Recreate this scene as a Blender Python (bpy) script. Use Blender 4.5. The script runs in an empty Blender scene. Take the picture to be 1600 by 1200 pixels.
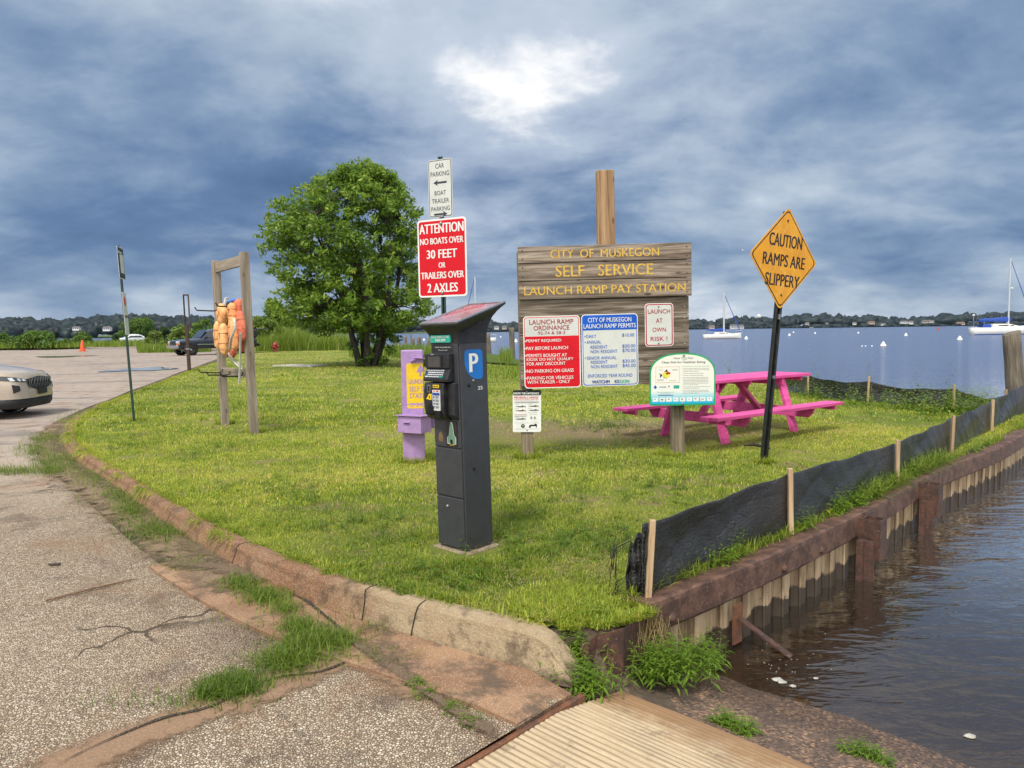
import bpy, bmesh, math, random
import numpy as np
from mathutils import Vector, Matrix, Euler
from mathutils.geometry import delaunay_2d_cdt
R = math.radians
S = bpy.context.scene
COL = S.collection
rng = np.random.default_rng(7)
random.seed(7)

# ------------------------------------------------------------------ camera, world, sun, exposure
F_PX, CAM_H, HOR, ROLL = 1130.0, 1.6, 517.0, R(0.75)
PITCH = math.atan((600 - HOR) / F_PX)
cFwd = Vector((0, math.cos(PITCH), -math.sin(PITCH)))
_r, _u = Vector((1, 0, 0)), Vector((0, math.sin(PITCH), math.cos(PITCH)))
cRight = _r * math.cos(ROLL) - _u * math.sin(ROLL)
cUp = _u * math.cos(ROLL) + _r * math.sin(ROLL)
cam = bpy.data.cameras.new("camera")
cam.sensor_width = 36.0
cam.lens = F_PX / 1600 * 36.0
cam.clip_start, cam.clip_end = 0.05, 20000
camo = bpy.data.objects.new("camera", cam)
COL.objects.link(camo)
camo.matrix_world = Matrix(((cRight.x, cUp.x, -cFwd.x, 0), (cRight.y, cUp.y, -cFwd.y, 0), (cRight.z, cUp.z, -cFwd.z, CAM_H), (0, 0, 0, 1)))
S.camera = camo
EYE = Vector((0, 0, CAM_H))
def ray(x, y): return cFwd + cRight * ((x - 800) / F_PX) + cUp * ((600 - y) / F_PX)
def gp(x, y, z=0.0):            # where the line of sight meets the level z
    d = ray(x, y); return EYE + d * ((z - CAM_H) / d.z)
def at(x, y, Y):                # where it meets the distance Y
    d = ray(x, y); return EYE + d * (Y / d.y)

SUN_EL, SUN_AZ = R(58), R(205)   # azimuth from +Y clockwise: behind the viewer, a little left
sdir = Vector((math.sin(SUN_AZ) * math.cos(SUN_EL), math.cos(SUN_AZ) * math.cos(SUN_EL), math.sin(SUN_EL)))
sl = bpy.data.lights.new("sun", 'SUN')
sl.energy, sl.angle, sl.color = 2.5, R(14), (1.0, 0.94, 0.84)
so = bpy.data.objects.new("sun", sl); COL.objects.link(so)
so.rotation_euler = sdir.to_track_quat('Z', 'Y').to_euler()

S.view_settings.view_transform = 'Standard'
S.view_settings.look = 'None'
S.view_settings.exposure = 0.42
S.view_settings.gamma = 1.0
S.render.engine = 'CYCLES'
S.cycles.max_bounces = 6
S.cycles.transparent_max_bounces = 12
S.cycles.use_denoising = True

class NT:                        # small node-tree writer
    def __init__(s, tree): s.t = tree; s.n = tree.nodes; s.l = tree.links
    def node(s, typ, **kw):
        n = s.n.new(typ)
        for k, v in kw.items():
            if k in ('ins',):
                for a, b in v.items(): s.put(n.inputs[a], b)
            else: setattr(n, k, v)
        return n
    def put(s, sock, v):
        if isinstance(v, bpy.types.NodeSocket): s.l.new(v, sock)
        elif isinstance(v, bpy.types.Node): s.l.new(v.outputs[0], sock)
        else:
            if hasattr(sock, 'default_value'):
                dv = sock.default_value
                if hasattr(dv, '__len__') and len(dv) == 4 and len(v) == 3: v = (*v, 1)
                sock.default_value = v
    def math(s, op, a, b=0.0, c=None, clamp=False):
        n = s.node('ShaderNodeMath', operation=op, use_clamp=clamp)
        s.put(n.inputs[0], a); s.put(n.inputs[1], b)
        if c is not None: s.put(n.inputs[2], c)
        return n.outputs[0]
    def vmath(s, op, a, b=None, scale=None):
        n = s.node('ShaderNodeVectorMath', operation=op)
        s.put(n.inputs[0], a)
        if b is not None: s.put(n.inputs[1], b)
        if scale is not None: s.put(n.inputs['Scale'], scale)
        return n.outputs['Value'] if op in ('DOT_PRODUCT', 'LENGTH', 'DISTANCE') else n.outputs[0]
    def noise(s, vec, scale, detail=4, rough=.55, dist=0, dim='3D'):
        n = s.node('ShaderNodeTexNoise', noise_dimensions=dim)
        if vec is not None: s.put(n.inputs['Vector'], vec)
        n.inputs['Scale'].default_value = scale; n.inputs['Detail'].default_value = detail
        n.inputs['Roughness'].default_value = rough; n.inputs['Distortion'].default_value = dist
        return n.outputs['Fac']
    def ramp(s, fac, stops, mode='LINEAR'):
        n = s.node('ShaderNodeValToRGB'); cr = n.color_ramp; cr.interpolation = mode
        while len(cr.elements) < len(stops): cr.elements.new(0.5)
        for e, (p, c) in zip(cr.elements, stops):
            e.position = p; e.color = (*c, 1) if hasattr(c, '__len__') else (c, c, c, 1)
        s.put(n.inputs[0], fac); return n.outputs[0]
    def mix(s, fac, a, b, mode='MIX'):
        n = s.node('ShaderNodeMix', data_type='RGBA', blend_type=mode)
        s.put(n.inputs[0], fac); s.put(n.inputs[6], a); s.put(n.inputs[7], b); return n.outputs[2]
    def maprange(s, v, a, b, c=0.0, d=1.0, smooth=True):
        n = s.node('ShaderNodeMapRange', interpolation_type='SMOOTHSTEP' if smooth else 'LINEAR')
        s.put(n.inputs[0], v)
        for i, q in enumerate((a, b, c, d)): s.put(n.inputs[i + 1], q)
        return n.outputs[0]
    def scale3(s, vec, sx, sy, sz, loc=(0, 0, 0), rot=(0, 0, 0)):
        n = s.node('ShaderNodeMapping'); s.put(n.inputs[0], vec)
        n.inputs['Scale'].default_value = (sx, sy, sz); n.inputs['Location'].default_value = loc
        n.inputs['Rotation'].default_value = rot
        return n.outputs[0]

# world: a physical sky behind broken overcast; cloud sheets are laid out on a plane overhead
W = bpy.data.worlds.new("World"); S.world = W; W.use_nodes = True
w = NT(W.node_tree); w.n.clear()
tc = w.node('ShaderNodeTexCoord').outputs['Generated']
sep = w.node('ShaderNodeSeparateXYZ'); w.put(sep.inputs[0], tc)
dx, dy, dz = sep.outputs
up = w.math('MAXIMUM', dz, 0.0)
den = w.math('ADD', up, 0.34)
cvec = w.node('ShaderNodeCombineXYZ')
w.put(cvec.inputs[0], w.math('DIVIDE', dx, den)); w.put(cvec.inputs[1], w.math('DIVIDE', dy, den))
cv = cvec.outputs[0]
big = w.noise(w.scale3(cv, .78, .86, 1, loc=(3.1, 1.7, 0)), 1.0, 3, .5, .35)
med = w.noise(w.scale3(cv, 1.75, 2.0, 1, loc=(0.4, 5.2, 0)), 1.0, 8, .58, .35)
fine = w.noise(w.scale3(cv, 4.6, 5.2, 1, loc=(7.7, 2.2, 0)), 1.0, 6, .58, .2)
den1 = w.math('ADD', w.math('ADD', w.math('MULTIPLY', big, .42), w.math('MULTIPLY', med, .38)), w.math('MULTIPLY', fine, .20))
den1 = w.maprange(den1, .34, .66, 0, 1, False)
# elevation of the light: paler overhead, slate band low down, pale rim on the horizon
lift = w.ramp(up, [(0.0, .30), (0.05, .17), (.10, -.02), (.2, -.06), (.34, .10), (.55, .24), (1, .3)])
lift_n = lift.node
for e, v in zip(lift_n.color_ramp.elements, (.86, .74, .50, .47, .74, .88, .92)): e.color = (v, v, v, 1)
tone = w.math('ADD', den1, w.math('SUBTRACT', lift, .5))
cloud = w.ramp(tone, [(0.0, (.062, .115, .222)), (.26, (.094, .163, .295)), (.48, (.18, .258, .385)), (.68, (.30, .375, .475)), (.86, (.41, .475, .565)), (1.0, (.58, .62, .68))])
# thin place in the cloud where the light comes through
gd = ray(832, 138).normalized()
gx = w.math('SUBTRACT', w.math('DIVIDE', dx, w.math('MAXIMUM', dy, .05)), gd.x / gd.y)
gz = w.math('SUBTRACT', w.math('DIVIDE', dz, w.math('MAXIMUM', dy, .05)), gd.z / gd.y)
gr = w.math('SQRT', w.math('ADD', w.math('POWER', w.math('MULTIPLY', gx, .62), 2), w.math('POWER', w.math('ADD', gz, w.math('MULTIPLY', gx, -.42)), 2)))
gr = w.math('ADD', gr, w.math('MULTIPLY', w.math('SUBTRACT', w.math('ADD', w.math('MULTIPLY', med, .6), w.math('MULTIPLY', fine, .4)), .5), -.80))
front = w.maprange(dy, .1, .3)
core = w.math('MULTIPLY', w.maprange(gr, .045, -.10), front)
halo = w.math('MULTIPLY', w.maprange(gr, .28, -.06), front)
cloud = w.mix(w.math('MULTIPLY', halo, .75), cloud, (.44, .50, .60))
cloud = w.mix(core, cloud, (.90, .89, .87))
# the cloud is thinner and much brighter behind the viewer
back = w.math('MULTIPLY', w.maprange(dy, .15, -.55), w.maprange(up, .02, .35))
cloud = w.mix(back, cloud, (1.5, 1.48, 1.42))
cloud = w.mix(w.maprange(up, .62, .95), cloud, (.85, .9, .98))
bg1 = w.node('ShaderNodeBackground', ins={'Color': cloud, 'Strength': 1.0})
sky = w.node('ShaderNodeTexSky', sky_type='NISHITA', sun_disc=False, sun_elevation=SUN_EL, sun_rotation=SUN_AZ)
bg2 = w.node('ShaderNodeBackground', ins={'Color': sky, 'Strength': 0.06})
ms = w.node('ShaderNodeMixShader', ins={0: .93}); w.put(ms.inputs[1], bg2); w.put(ms.inputs[2], bg1)
wo = w.node('ShaderNodeOutputWorld'); w.put(wo.inputs[0], ms)

# ------------------------------------------------------------------ materials
MATS = {}
def newmat(name):
    m = bpy.data.materials.new(name); m.use_nodes = True
    t = NT(m.node_tree); t.n.clear()
    b = t.node('ShaderNodeBsdfPrincipled'); o = t.node('ShaderNodeOutputMaterial')
    t.put(o.inputs[0], b); MATS[name] = m
    return m, t, b, o
def ocoord(t): return t.node('ShaderNodeTexCoord').outputs['Object']
def wcoord(t): return t.node('ShaderNodeNewGeometry').outputs['Position']
def bump(t, b, h, strength=.4, dist=.01):
    n = t.node('ShaderNodeBump', ins={'Height': h, 'Strength': strength, 'Distance': dist}); t.put(b.inputs['Normal'], n)
    return n
def mk(name, c, c2=None, rough=.55, metal=0.0, scale=6, bscale=0, bstr=.25, spec=.5, sx=1, sy=1, sz=1, dirt=None, dirt_amt=.5, coat=0, rvar=.1):
    m, t, b, o = newmat(name)
    v = t.scale3(ocoord(t), sx, sy, sz)
    n = t.noise(v, scale, 5, .6)
    c2 = c2 or tuple(min(1, q * .78) for q in c)
    col = t.mix(t.maprange(n, .35, .68), c, c2)
    if dirt:
        col = t.mix(t.math('MULTIPLY', t.maprange(t.noise(v, scale * 2.7, 7, .68), .52, .72), dirt_amt), col, dirt)
    t.put(b.inputs['Base Color'], col)
    t.put(b.inputs['Roughness'], t.maprange(n, .3, .7, max(.03, rough - rvar), min(1, rough + rvar)))
    b.inputs['Metallic'].default_value = metal
    b.inputs['Specular IOR Level'].default_value = spec
    b.inputs['Coat Weight'].default_value = coat
    if bscale: bump(t, b, t.noise(v, bscale, 4), bstr, .01)
    return m
def wood(name, c1, c2, c3, axis='X', rough=.85, seed=0.0, knots=True, wc=False):
    m, t, b, o = newmat(name)
    oi = t.node('ShaderNodeObjectInfo')
    base = wcoord(t) if wc else ocoord(t)
    v0 = t.vmath('ADD', base, t.vmath('SCALE', oi.outputs['Location'], scale=.37))
    st = {'X': (1.2, 26, 26), 'Y': (26, 1.2, 26), 'Z': (26, 26, 1.2)}[axis]
    v = t.scale3(v0, *st, loc=(seed, seed * 2, seed * 3))
    g = t.noise(v, 1.0, 6, .65, .8)
    st2 = tuple(q * .22 if q > 5 else q * .6 for q in st)
    bl = t.noise(t.scale3(v0, *st2, loc=(seed + 4, 1, 2)), 1.0, 4, .6, .5)
    col = t.ramp(g, [(.28, c3), (.46, c2), (.66, c1)])
    col = t.mix(t.maprange(bl, .42, .66, 0, .6), col, c3)
    if knots:
        vo = t.node('ShaderNodeTexVoronoi'); t.put(vo.inputs['Vector'], t.scale3(v0, *[(2.4 if q < 5 else 7.0) for q in st])); vo.inputs['Scale'].default_value = 1
        col = t.mix(t.maprange(vo.outputs['Distance'], .16, .05, 0, .8), col, tuple(q * .45 for q in c3))
    t.put(b.inputs['Base Color'], col); b.inputs['Roughness'].default_value = rough
    b.inputs['Specular IOR Level'].default_value = .25
    bump(t, b, g, .5, .006)
    return m
def steel(name, c1, c2, rough=.7):
    m, t, b, o = newmat(name); v = ocoord(t)
    n = t.noise(v, 9, 8, .7); n2 = t.noise(v, 60, 4, .6)
    col = t.mix(t.maprange(n, .4, .62), c1, c2)
    col = t.mix(t.maprange(n2, .58, .7, 0, .6), col, (.26, .17, .12))
    t.put(b.inputs['Base Color'], col); b.inputs['Roughness'].default_value = rough
    bump(t, b, n2, .35, .005); return m
def leafmat(name, dark, light, accent=None, trans=.35):
    m = bpy.data.materials.new(name); m.use_nodes = True; t = NT(m.node_tree); t.n.clear(); MATS[name] = m
    a = t.node('ShaderNodeAttribute', attribute_name='tint').outputs['Fac']
    stops = [(0, dark), (.85, light)]
    if accent: stops.append((1, accent))
    col = t.ramp(a, stops)
    d = t.node('ShaderNodeBsdfPrincipled', ins={'Base Color': col, 'Roughness': .5}); d.inputs['Specular IOR Level'].default_value = .3
    tr = t.node('ShaderNodeBsdfTranslucent', ins={'Color': t.mix(.5, col, t.mix(1.0, col, (1.3, 1.25, .5), 'MULTIPLY'))})
    mx = t.node('ShaderNodeMixShader', ins={0: trans}); t.put(mx.inputs[1], d); t.put(mx.inputs[2], tr)
    o = t.node('ShaderNodeOutputMaterial'); t.put(o.inputs[0], mx); return m

# plain paints, plastics and metals
mk('black_steel', (.012, .014, .013), (.028, .03, .028), .45, .0, 14, 90, .1)
mk('green_steel', (.012, .04, .032), (.02, .055, .045), .45, 0, 14)
mk('brown_steel', (.045, .028, .02), (.09, .05, .035), .6, .3, 18, 60, .2)
mk('galv', (.45, .46, .47), (.32, .33, .34), .38, .9, 20)
mk('sign_white', (.78, .79, .77), (.70, .71, .69), .35, 0, 7, spec=.2)
mk('sign_grey', (.60, .62, .59), (.54, .56, .53), .32, 0, 5, spec=.2)
mk('sign_red', (.62, .012, .022), (.55, .01, .02), .33, 0, 4, spec=.2)
mk('sign_dred', (.42, .02, .05), (.36, .02, .045), .4, 0, 4, spec=.2)
mk('sign_blue', (.012, .11, .55), (.01, .09, .48), .35, 0, 4, spec=.2)
mk('sign_navy', (.02, .07, .32), None, .4)
mk('sign_black', (.012, .012, .014), None, .4)
mk('sign_dark', (.03, .035, .05), None, .45)
mk('sign_green', (.02, .36, .13), None, .4)
mk('sign_teal', (.02, .42, .30), None, .4)
mk('print_grey', (.32, .33, .33), None, .6)
mk('print_dgrey', (.12, .13, .13), None, .6)
mk('print_yellow', (.78, .70, .08), None, .5)
mk('routed_yellow', (.72, .47, .07), (.50, .30, .05), .6, 0, 25)
mk('decal_yellow', (.82, .56, .015), (.74, .48, .01), .45, 0, 9)
mk('purple_paint', (.40, .255, .50), (.33, .20, .42), .45, 0, 7, 50, .08, dirt=(.24, .17, .22), dirt_amt=.55)
mk('pink_paint', (.80, .115, .38), (.66, .075, .29), .55, 0, 7, 30, .35, spec=.3, sx=.35, sy=3.2, sz=3.2, dirt=(.40, .11, .20), dirt_amt=.6)
mk('kiosk_grey', (.055, .058, .066), (.043, .045, .052), .42, .15, 9, 240, .06)
mk('kiosk_black', (.013, .013, .015), (.02, .02, .022), .36, 0, 10, 200, .06, dirt=(.14, .14, .135), dirt_amt=.22)
mk('kiosk_silver', (.35, .36, .37), None, .35, .8)
mk('kiosk_blue', (.008, .17, .56), None, .35)
mk('key_white', (.6, .62, .66), None, .4)
mk('key_blue', (.05, .10, .30), None, .4)
mk('hole', (.004, .004, .004), None, .9)
mk('brass_hole', (.22, .13, .06), (.12, .07, .03), .6)
mk('sage', (.10, .20, .14), (.16, .27, .2), .45)
mk('pale_line', (.55, .62, .45), None, .5)
mk('rubber', (.012, .012, .012), None, .85, bscale=60)
mk('rim', (.55, .56, .58), None, .3, .9)
mk('chrome', (.62, .63, .65), None, .2, 1.0)
mk('trim_black', (.014, .014, .016), None, .6)
mk('lamp_glass', (.7, .73, .76), None, .12, .3, spec=.8)
mk('amber', (.75, .16, .02), None, .3)
mk('tan_paint', (.46, .375, .29), (.44, .36, .28), .3, .25, 2, coat=.8)
mk('navy_paint', (.010, .014, .030), (.012, .018, .036), .2, .3, 2, coat=1.0)
mk('white_paint', (.75, .76, .76), None, .3, 0, 3, coat=.6)
mk('cone_orange', (.78, .10, .02), None, .5)
mk('hydrant_red', (.36, .035, .035), (.30, .03, .03), .5, 0, 12)
mk('vest_yellow', (.84, .46, .20), (.76, .36, .13), .75, 0, 9, 70, .35)
mk('vest_orange', (.84, .40, .17), (.74, .29, .10), .75, 0, 9, 70, .35)
mk('vest_red', (.66, .19, .10), (.54, .12, .07), .75, 0, 9, 70, .35)
mk('vest_seam', (.50, .22, .08), None, .8)
mk('strap_white', (.55, .53, .48), None, .8, 0, 30)
mk('blue_cloth', (.10, .20, .60), None, .7)
mk('hull_white', (.72, .71, .66), (.66, .65, .6), .35, 0, 2, dirt=(.5, .45, .33), dirt_amt=.2)
mk('sail_blue', (.02, .07, .36), None, .7)
mk('rope_blue', (.05, .25, .6), None, .7)
mk('boat_glass', (.02, .025, .03), None, .15)
mk('mast_metal', (.62, .63, .63), None, .4, .3)
mk('buoy_white', (.78, .78, .76), (.66, .66, .64), .45, 0, 5)
mk('rust_band', (.25, .12, .05), None, .7)
mk('house_white', (.62, .62, .6), None, .7, 0, .4)
mk('house_tan', (.42, .34, .27), None, .7, 0, .4)
mk('roof_grey', (.11, .105, .11), None, .8, 0, .5)
mk('roof_red', (.22, .11, .08), None, .8, 0, .5)
mk('foam_white', (.42, .41, .37), (.30, .29, .25), .8, 0, 40, 120, .4)
mk('gull_white', (.7, .7, .7), None, .8)
mk('stem_brown', (.12, .075, .035), (.2, .13, .06), .8, 0, 20)
mk('sticker_white', (.68, .70, .72), None, .4)
mk('pale_concrete', (.48, .45, .40), (.38, .35, .30), .9, 0, 3)
mk('twig', (.22, .13, .075), (.13, .08, .05), .9, 0, 30, 80, .4)
mk('bark', (.062, .050, .040), (.028, .024, .02), .95, 0, 10, 24, .9, sz=.25)
mk('far_bark', (.08, .065, .05), None, .95, 0, 10)
# glass
m, t, b, o = newmat('car_glass'); t.put(b.inputs['Base Color'], (.012, .016, .02)); b.inputs['Roughness'].default_value = .06; b.inputs['Coat Weight'].default_value = 1
m, t, b, o = newmat('screen'); v = ocoord(t)
t.put(b.inputs['Base Color'], t.mix(t.noise(v, 9, 3), (.035, .035, .034), (.085, .08, .075))); b.inputs['Roughness'].default_value = .12
# solar cells: dark red-violet cells under glass, thin lines
m, t, b, o = newmat('solar'); v = ocoord(t)
br = t.node('ShaderNodeTexBrick', offset=0.0, ins={'Vector': v, 'Color1': (.27, .022, .07), 'Color2': (.20, .018, .055), 'Mortar': (.42, .32, .36), 'Scale': 1.0, 'Mortar Size': .0016, 'Brick Width': .058, 'Row Height': .026})
t.put(b.inputs['Base Color'], br.outputs[0]); b.inputs['Roughness'].default_value = .12; b.inputs['Coat Weight'].default_value = .5
# cracked reflective sheeting of the caution sign
m, t, b, o = newmat('sign_amber'); v = ocoord(t)
vo = t.node('ShaderNodeTexVoronoi', feature='DISTANCE_TO_EDGE', ins={'Vector': t.vmath('ADD', v, t.vmath('SCALE', t.node('ShaderNodeTexNoise', ins={'Vector': v, 'Scale': 6.0}).outputs['Color'], scale=.22)), 'Scale': 7.0})
cr = t.math('MULTIPLY', t.maprange(vo.outputs['Distance'], .045, .0), t.maprange(t.noise(v, 4, 3), .42, .6))
col = t.mix(t.maprange(t.noise(v, 5, 5), .35, .7), (.78, .36, .012), (.68, .29, .012))
t.put(b.inputs['Base Color'], t.mix(t.math('MULTIPLY', cr, .55), col, (.80, .60, .28)))
b.inputs['Roughness'].default_value = .42; bump(t, b, cr, .3, .002)
# printed fade at the foot of the fish sign (local height of the panel)
m, t, b, o = newmat('fish_print'); v = ocoord(t)
sp = t.node('ShaderNodeSeparateXYZ'); t.put(sp.inputs[0], v)
t.put(b.inputs['Base Color'], t.ramp(t.maprange(sp.outputs[2], -.30, .0, 0, 1, False), [(0, (.01, .38, .62)), (.14, (.05, .50, .68)), (.52, (.74, .77, .72)), (1, (.76, .76, .69))]))
b.inputs['Roughness'].default_value = .4

wood('wood_sign', (.44, .37, .30), (.22, .17, .13), (.055, .04, .03), 'X', seed=1)
wood('wood_sign_dark', (.34, .29, .235), (.15, .118, .09), (.035, .028, .022), 'X', seed=5)
wood('pink_wood', (.76, .125, .37), (.68, .09, .31), (.43, .055, .19), 'X', rough=.6, seed=4, knots=False)
wood('wood_post', (.30, .25, .18), (.21, .17, .115), (.085, .065, .045), 'Z', seed=2)
wood('wood_tall', (.46, .31, .18), (.36, .225, .12), (.15, .085, .045), 'Z', seed=9)
wood('wood_rack', (.40, .345, .28), (.30, .25, .195), (.14, .11, .082), 'Z', seed=3)
wood('wood_rack_x', (.40, .345, .28), (.30, .25, .195), (.14, .11, .082), 'X', seed=3)
wood('wood_stake', (.56, .42, .27), (.45, .32, .19), (.24, .155, .085), 'Z', seed=7)
wood('wood_pile', (.25, .215, .165), (.15, .125, .095), (.05, .042, .034), 'Z', seed=8, knots=False)
steel('rust_cap', (.060, .030, .022), (.135, .070, .046))
steel('rust_dark', (.045, .024, .019), (.10, .045, .03))
steel('rust_bright', (.18, .07, .03), (.09, .045, .03))
# sheet piling: pale limed steel above, wet and dark near the water, rust freckles
m, t, b, o = newmat('sheet_pile'); v = wcoord(t)
sp = t.node('ShaderNodeSeparateXYZ'); t.put(sp.inputs[0], v)
n = t.noise(v, 7, 6, .65); st = t.noise(t.scale3(v, 14, 14, 1.3), 1, 4)
col = t.mix(t.maprange(st, .36, .66), (.44, .33, .205), (.22, .145, .085))
col = t.mix(t.maprange(t.noise(v, 38, 5, .7), .60, .72, 0, .85), col, (.10, .04, .022))
wet = t.maprange(t.math('ADD', sp.outputs[2], t.math('MULTIPLY', t.math('SUBTRACT', n, .5), .22)), -.335, -.36)
col = t.mix(wet, col, t.mix(n, (.075, .052, .032), (.035, .026, .018)))
t.put(b.inputs['Base Color'], col); t.put(b.inputs['Roughness'], t.math('SUBTRACT', .85, t.math('MULTIPLY', wet, .45)))
bump(t, b, n, .4, .01)
# geotextile
m, t, b, o = newmat('fabric_black'); v = wcoord(t)
n = t.noise(v, 5, 5); wv = t.noise(t.scale3(v, 8, 8, 120), 1, 3)
t.put(b.inputs['Base Color'], t.mix(t.maprange(n, .4, .7), (.005, .005, .0055), (.014, .014, .0145)))
b.inputs['Roughness'].default_value = .30; b.inputs['Specular IOR Level'].default_value = .6; b.inputs['Coat Weight'].default_value = .4; b.inputs['Coat Roughness'].default_value = .32
cmb = t.math('ADD', t.noise(t.scale3(v, 13, 13, 30, rot=(.5, .4, 0)), 1, 6, .62, 1.6), t.math('MULTIPLY', wv, .08)); bump(t, b, cmb, .9, .035)

# asphalt with exposed stones, stains, worn bands
m, t, b, o = newmat('asphalt'); v = wcoord(t)
wob = t.vmath('ADD', v, t.vmath('SCALE', t.node('ShaderNodeTexNoise', ins={'Vector': v, 'Scale': 30.0}).outputs['Color'], scale=.012))
vo = t.node('ShaderNodeTexVoronoi', ins={'Vector': t.scale3(wob, 1, 1, .2), 'Scale': 76.0}); ve = t.node('ShaderNodeTexVoronoi', feature='DISTANCE_TO_EDGE', ins={'Vector': t.scale3(wob, 1, 1, .2), 'Scale': 76.0})
stone = t.ramp(t.node('ShaderNodeSeparateColor', ins={0: vo.outputs['Color']}).outputs[0], [(0, (.25, .18, .12)), (.3, (.39, .305, .215)), (.65, (.485, .40, .30)), (1, (.59, .51, .40))])
edge = t.maprange(ve.outputs['Distance'], .02, .16)
lo = t.noise(v, .55, 5, .6); mid = t.noise(v, 2.3, 6, .65)
near = t.mix(edge, (.175, .13, .09), t.mix(t.maprange(lo, .4, .62, 0, .35), stone, (.30, .205, .13)))
far = t.mix(mid, (.36, .30, .255), (.27, .225, .19))
dist = t.vmath('LENGTH', v)
col = t.mix(t.maprange(dist, 7, 16), near, far)
stain = t.math('MULTIPLY', t.maprange(mid, .50, .70), .62)
col = t.mix(stain, col, (.10, .075, .055))
rust = t.math('MULTIPLY', t.maprange(t.noise(v, 1.1, 6, .7), .48, .70), .38)
col = t.mix(rust, col, (.28, .135, .06))
strk = t.noise(t.scale3(v, .16, 1.1, 1, rot=(0, 0, R(-8))), 1, 5, .6)
col = t.mix(t.math('MULTIPLY', t.maprange(strk, .5, .64), t.maprange(dist, 9, 16, 0, .62)), col, (.145, .13, .125))
# a dark spill in the near lane
sp0 = gp(430, 985, -.2)
ds = t.vmath('DISTANCE', t.scale3(v, 1, .8, 0), (sp0.x, sp0.y * .8, 0))
col = t.mix(t.math('MULTIPLY', t.maprange(t.math('ADD', ds, t.math('MULTIPLY', mid, .7)), .95, .38), .85), col, t.mix(edge, (.035, .03, .025), (.21, .15, .10)))
# hairline cracks
cn = t.node('ShaderNodeTexNoise', ins={'Vector': v, 'Scale': 2.0, 'Detail': 5.0}).outputs['Color']
cv_ = t.node('ShaderNodeTexVoronoi', feature='DISTANCE_TO_EDGE', ins={'Vector': t.scale3(t.vmath('ADD', v, t.vmath('SCALE', cn, scale=.9)), 1, 1, 0), 'Scale': .32})
ck = t.math('MULTIPLY', t.maprange(cv_.outputs['Distance'], .006, .002), t.maprange(t.noise(v, .8, 3), .5, .6))
col = t.mix(t.math('MULTIPLY', ck, .8), col, (.05, .035, .025))
t.put(b.inputs['Base Color'], col); b.inputs['Roughness'].default_value = .88; b.inputs['Specular IOR Level'].default_value = .25
hgt = t.math('MULTIPLY', t.math('SUBTRACT', edge, t.math('MULTIPLY', ck, 1.5)), t.maprange(dist, 12, 6)); bump(t, b, hgt, .9, .008)
# red-brown seam filler and old repair
m, t, b, o = newmat('seam_fill'); v = wcoord(t)
n = t.noise(v, 6, 7, .7)
vo = t.node('ShaderNodeTexVoronoi', ins={'Vector': v, 'Scale': 95.0})
col = t.mix(t.maprange(n, .36, .64), (.33, .205, .125), (.145, .10, .068)); col = t.mix(t.math('MULTIPLY', vo.outputs['Distance'], .55), col, (.42, .33, .25))
col = t.mix(t.maprange(t.noise(v, 3.0, 5, .6), .56, .66, 0, .7), col, (.05, .04, .034))
t.put(b.inputs['Base Color'], col); b.inputs['Roughness'].default_value = .9; bump(t, b, t.noise(v, 45, 5), .7, .01)
# dark soil
m, t, b, o = newmat('dirt'); v = wcoord(t); n = t.noise(v, 9, 7, .7)
t.put(b.inputs['Base Color'], t.ramp(n, [(.3, (.035, .026, .018)), (.55, (.10, .072, .048)), (.75, (.22, .165, .11))])); b.inputs['Roughness'].default_value = .95; bump(t, b, t.noise(v, 30, 6), 1, .02)
# kerb and gutter concrete: tan, rusty-red staining stronger to the left
m, t, b, o = newmat('kerb_concrete'); v = wcoord(t)
sp = t.node('ShaderNodeSeparateXYZ'); t.put(sp.inputs[0], v)
n = t.noise(v, 3.2, 6, .65); n2 = t.noise(v, 26, 6, .7)
grey = t.mix(n2, (.26, .185, .105), (.45, .345, .215)); red = t.mix(n2, (.14, .065, .032), (.29, .145, .072))
k = t.math('ADD', t.maprange(sp.outputs[0], -.55, -1.4), t.math('MULTIPLY', t.math('SUBTRACT', n, .5), 1.5), clamp=True)
col = t.mix(k, grey, red)
vo = t.node('ShaderNodeTexVoronoi', ins={'Vector': v, 'Scale': 75.0}); col = t.mix(t.maprange(vo.outputs['Distance'], .5, .15, 0, .32), col, (.55, .48, .36))
col = t.mix(t.maprange(t.noise(v, 5, 7, .7), .50, .66, 0, .8), col, (.085, .058, .036))
low = t.maprange(t.math('ADD', sp.outputs[2], t.math('MULTIPLY', n2, .08)), -.10, -.16)
col = t.mix(t.math('MULTIPLY', low, .8), col, (.085, .058, .04))
t.put(b.inputs['Base Color'], col); b.inputs['Roughness'].default_value = .9; bump(t, b, t.math('ADD', t.noise(v, 70, 6, .7), t.noise(v, 18, 5, .6)), .9, .014)
m, t, b, o = newmat('gutter_concrete'); v = wcoord(t)
n = t.noise(v, 2.6, 6, .65); n2 = t.noise(v, 60, 5, .7)
col = t.mix(t.maprange(n, .32, .66), (.31, .185, .105), (.20, .105, .055))
vo = t.node('ShaderNodeTexVoronoi', ins={'Vector': v, 'Scale': 85.0}); col = t.mix(t.maprange(vo.outputs['Distance'], .42, .12, 0, .5), col, (.52, .43, .32))
col = t.mix(t.maprange(t.noise(v, 4.5, 7, .7), .48, .64, 0, .8), col, (.075, .054, .038))
t.put(b.inputs['Base Color'], col); b.inputs['Roughness'].default_value = .88; bump(t, b, n2, .6, .008)
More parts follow.
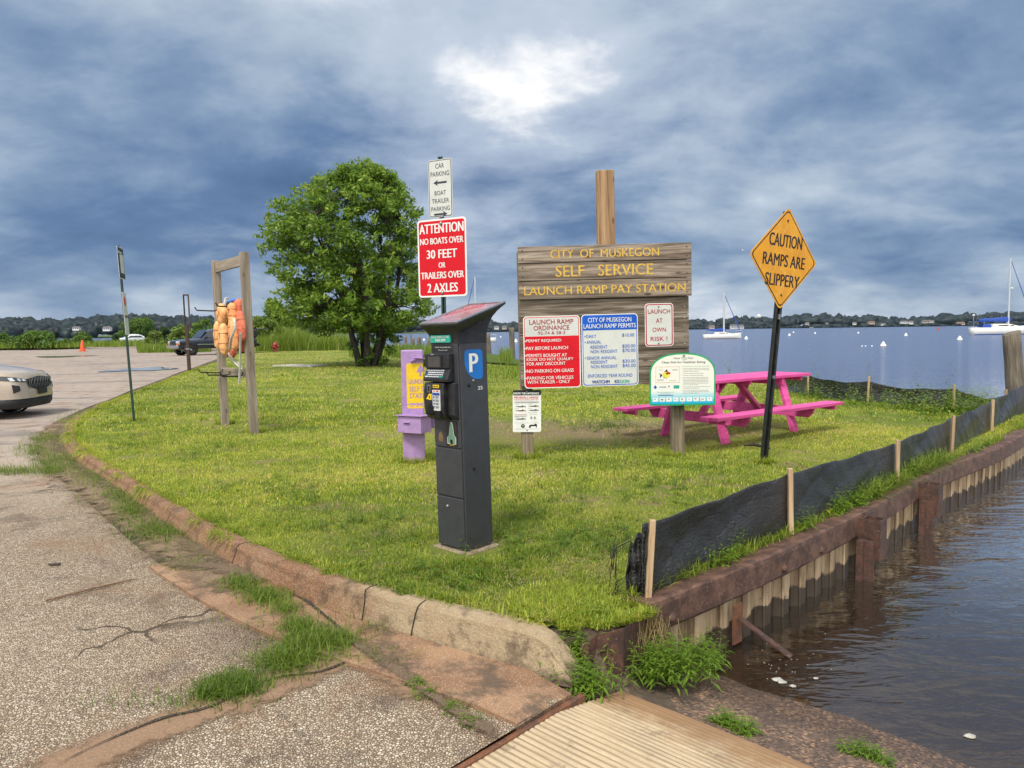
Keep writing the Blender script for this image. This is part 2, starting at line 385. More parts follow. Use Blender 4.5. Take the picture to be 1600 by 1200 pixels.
# ridged ramp concrete (the ridges are modelled), and the wet stony bed below it
m, t, b, o = newmat('ramp_concrete'); v = wcoord(t)
n = t.noise(v, 2.2, 6, .65); n2 = t.noise(v, 40, 5, .7)
col = t.mix(n2, (.54, .43, .28), (.38, .285, .175))
s_ = t.vmath('DOT_PRODUCT', v, (.687, .727, 0))
fr_ = t.math('FRACT', t.math('DIVIDE', t.math('SUBTRACT', s_, 1.7), .036)); col = t.mix(t.math('MULTIPLY', t.math('MULTIPLY', t.maprange(fr_, .38, .52), t.maprange(fr_, .98, .86)), t.maprange(n, .3, .6, .25, .7)), col, (.20, .14, .085))
col = t.mix(t.maprange(t.math('ADD', s_, t.math('MULTIPLY', t.math('SUBTRACT', n, .5), .8)), 2.70, 2.98, 0, .85), col, (.22, .115, .05))
col = t.mix(t.maprange(t.noise(v, 6, 6, .7), .58, .7, 0, .5), col, (.12, .085, .055))
t.put(b.inputs['Base Color'], col); b.inputs['Roughness'].default_value = .85; bump(t, b, n2, .35, .006)
m, t, b, o = newmat('ramp_bed'); v = wcoord(t)
n = t.noise(v, 3, 6, .65)
vo = t.node('ShaderNodeTexVoronoi', ins={'Vector': v, 'Scale': 70.0}); pr = t.node('ShaderNodeSeparateColor', ins={0: vo.outputs['Color']}).outputs[0]
col = t.ramp(pr, [(0, (.06, .04, .03)), (.5, (.14, .09, .065)), (.85, (.21, .13, .085)), (1, (.42, .25, .14))])
sp = t.node('ShaderNodeSeparateXYZ'); t.put(sp.inputs[0], v)
wet = t.maprange(t.math('ADD', sp.outputs[2], t.math('MULTIPLY', t.math('SUBTRACT', n, .5), .06)), -.40, -.46)
col = t.mix(t.maprange(n, .42, .65, 0, .6), col, (.05, .038, .03)); col = t.mix(t.math('MULTIPLY', wet, .45), col, (.035, .022, .014))
t.put(b.inputs['Base Color'], col); t.put(b.inputs['Roughness'], t.math('SUBTRACT', .85, t.math('MULTIPLY', wet, .4))); bump(t, b, vo.outputs['Distance'], .6, .008)
# soil and thatch under the lawn, far lawn colour
m, t, b, o = newmat('lawn_soil'); v = wcoord(t)
lo = t.noise(v, .45, 5, .6); n = t.noise(v, 9, 7, .7); n3 = t.noise(v, 42, 5, .7); b2 = t.noise(v, 1.7, 4, .6)
col = t.mix(n3, (.075, .12, .018), (.20, .245, .045)); col = t.mix(t.maprange(lo, .40, .62), col, t.mix(n3, (.19, .225, .042), (.32, .31, .08)))
col = t.mix(t.maprange(n, .56, .70, 0, .6), col, (.15, .115, .06)); col = t.mix(t.maprange(b2, .52, .62, 0, .8), col, t.mix(n3, (.20, .15, .085), (.34, .26, .15)))
bare = t.vmath('DISTANCE', t.scale3(v, .55, 1, 0), (1.35 * .55, 11.6, 0))
col = t.mix(t.math('MULTIPLY', t.maprange(t.math('ADD', bare, t.math('MULTIPLY', n, 1.4)), 2.5, 1.1), .9), col, t.mix(n3, (.30, .22, .14), (.20, .15, .085)))
t.put(b.inputs['Base Color'], col); b.inputs['Roughness'].default_value = .95; b.inputs['Specular IOR Level'].default_value = .1; bump(t, b, t.math('ADD', n3, n), .9, .04)
m, t, b, o = newmat('meadow'); v = wcoord(t)
col = t.mix(t.noise(v, .3, 7, .65), (.04, .075, .014), (.11, .15, .03))
t.put(b.inputs['Base Color'], col); b.inputs['Roughness'].default_value = .95; b.inputs['Specular IOR Level'].default_value = .1
m, t, b, o = newmat('lake_floor'); t.put(b.inputs['Base Color'], t.mix(t.noise(wcoord(t), .4, 5), (.02, .014, .008), (.035, .025, .014))); b.inputs['Roughness'].default_value = .9
m, t, b, o = newmat('puddle'); t.put(b.inputs['Base Color'], (.10, .10, .10)); b.inputs['Roughness'].default_value = .05; b.inputs['Specular IOR Level'].default_value = .9

leafmat('grass_blade', (.085, .170, .016), (.51, .57, .075), (.72, .58, .22), .48)
leafmat('weed_leaf', (.06, .125, .012), (.20, .32, .035), (.40, .38, .07), .4)
leafmat('tuft_blade', (.065, .125, .014), (.26, .345, .05), (.46, .37, .16), .42)
leafmat('maple_leaf', (.05, .115, .018), (.22, .345, .045), (.40, .45, .08), .44)
leafmat('bush_leaf', (.04, .095, .014), (.15, .25, .035), (.28, .32, .07), .34)
leafmat('bush_pale', (.08, .14, .022), (.23, .31, .06), (.34, .35, .09), .34)
leafmat('bush_dark', (.014, .04, .012), (.045, .09, .02), None, .25)
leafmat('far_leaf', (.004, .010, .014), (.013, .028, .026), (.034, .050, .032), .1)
leafmat('dry_straw', (.24, .17, .08), (.42, .33, .17), None, .3)

# water: peat-brown body near, sky reflection painted in as blue farther out, clear enough to see the ramp through the shallows, mirror at low angles boosted past Fresnel by distance
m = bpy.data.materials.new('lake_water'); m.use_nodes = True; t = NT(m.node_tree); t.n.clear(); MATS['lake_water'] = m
v = wcoord(t); dist = t.vmath('LENGTH', v)
w1 = t.noise(t.scale3(v, 1.1, 2.6, 1, rot=(0, 0, R(20))), 1.0, 4, .55, .6)
w2 = t.noise(t.scale3(v, 4.2, 7.5, 1, rot=(0, 0, R(-24))), 1.0, 3, .5, .4)
w3 = t.noise(t.scale3(v, .25, 1.0, 1, rot=(0, 0, R(6))), 1.0, 6, .62, .5)
hn = t.math('ADD', t.math('MULTIPLY', w1, t.maprange(dist, 5, 14, .75, .9)), t.math('MULTIPLY', w2, t.maprange(dist, 5, 16, .22, .28)))
hf = t.math('MULTIPLY', w3, 1.3)
hh = t.math('ADD', hn, t.math('MULTIPLY', hf, t.maprange(dist, 10, 40)))
bn = t.node('ShaderNodeBump', ins={'Height': hh, 'Strength': t.maprange(dist, 4, 22, .36, .8), 'Distance': t.maprange(dist, 4, 25, .10, .30)})
gl = t.node('ShaderNodeBsdfGlossy', ins={'Color': (.97, .98, 1.0), 'Roughness': t.maprange(dist, 10, 60, .03, .12), 'Normal': bn})
tr = t.node('ShaderNodeBsdfTransparent', ins={'Color': (.62, .47, .33)})
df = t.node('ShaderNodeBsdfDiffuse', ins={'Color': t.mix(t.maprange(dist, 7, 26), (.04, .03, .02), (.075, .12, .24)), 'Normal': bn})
shal = t.maprange(dist, 4.6, 8.0, .62, .15)
body = t.node('ShaderNodeMixShader', ins={0: shal}); t.put(body.inputs[1], df); t.put(body.inputs[2], tr)
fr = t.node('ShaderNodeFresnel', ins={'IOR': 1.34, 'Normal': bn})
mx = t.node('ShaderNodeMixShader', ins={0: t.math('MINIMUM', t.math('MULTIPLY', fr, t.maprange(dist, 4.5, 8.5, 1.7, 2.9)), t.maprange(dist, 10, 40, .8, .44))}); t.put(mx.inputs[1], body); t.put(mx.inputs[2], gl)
o = t.node('ShaderNodeOutputMaterial'); t.put(o.inputs[0], mx)

# ragged-edged deposits: the rim breaks up by noise (attribute tint: 1 in the middle, 0 at the rim)
def ragged(name, c1, c2, sc=14, k=.55, bstr=.8):
    m, t, b, o = newmat(name); v = wcoord(t); a = t.node('ShaderNodeAttribute', attribute_name='tint').outputs['Fac']
    n = t.noise(v, sc, 7, .68); n2 = t.noise(v, 55, 5, .7)
    col = t.mix(n2, c1, c2); vo = t.node('ShaderNodeTexVoronoi', ins={'Vector': v, 'Scale': 90.0}); col = t.mix(t.maprange(vo.outputs['Distance'], .4, .1, 0, .35), col, (.45, .36, .26))
    t.put(b.inputs['Base Color'], col); b.inputs['Roughness'].default_value = .93; bump(t, b, n2, bstr, .012)
    t.put(b.inputs['Alpha'], t.maprange(t.math('ADD', a, t.math('MULTIPLY', t.math('SUBTRACT', n, .5), 1.8)), k - .30, k + .30))
mk('silt_ragged_solid', (.30, .235, .16), (.16, .12, .08), .95, 0, 14, 60, .6)
ragged('dirt_ragged', (.055, .036, .022), (.20, .135, .08)); ragged('seam_ragged', (.15, .095, .058), (.32, .195, .115), 10, .30, .5); ragged('crack_ragged', (.015, .012, .01), (.04, .03, .022), 22, .35); ragged('crack_broken', (.02, .015, .012), (.06, .045, .03), 5, .62); ragged('silt_ragged', (.10, .065, .038), (.29, .20, .12), 8, .35)

# ------------------------------------------------------------------ geometry helpers
def tag(o, label=None, cat=None, group=None, kind=None):
    if label: o['label'] = label
    if cat: o['category'] = cat
    if group: o['group'] = group
    if kind: o['kind'] = kind
    return o
def thing(name, label, cat, loc=(0, 0, 0), rotz=0, group=None):
    o = bpy.data.objects.new(name, None); COL.objects.link(o)
    o.empty_display_size = .1; o.location = loc; o.rotation_euler = (0, 0, rotz)
    return tag(o, label, cat, group)
def copy_tree(o, parent=None):
    c = o.copy(); COL.objects.link(c)
    if parent is not None:
        c.parent = parent
    for ch in list(o.children): copy_tree(ch, c)
    return c
def lean(o, axis, ang):
    o.matrix_world = Matrix.Translation(o.location) @ Matrix.Rotation(ang, 4, axis) @ o.rotation_euler.to_matrix().to_4x4()
    return o
class MB:
    """collects shapes; build() links them as one mesh object"""
    def __init__(s): s.v = []; s.f = []; s.m = []; s.sm = []
    def add(s, vs, fs, mi=0, smooth=False):
        b = len(s.v); s.v += [tuple(p) for p in vs]
        for f in fs: s.f.append(tuple(i + b for i in f)); s.m.append(mi); s.sm.append(smooth)
        return s
    def box(s, c, d, rot=None, mi=0, bev=0.0):
        x, y, z = (q / 2 for q in d); M_ = rot if rot is not None else Matrix.Identity(3)
        if isinstance(M_, Euler): M_ = M_.to_matrix()
        if bev > 0:
            bm = bmesh.new(); bmesh.ops.create_cube(bm, size=1.0)
            for q in bm.verts: q.co = Vector((q.co.x * d[0], q.co.y * d[1], q.co.z * d[2]))
            bmesh.ops.bevel(bm, geom=list(bm.edges), offset=bev, segments=2, affect='EDGES', profile=.5)
            bm.verts.index_update()
            s.add([Vector(c) + M_ @ q.co for q in bm.verts], [[q.index for q in f.verts] for f in bm.faces], mi); bm.free(); return s
        p = [(-x, -y, -z), (x, -y, -z), (x, y, -z), (-x, y, -z), (-x, -y, z), (x, -y, z), (x, y, z), (-x, y, z)]
        return s.add([Vector(c) + M_ @ Vector(q) for q in p], [(0, 3, 2, 1), (4, 5, 6, 7), (0, 1, 5, 4), (1, 2, 6, 5), (2, 3, 7, 6), (3, 0, 4, 7)], mi)
    def bar(s, a, b, wx, wy, upv=(0, 0, 1), mi=0, bev=0):
        a, b = Vector(a), Vector(b); z = (b - a); L = z.length; z.normalize(); u = Vector(upv)
        if abs(z.dot(u)) > .98: u = Vector((0, 1, 0))
        x = u.cross(z).normalized(); y = z.cross(x)
        return s.box((a + b) / 2, (wx, wy, L), Matrix((x, y, z)).transposed(), mi, bev)
    def tube(s, pts, r, n=8, mi=0, smooth=True, caps=True):
        pts = [Vector(p) for p in pts]; rs = r if hasattr(r, '__len__') else [r] * len(pts)
        vs, fs = [], []; ref = Vector((0.31, 0.77, .55)).normalized()
        for i, p in enumerate(pts):
            d = (pts[min(i + 1, len(pts) - 1)] - pts[max(i - 1, 0)]).normalized()
            x = d.cross(ref)
            if x.length < .1: x = d.cross(Vector((1, 0, 0)))
            x.normalize(); y = d.cross(x)
            for k in range(n):
                a = 2 * math.pi * k / n; vs.append(p + (x * math.cos(a) + y * math.sin(a)) * rs[i])
        for i in range(len(pts) - 1):
            for k in range(n): fs.append((i * n + k, i * n + (k + 1) % n, (i + 1) * n + (k + 1) % n, (i + 1) * n + k))
        s.add(vs, fs, mi, smooth)
        if caps:
            s.add(vs[:n], [tuple(range(n))[::-1]], mi); s.add(vs[-n:], [tuple(range(n))], mi)
        return s
    def lathe(s, prof, c=(0, 0, 0), n=20, mi=0, axis='Z', smooth=True):
        vs, fs = [], []
        for r, h in prof:
            for k in range(n):
                a = 2 * math.pi * k / n; q = (r * math.cos(a), r * math.sin(a), h)
                if axis == 'Y': q = (q[0], q[2], -q[1])
                if axis == 'X': q = (q[2], q[0], q[1])
                vs.append(Vector(c) + Vector(q))
        for i in range(len(prof) - 1):
            for k in range(n): fs.append((i * n + k, i * n + (k + 1) % n, (i + 1) * n + (k + 1) % n, (i + 1) * n + k))
        return s.add(vs, fs, mi, smooth)
    def prism(s, poly, y0, y1, mi=0, cap0=True):
        """poly in local X,Z; y1 is the face towards the viewer (-Y)"""
        n = len(poly); vs = [(x, y0, z) for x, z in poly] + [(x, y1, z) for x, z in poly]
        fs = [tuple(range(n, 2 * n))] + ([tuple(range(n))[::-1]] if cap0 else [])
        fs += [(i, (i + 1) % n, n + (i + 1) % n, n + i) for i in range(n)]
        return s.add(vs, fs, mi)
    def ext(s, poly, x0, x1, mi=0):
        """poly in local Y,Z pushed along X"""
        n = len(poly); vs = [(x0, y, z) for y, z in poly] + [(x1, y, z) for y, z in poly]
        return s.add(vs, [tuple(range(n))[::-1], tuple(range(n, 2 * n))] + [(i, (i + 1) % n, n + (i + 1) % n, n + i) for i in range(n)], mi)
    def ell(s, c, r, n=12, m=8, mi=0, rot=None, nz=0.0, p=1.0):
        vs, fs = [], []; M_ = rot if rot is not None else Matrix.Identity(3)
        for i in range(m + 1):
            th = math.pi * i / m
            for k in range(n):
                a = 2 * math.pi * k / n
                q = [math.sin(th) * math.cos(a), math.sin(th) * math.sin(a), math.cos(th)]
                q = [math.copysign(abs(t) ** p, t) for t in q]
                w_ = 1 + (nz * random.uniform(-1, 1) if 0 < i < m else 0)
                vs.append(Vector(c) + M_ @ Vector((q[0] * r[0] * w_, q[1] * r[1] * w_, q[2] * r[2] * w_)))
        for i in range(m):
            for k in range(n): fs.append((i * n + k, (i + 1) * n + k, (i + 1) * n + (k + 1) % n, i * n + (k + 1) % n))
        return s.add(vs, fs, mi, True)
    def build(s, name, mats, parent=None, loc=None, recalc=True):
        me = bpy.data.meshes.new(name); me.from_pydata(s.v, [], s.f)
        for q in (mats if isinstance(mats, (list, tuple)) else [mats]): me.materials.append(MATS[q])
        me.polygons.foreach_set('material_index', s.m); me.polygons.foreach_set('use_smooth', s.sm)
        if recalc:
            bm = bmesh.new(); bm.from_mesh(me); bmesh.ops.recalc_face_normals(bm, faces=bm.faces); bm.to_mesh(me); bm.free()
        me.update(); o = bpy.data.objects.new(name, me); COL.objects.link(o)
        if parent is not None: o.parent = parent
        if loc is not None: o.location = loc
        return o
def fast_mesh(name, V, F, mat, tint=None, parent=None, smooth=False, loc=None):
    V = np.asarray(V, np.float32); F = np.asarray(F, np.int32); k = F.shape[1]
    me = bpy.data.meshes.new(name); me.vertices.add(len(V)); me.vertices.foreach_set('co', V.ravel())
    me.loops.add(F.size); me.loops.foreach_set('vertex_index', F.ravel())
    me.polygons.add(len(F)); me.polygons.foreach_set('loop_start', np.arange(0, F.size, k, dtype=np.int32))
    if smooth: me.polygons.foreach_set('use_smooth', np.ones(len(F), bool))
    me.materials.append(MATS[mat])
    if tint is not None:
        a = me.attributes.new('tint', 'FLOAT', 'POINT'); a.data.foreach_set('value', np.asarray(tint, np.float32))
    me.update(calc_edges=True); me.validate()
    o = bpy.data.objects.new(name, me); COL.objects.link(o)
    if parent is not None: o.parent = parent
    if loc is not None: o.location = loc
    return o
def rrect(x0, z0, x1, z1, r, n=5):
    p = []
    for cx, cz, a0 in ((x1 - r, z1 - r, 0), (x0 + r, z1 - r, 90), (x0 + r, z0 + r, 180), (x1 - r, z0 + r, 270)):
        for i in range(n + 1):
            a = R(a0 + 90 * i / n); p.append((cx + r * math.cos(a), cz + r * math.sin(a)))
    return p
_txt = {}
def text_raw(s, bold=0.0):
    if (s, bold) in _txt: return _txt[s, bold]
    cu = bpy.data.curves.new('t', 'FONT'); cu.body = s; cu.offset = bold; cu.resolution_u = 3
    ob = bpy.data.objects.new('t', cu); me = bpy.data.meshes.new_from_object(ob)
    v = np.array([q.co[:2] for q in me.vertices]); f = [tuple(p.vertices) for p in me.polygons]
    lo, hi = v.min(0), v.max(0); v = (v - lo) / np.maximum(hi - lo, 1e-6)
    bpy.data.objects.remove(ob); bpy.data.curves.remove(cu); bpy.data.meshes.remove(me)
    _txt[s, bold] = (v, f); return v, f
def text(mb, s, x0, z0, x1, z1, y, mi=0, bold=.012, thick=0.0):
    v, f = text_raw(s, 0.0); d = bold * (z1 - z0) * 1.3
    for k, e in enumerate((0,) if d < 1e-6 else (-d, d, 0)):     # heavier strokes: the letters laid again a hair to either side
        mb.add([(x0 + (x1 - x0) * a + e, y - .00035 * k, z0 + (z1 - z0) * b) for a, b in v], f, mi)
    return mb
def bolt(mb, x, z, y, r=.008, mi=0): return mb.lathe([(r, y), (r, y - r * .35), (r * .6, y - r * .7), (0.0001, y - r * .75)], (x, 0, z), 10, mi, 'Y') if False else mb.add(*_disc(x, z, y, r), mi)
def _disc(x, z, y, r, n=10):
    vs = []
    for rr, yy in ((r, y), (r, y - r * .4), (r * .6, y - r * .75)):
        for k in range(n): vs.append((x + rr * math.cos(2 * math.pi * k / n), yy, z + rr * math.sin(2 * math.pi * k / n)))
    fs = [(i * n + k, i * n + (k + 1) % n, (i + 1) * n + (k + 1) % n, (i + 1) * n + k) for i in range(2) for k in range(n)]
    return vs, fs + [tuple(range(2 * n, 3 * n))]
def smooth_mod(o, lv=1):
    m_ = o.modifiers.new('subsurf', 'SUBSURF'); m_.levels = m_.render_levels = lv; return o

# ------------------------------------------------------------------ lie of the land
def sst(a, b, x):
    t_ = min(1, max(0, (x - a) / (b - a))); return t_ * t_ * (3 - 2 * t_)
WATER = -0.48
ES, ET = Vector((.687, .727, 0)), Vector((.727, -.687, 0))      # down the ramp, across it
def st(s, t, z=0): q = ES * s + ET * t; return Vector((q.x, q.y, z))
def z_road(x, y): return float(np.interp(y, [2.5, 3.5, 5, 6, 8, 12], [-.2, -.18, -.148, -.13, -.11, -.10])) + (float(np.interp(y, [12, 50, 400], [0, .27, .30])) if y > 12 else 0)
def groad(px, py):
    z = -.18
    for _ in range(8): g = gp(px, py, z); z = z_road(g.x, g.y)
    return g
def z_lawn(x, y): return .0046 * max(0, min(y, 60) - 9) * sst(3, -9, x)
def z_ramp(s): return -0.214 - .176 * max(s - 2.55, 0)
KERB = [(.10, 3.76), (-.67, 4.25), (-1.29, 4.68), (-2.1, 5.43), (-3.04, 6.46), (-4.46, 8.14), (-6.3, 10.33), (-7.85, 12.75), (-9.1, 15.6), (-10.6, 20.5), (-13.6, 30.6), (-18.6, 47.5), (-22.5, 56.0)]
WALL = [(.76, 4.03), (1.71, 4.84), (3.05, 6.12), (4.62, 7.75), (6.72, 9.65), (9.6, 12.75), (10.6, 13.9)]
SHORE = [(10.6, 13.9), (9.4, 14.6), (8.7, 15.3), (8.0, 17.0), (7.9, 19.5), (7.4, 23), (5.6, 26.5), (1.5, 31), (-.9, 44), (-6, 57), (-14, 70), (-24, 81), (-40, 97)]
def spline(P, n=8):
    P = [Vector((*p, 0)) if len(p) == 2 else Vector(p) for p in P]; out = []
    for i in range(len(P) - 1):
        p0, p1, p2, p3 = P[max(i - 1, 0)], P[i], P[i + 1], P[min(i + 2, len(P) - 1)]
        for k in range(n):
            t_ = k / n; out.append(.5 * ((2 * p1) + (p2 - p0) * t_ + (2 * p0 - 5 * p1 + 4 * p2 - p3) * t_ ** 2 + (3 * p1 - p0 - 3 * p2 + p3) * t_ ** 3))
    return out + [P[-1]]
def resample(P, d):
    out = [P[0].copy()]; acc = 0
    for a, b in zip(P, P[1:]):
        L = (b - a).length; pos = d - acc
        while pos < L: out.append(a + (b - a) * (pos / L)); pos += d
        acc = (acc + L) % d if L else acc
    return out
def offset(P, d):
    out = []
    for i, p in enumerate(P):
        t_ = (P[min(i + 1, len(P) - 1)] - P[max(i - 1, 0)]).normalized(); out.append(p + Vector((t_.y, -t_.x, 0)) * d)
    return out
def inside(poly, X, Y):
    c = np.zeros(len(X), bool); n = len(poly)
    for i in range(n):
        (x1, y1), (x2, y2) = poly[i][:2], poly[(i + 1) % n][:2]
        if y1 == y2: continue
        k = ((y1 > Y) != (y2 > Y)) & (X < (x2 - x1) * (Y - y1) / (y2 - y1) + x1); c ^= k
    return c
def sheet(name, poly, zf, mat, grid=(), **kw):
    poly = [(float(p[0]), float(p[1])) for p in poly]
    pts = list(poly)
    for x0, x1, y0, y1, stp in grid:
        gx_, gy_ = np.meshgrid(np.arange(x0, x1, stp), np.arange(y0, y1, stp)); gx_ = gx_.ravel() + 1.3e-3; gy_ = gy_.ravel() + 1.7e-3
        k = inside(poly, gx_, gy_); pts += list(zip(gx_[k].tolist(), gy_[k].tolist()))
    n = len(poly)
    r_ = delaunay_2d_cdt([Vector(p) for p in pts], [], [list(range(n))], 1, 1e-5)
    V = [(p.x, p.y, zf(p.x, p.y)) for p in r_[0]]
    me = bpy.data.meshes.new(name); me.from_pydata(V, [], [list(f) for f in r_[2]]); me.materials.append(MATS[mat])
    bm = bmesh.new(); bm.from_mesh(me); bmesh.ops.recalc_face_normals(bm, faces=bm.faces)
    if sum(f.normal.z for f in bm.faces) < 0: bmesh.ops.reverse_faces(bm, faces=bm.faces)
    for f in bm.faces: f.smooth = True
    bm.to_mesh(me); bm.free()
    o = bpy.data.objects.new(name, me); COL.objects.link(o); return o

# ------------------------------------------------------------------ ground, road, kerb, ramp, water
KS = spline(KERB, 10)                                   # foot of the grass, kerb top edge
WS = spline(WALL, 8)
SS = spline(SHORE, 4)
# kerb runs from the ramp towards the car park: its right-hand side (seen along the run) is the lawn
k_in = [p - (q - p) for p, q in zip(KS, offset(KS, -.02))]
def kside(P, d):                                        # + = towards the road
    return offset(P, -d)
SIDE = 1 if (kside(KS, .3)[5] - Vector((0, 0, 0))).length < KS[5].length else -1
def kroad(d): return kside(KS, SIDE * d)
lawn_poly = [(p.x, p.y) for p in kroad(-.03)][::-1] + [(p.x, p.y) for p in offset(WS, -.20)] + [(p.x, p.y) for p in SS[2:]] + [(-34, 92), (-27, 70)]
lawn = sheet('lawn', lawn_poly, lambda x, y: z_lawn(x, y) + .012 * math.sin(x * 1.9 + y * .8) * math.sin(y * 1.3 - x) - .012, 'lawn_soil', [(-9, 8, 3, 14, .3), (-24, 10, 14, 60, 1.6)])
tag(lawn, kind='structure')
foot = kroad(.085)
gut = kroad(.52)
# the gutter outer line is broken up by the old asphalt further left
road_poly = [st(1.69, -2.165), st(2.62, -2.165)] + [p for p in kroad(.45)] + [(-27, 70), (-34, 92), (-60, 104), (-108, 200), (-160, 200), (-110, 100), (-200, 92), (-260, 80), (-260, -40), (20, -40), st(1.69, 14)]
road = sheet('road', [(p[0], p[1]) for p in road_poly], lambda x, y: z_road(x, y) + (.010 * math.sin(x * 1.3 + .5) * math.sin(y * 1.1) if y > 5 else 0) - .004, 'asphalt', [(-12, 4, -4, 8, .5), (-40, 4, 8.5, 60, 2.5)])
tag(road, kind='structure')
# gutter pan, butting the kerb foot
mb = MB(); A, B_ = kroad(.08), kroad(.54)
nn = 34
vs = []
for i in range(nn):
    a, b = A[i], B_[i]; z0 = z_road(a.x, a.y)
    vs += [(a.x, a.y, z0 + .000), (a.x * .5 + b.x * .5, a.y * .5 + b.y * .5, z0 + .006), (b.x, b.y, z0 + .012), (b.x, b.y, z0 - .1)]
fs = [(i * 4 + k, i * 4 + k + 1, i * 4 + k + 5, i * 4 + k + 4) for i in range(nn - 1) for k in range(3)]
e0 = kroad(.08)[0]; e1 = kroad(.54)[0]; dK = (KS[0] - KS[1]).normalized()
# tip of the pan, running out to the steel edge
zt = z_road(0, 3)
a, b = st(2.70, -2.172), st(2.30, -2.172)
vs2 = [vs[0], vs[2], (b.x, b.y, zt + .010), (a.x, a.y, zt - .004), vs[3], (b.x, b.y, zt - .12), (a.x, a.y, zt - .12)]
mb.add(vs, fs); mb.add(vs2, [(0, 1, 2, 3), (2, 5, 6, 3), (1, 4, 5, 2)])
gutter = tag(mb.build('gutter', 'gutter_concrete'), kind='structure')
mb = MB(); vs = []
for a, b in zip(kroad(.07)[nn - 4:], kroad(.47)[nn - 4:]): z0 = z_road(a.x, a.y); vs += [(a.x, a.y, z0 + .012), ((a.x + b.x) / 2, (a.y + b.y) / 2, z0 - .004), (b.x, b.y, z0 - .016)]
mb.add(vs, [(i * 3 + k, i * 3 + k + 1, i * 3 + k + 4, i * 3 + k + 3) for i in range(len(vs) // 3 - 1) for k in range(2)]); tag(mb.build('gutter_bed', 'dirt'), kind='structure')
# kerb: sloping face, rounded lip, broken nose at the ramp end
mb = MB(); prof = [(.095, -.235), (.088, -.205), (.074, -.17), (.044, -.05), (.034, -.014), (.018, .006), (-.02, .014), (-.085, .008), (-.12, -.2)]
rows = []
def kerb_row(P, i, shrink=0.0, wob=0.0):
    p = P[i]; t_ = (P[min(i + 1, len(P) - 1)] - P[max(i - 1, 0)]).normalized(); nrm = Vector((t_.y, -t_.x, 0)) * -SIDE
    zr = z_road(p.x, p.y) + .2; row = []
    for d, z in prof:
        zz = z if z < -.18 else z * (1 - shrink) - .2 * shrink
        row.append(p + nrm * (d + wob * random.uniform(-1, 1) * (1 if 1 < d * 0 + 2 else 0)) + Vector((0, 0, zz + (zr if z < -.1 else z_lawn(p.x, p.y)))))
    return row
dense = resample(KS, .07)
dense = [p for p in dense if p.y < 26]
for i in range(len(dense)): rows.append(kerb_row(dense, i, 0, .0025))
nose = []
for k, (fwd, sh) in enumerate(((.10, .16), (.19, .55), (.27, .95))):
    base = kerb_row(dense, 0, sh, .012); nose.insert(0, [q + dK * fwd for q in base])
rows = nose + rows; nP = len(prof)
vs = [q for r_ in rows for q in r_]
gap = {int(L / .07) + 3 for L in (1.02, 1.72, 3.4, 5.8)}
for g_ in gap:
    for k in range(nP): vs[g_ * nP + k] = vs[g_ * nP + k] + Vector((0, 0, -.02 if 2 < k < 8 else 0)) - (vs[g_ * nP + k] - Vector((vs[g_ * nP + 7].x, vs[g_ * nP + 7].y, vs[g_ * nP + k].z))) * .14
fs = [(i * nP + k, i * nP + k + 1, (i + 1) * nP + k + 1, (i + 1) * nP + k) for i in range(len(rows) - 1) for k in range(nP - 1)]
mb.add(vs, fs + [tuple(range(nP))]); kerb = tag(mb.build('kerb', 'kerb_concrete'), kind='structure')
mb = MB()                                               # open joints between the kerb lengths
for L in (.80, 1.22, 2.75, 4.3, 5.9):
    i = int(L / .07); r_ = kerb_row(dense, i); p = dense[i]; t_ = (dense[i + 1] - dense[i]).normalized(); nr = Vector((t_.y, -t_.x, 0)) * -SIDE
    line = [q + nr * .003 + Vector((0, 0, .002)) + t_ * .014 * math.sin(7 * k + L * 9) for k, q in enumerate(r_[1:8])]
    mb.add([q + t_ * s_ * .0038 for q in line for s_ in (-1, 1)], [(2 * k, 2 * k + 1, 2 * k + 3, 2 * k + 2) for k in range(len(line) - 1)])
tag(mb.build('kerb_joints', 'hole', recalc=False), kind='structure')

# ramp: grooved slab, stony bed below it, steel edge on its high side
mb = MB(); ridge = .036; n = int((3.06 - 1.7) / ridge); vs = []; T0, T1 = -2.136, 9.0
prof = []
for i in range(n):
    s0 = 1.7 + i * ridge
    for ds, dz_ in ((0, 0), (.020, 0), (.024, -.005), (.032, -.005)): prof.append((s0 + ds, z_ramp(s0 + ds) + dz_))
prof += [(3.07, z_ramp(3.07)), (3.075, z_ramp(3.07) - .15)]
TS = [T0 + .06 * k for k in range(56)] + [1.6, 2.6, 4, 6.5, T1]; nt = len(TS)
for j, (s_, z_) in enumerate(prof):
    for t_ in TS:
        wear = .35 + .65 * (.5 + .5 * math.sin(t_ * 2.3 + s_ * 3.1) * math.sin(t_ * 5.1 - s_ * 1.7 + 1)); base = z_ramp(s_); d = z_ - base
        vs.append(st(s_ + .003 * math.sin(t_ * 9 + j), t_, base + (d * wear if d > -.05 else d) + .0015 * math.sin(t_ * 13 + j * 1.7)))
mb.add(vs, [(i * nt + k, i * nt + k + 1, (i + 1) * nt + k + 1, (i + 1) * nt + k) for i in range(len(prof) - 1) for k in range(nt - 1)])
tag(mb.build('launch_ramp', 'ramp_concrete'), kind='structure')
ss_, tt_ = np.meshgrid(np.linspace(2.9, 16, 60), np.linspace(-2.6, 16, 70), indexing='ij')
Vb = np.array([st(a, b, z_ramp(a) - .028 + .012 * math.sin(a * 4 + b * 2) * math.sin(b * 3) - (.0 if a < 8 else 0)) for a, b in zip(ss_.ravel(), tt_.ravel())])
idx = np.arange(60 * 70).reshape(60, 70); Fb = np.stack([idx[:-1, :-1], idx[:-1, 1:], idx[1:, 1:], idx[1:, :-1]], -1).reshape(-1, 4)
tag(fast_mesh('ramp_bed', Vb, Fb, 'ramp_bed', smooth=True), kind='structure')
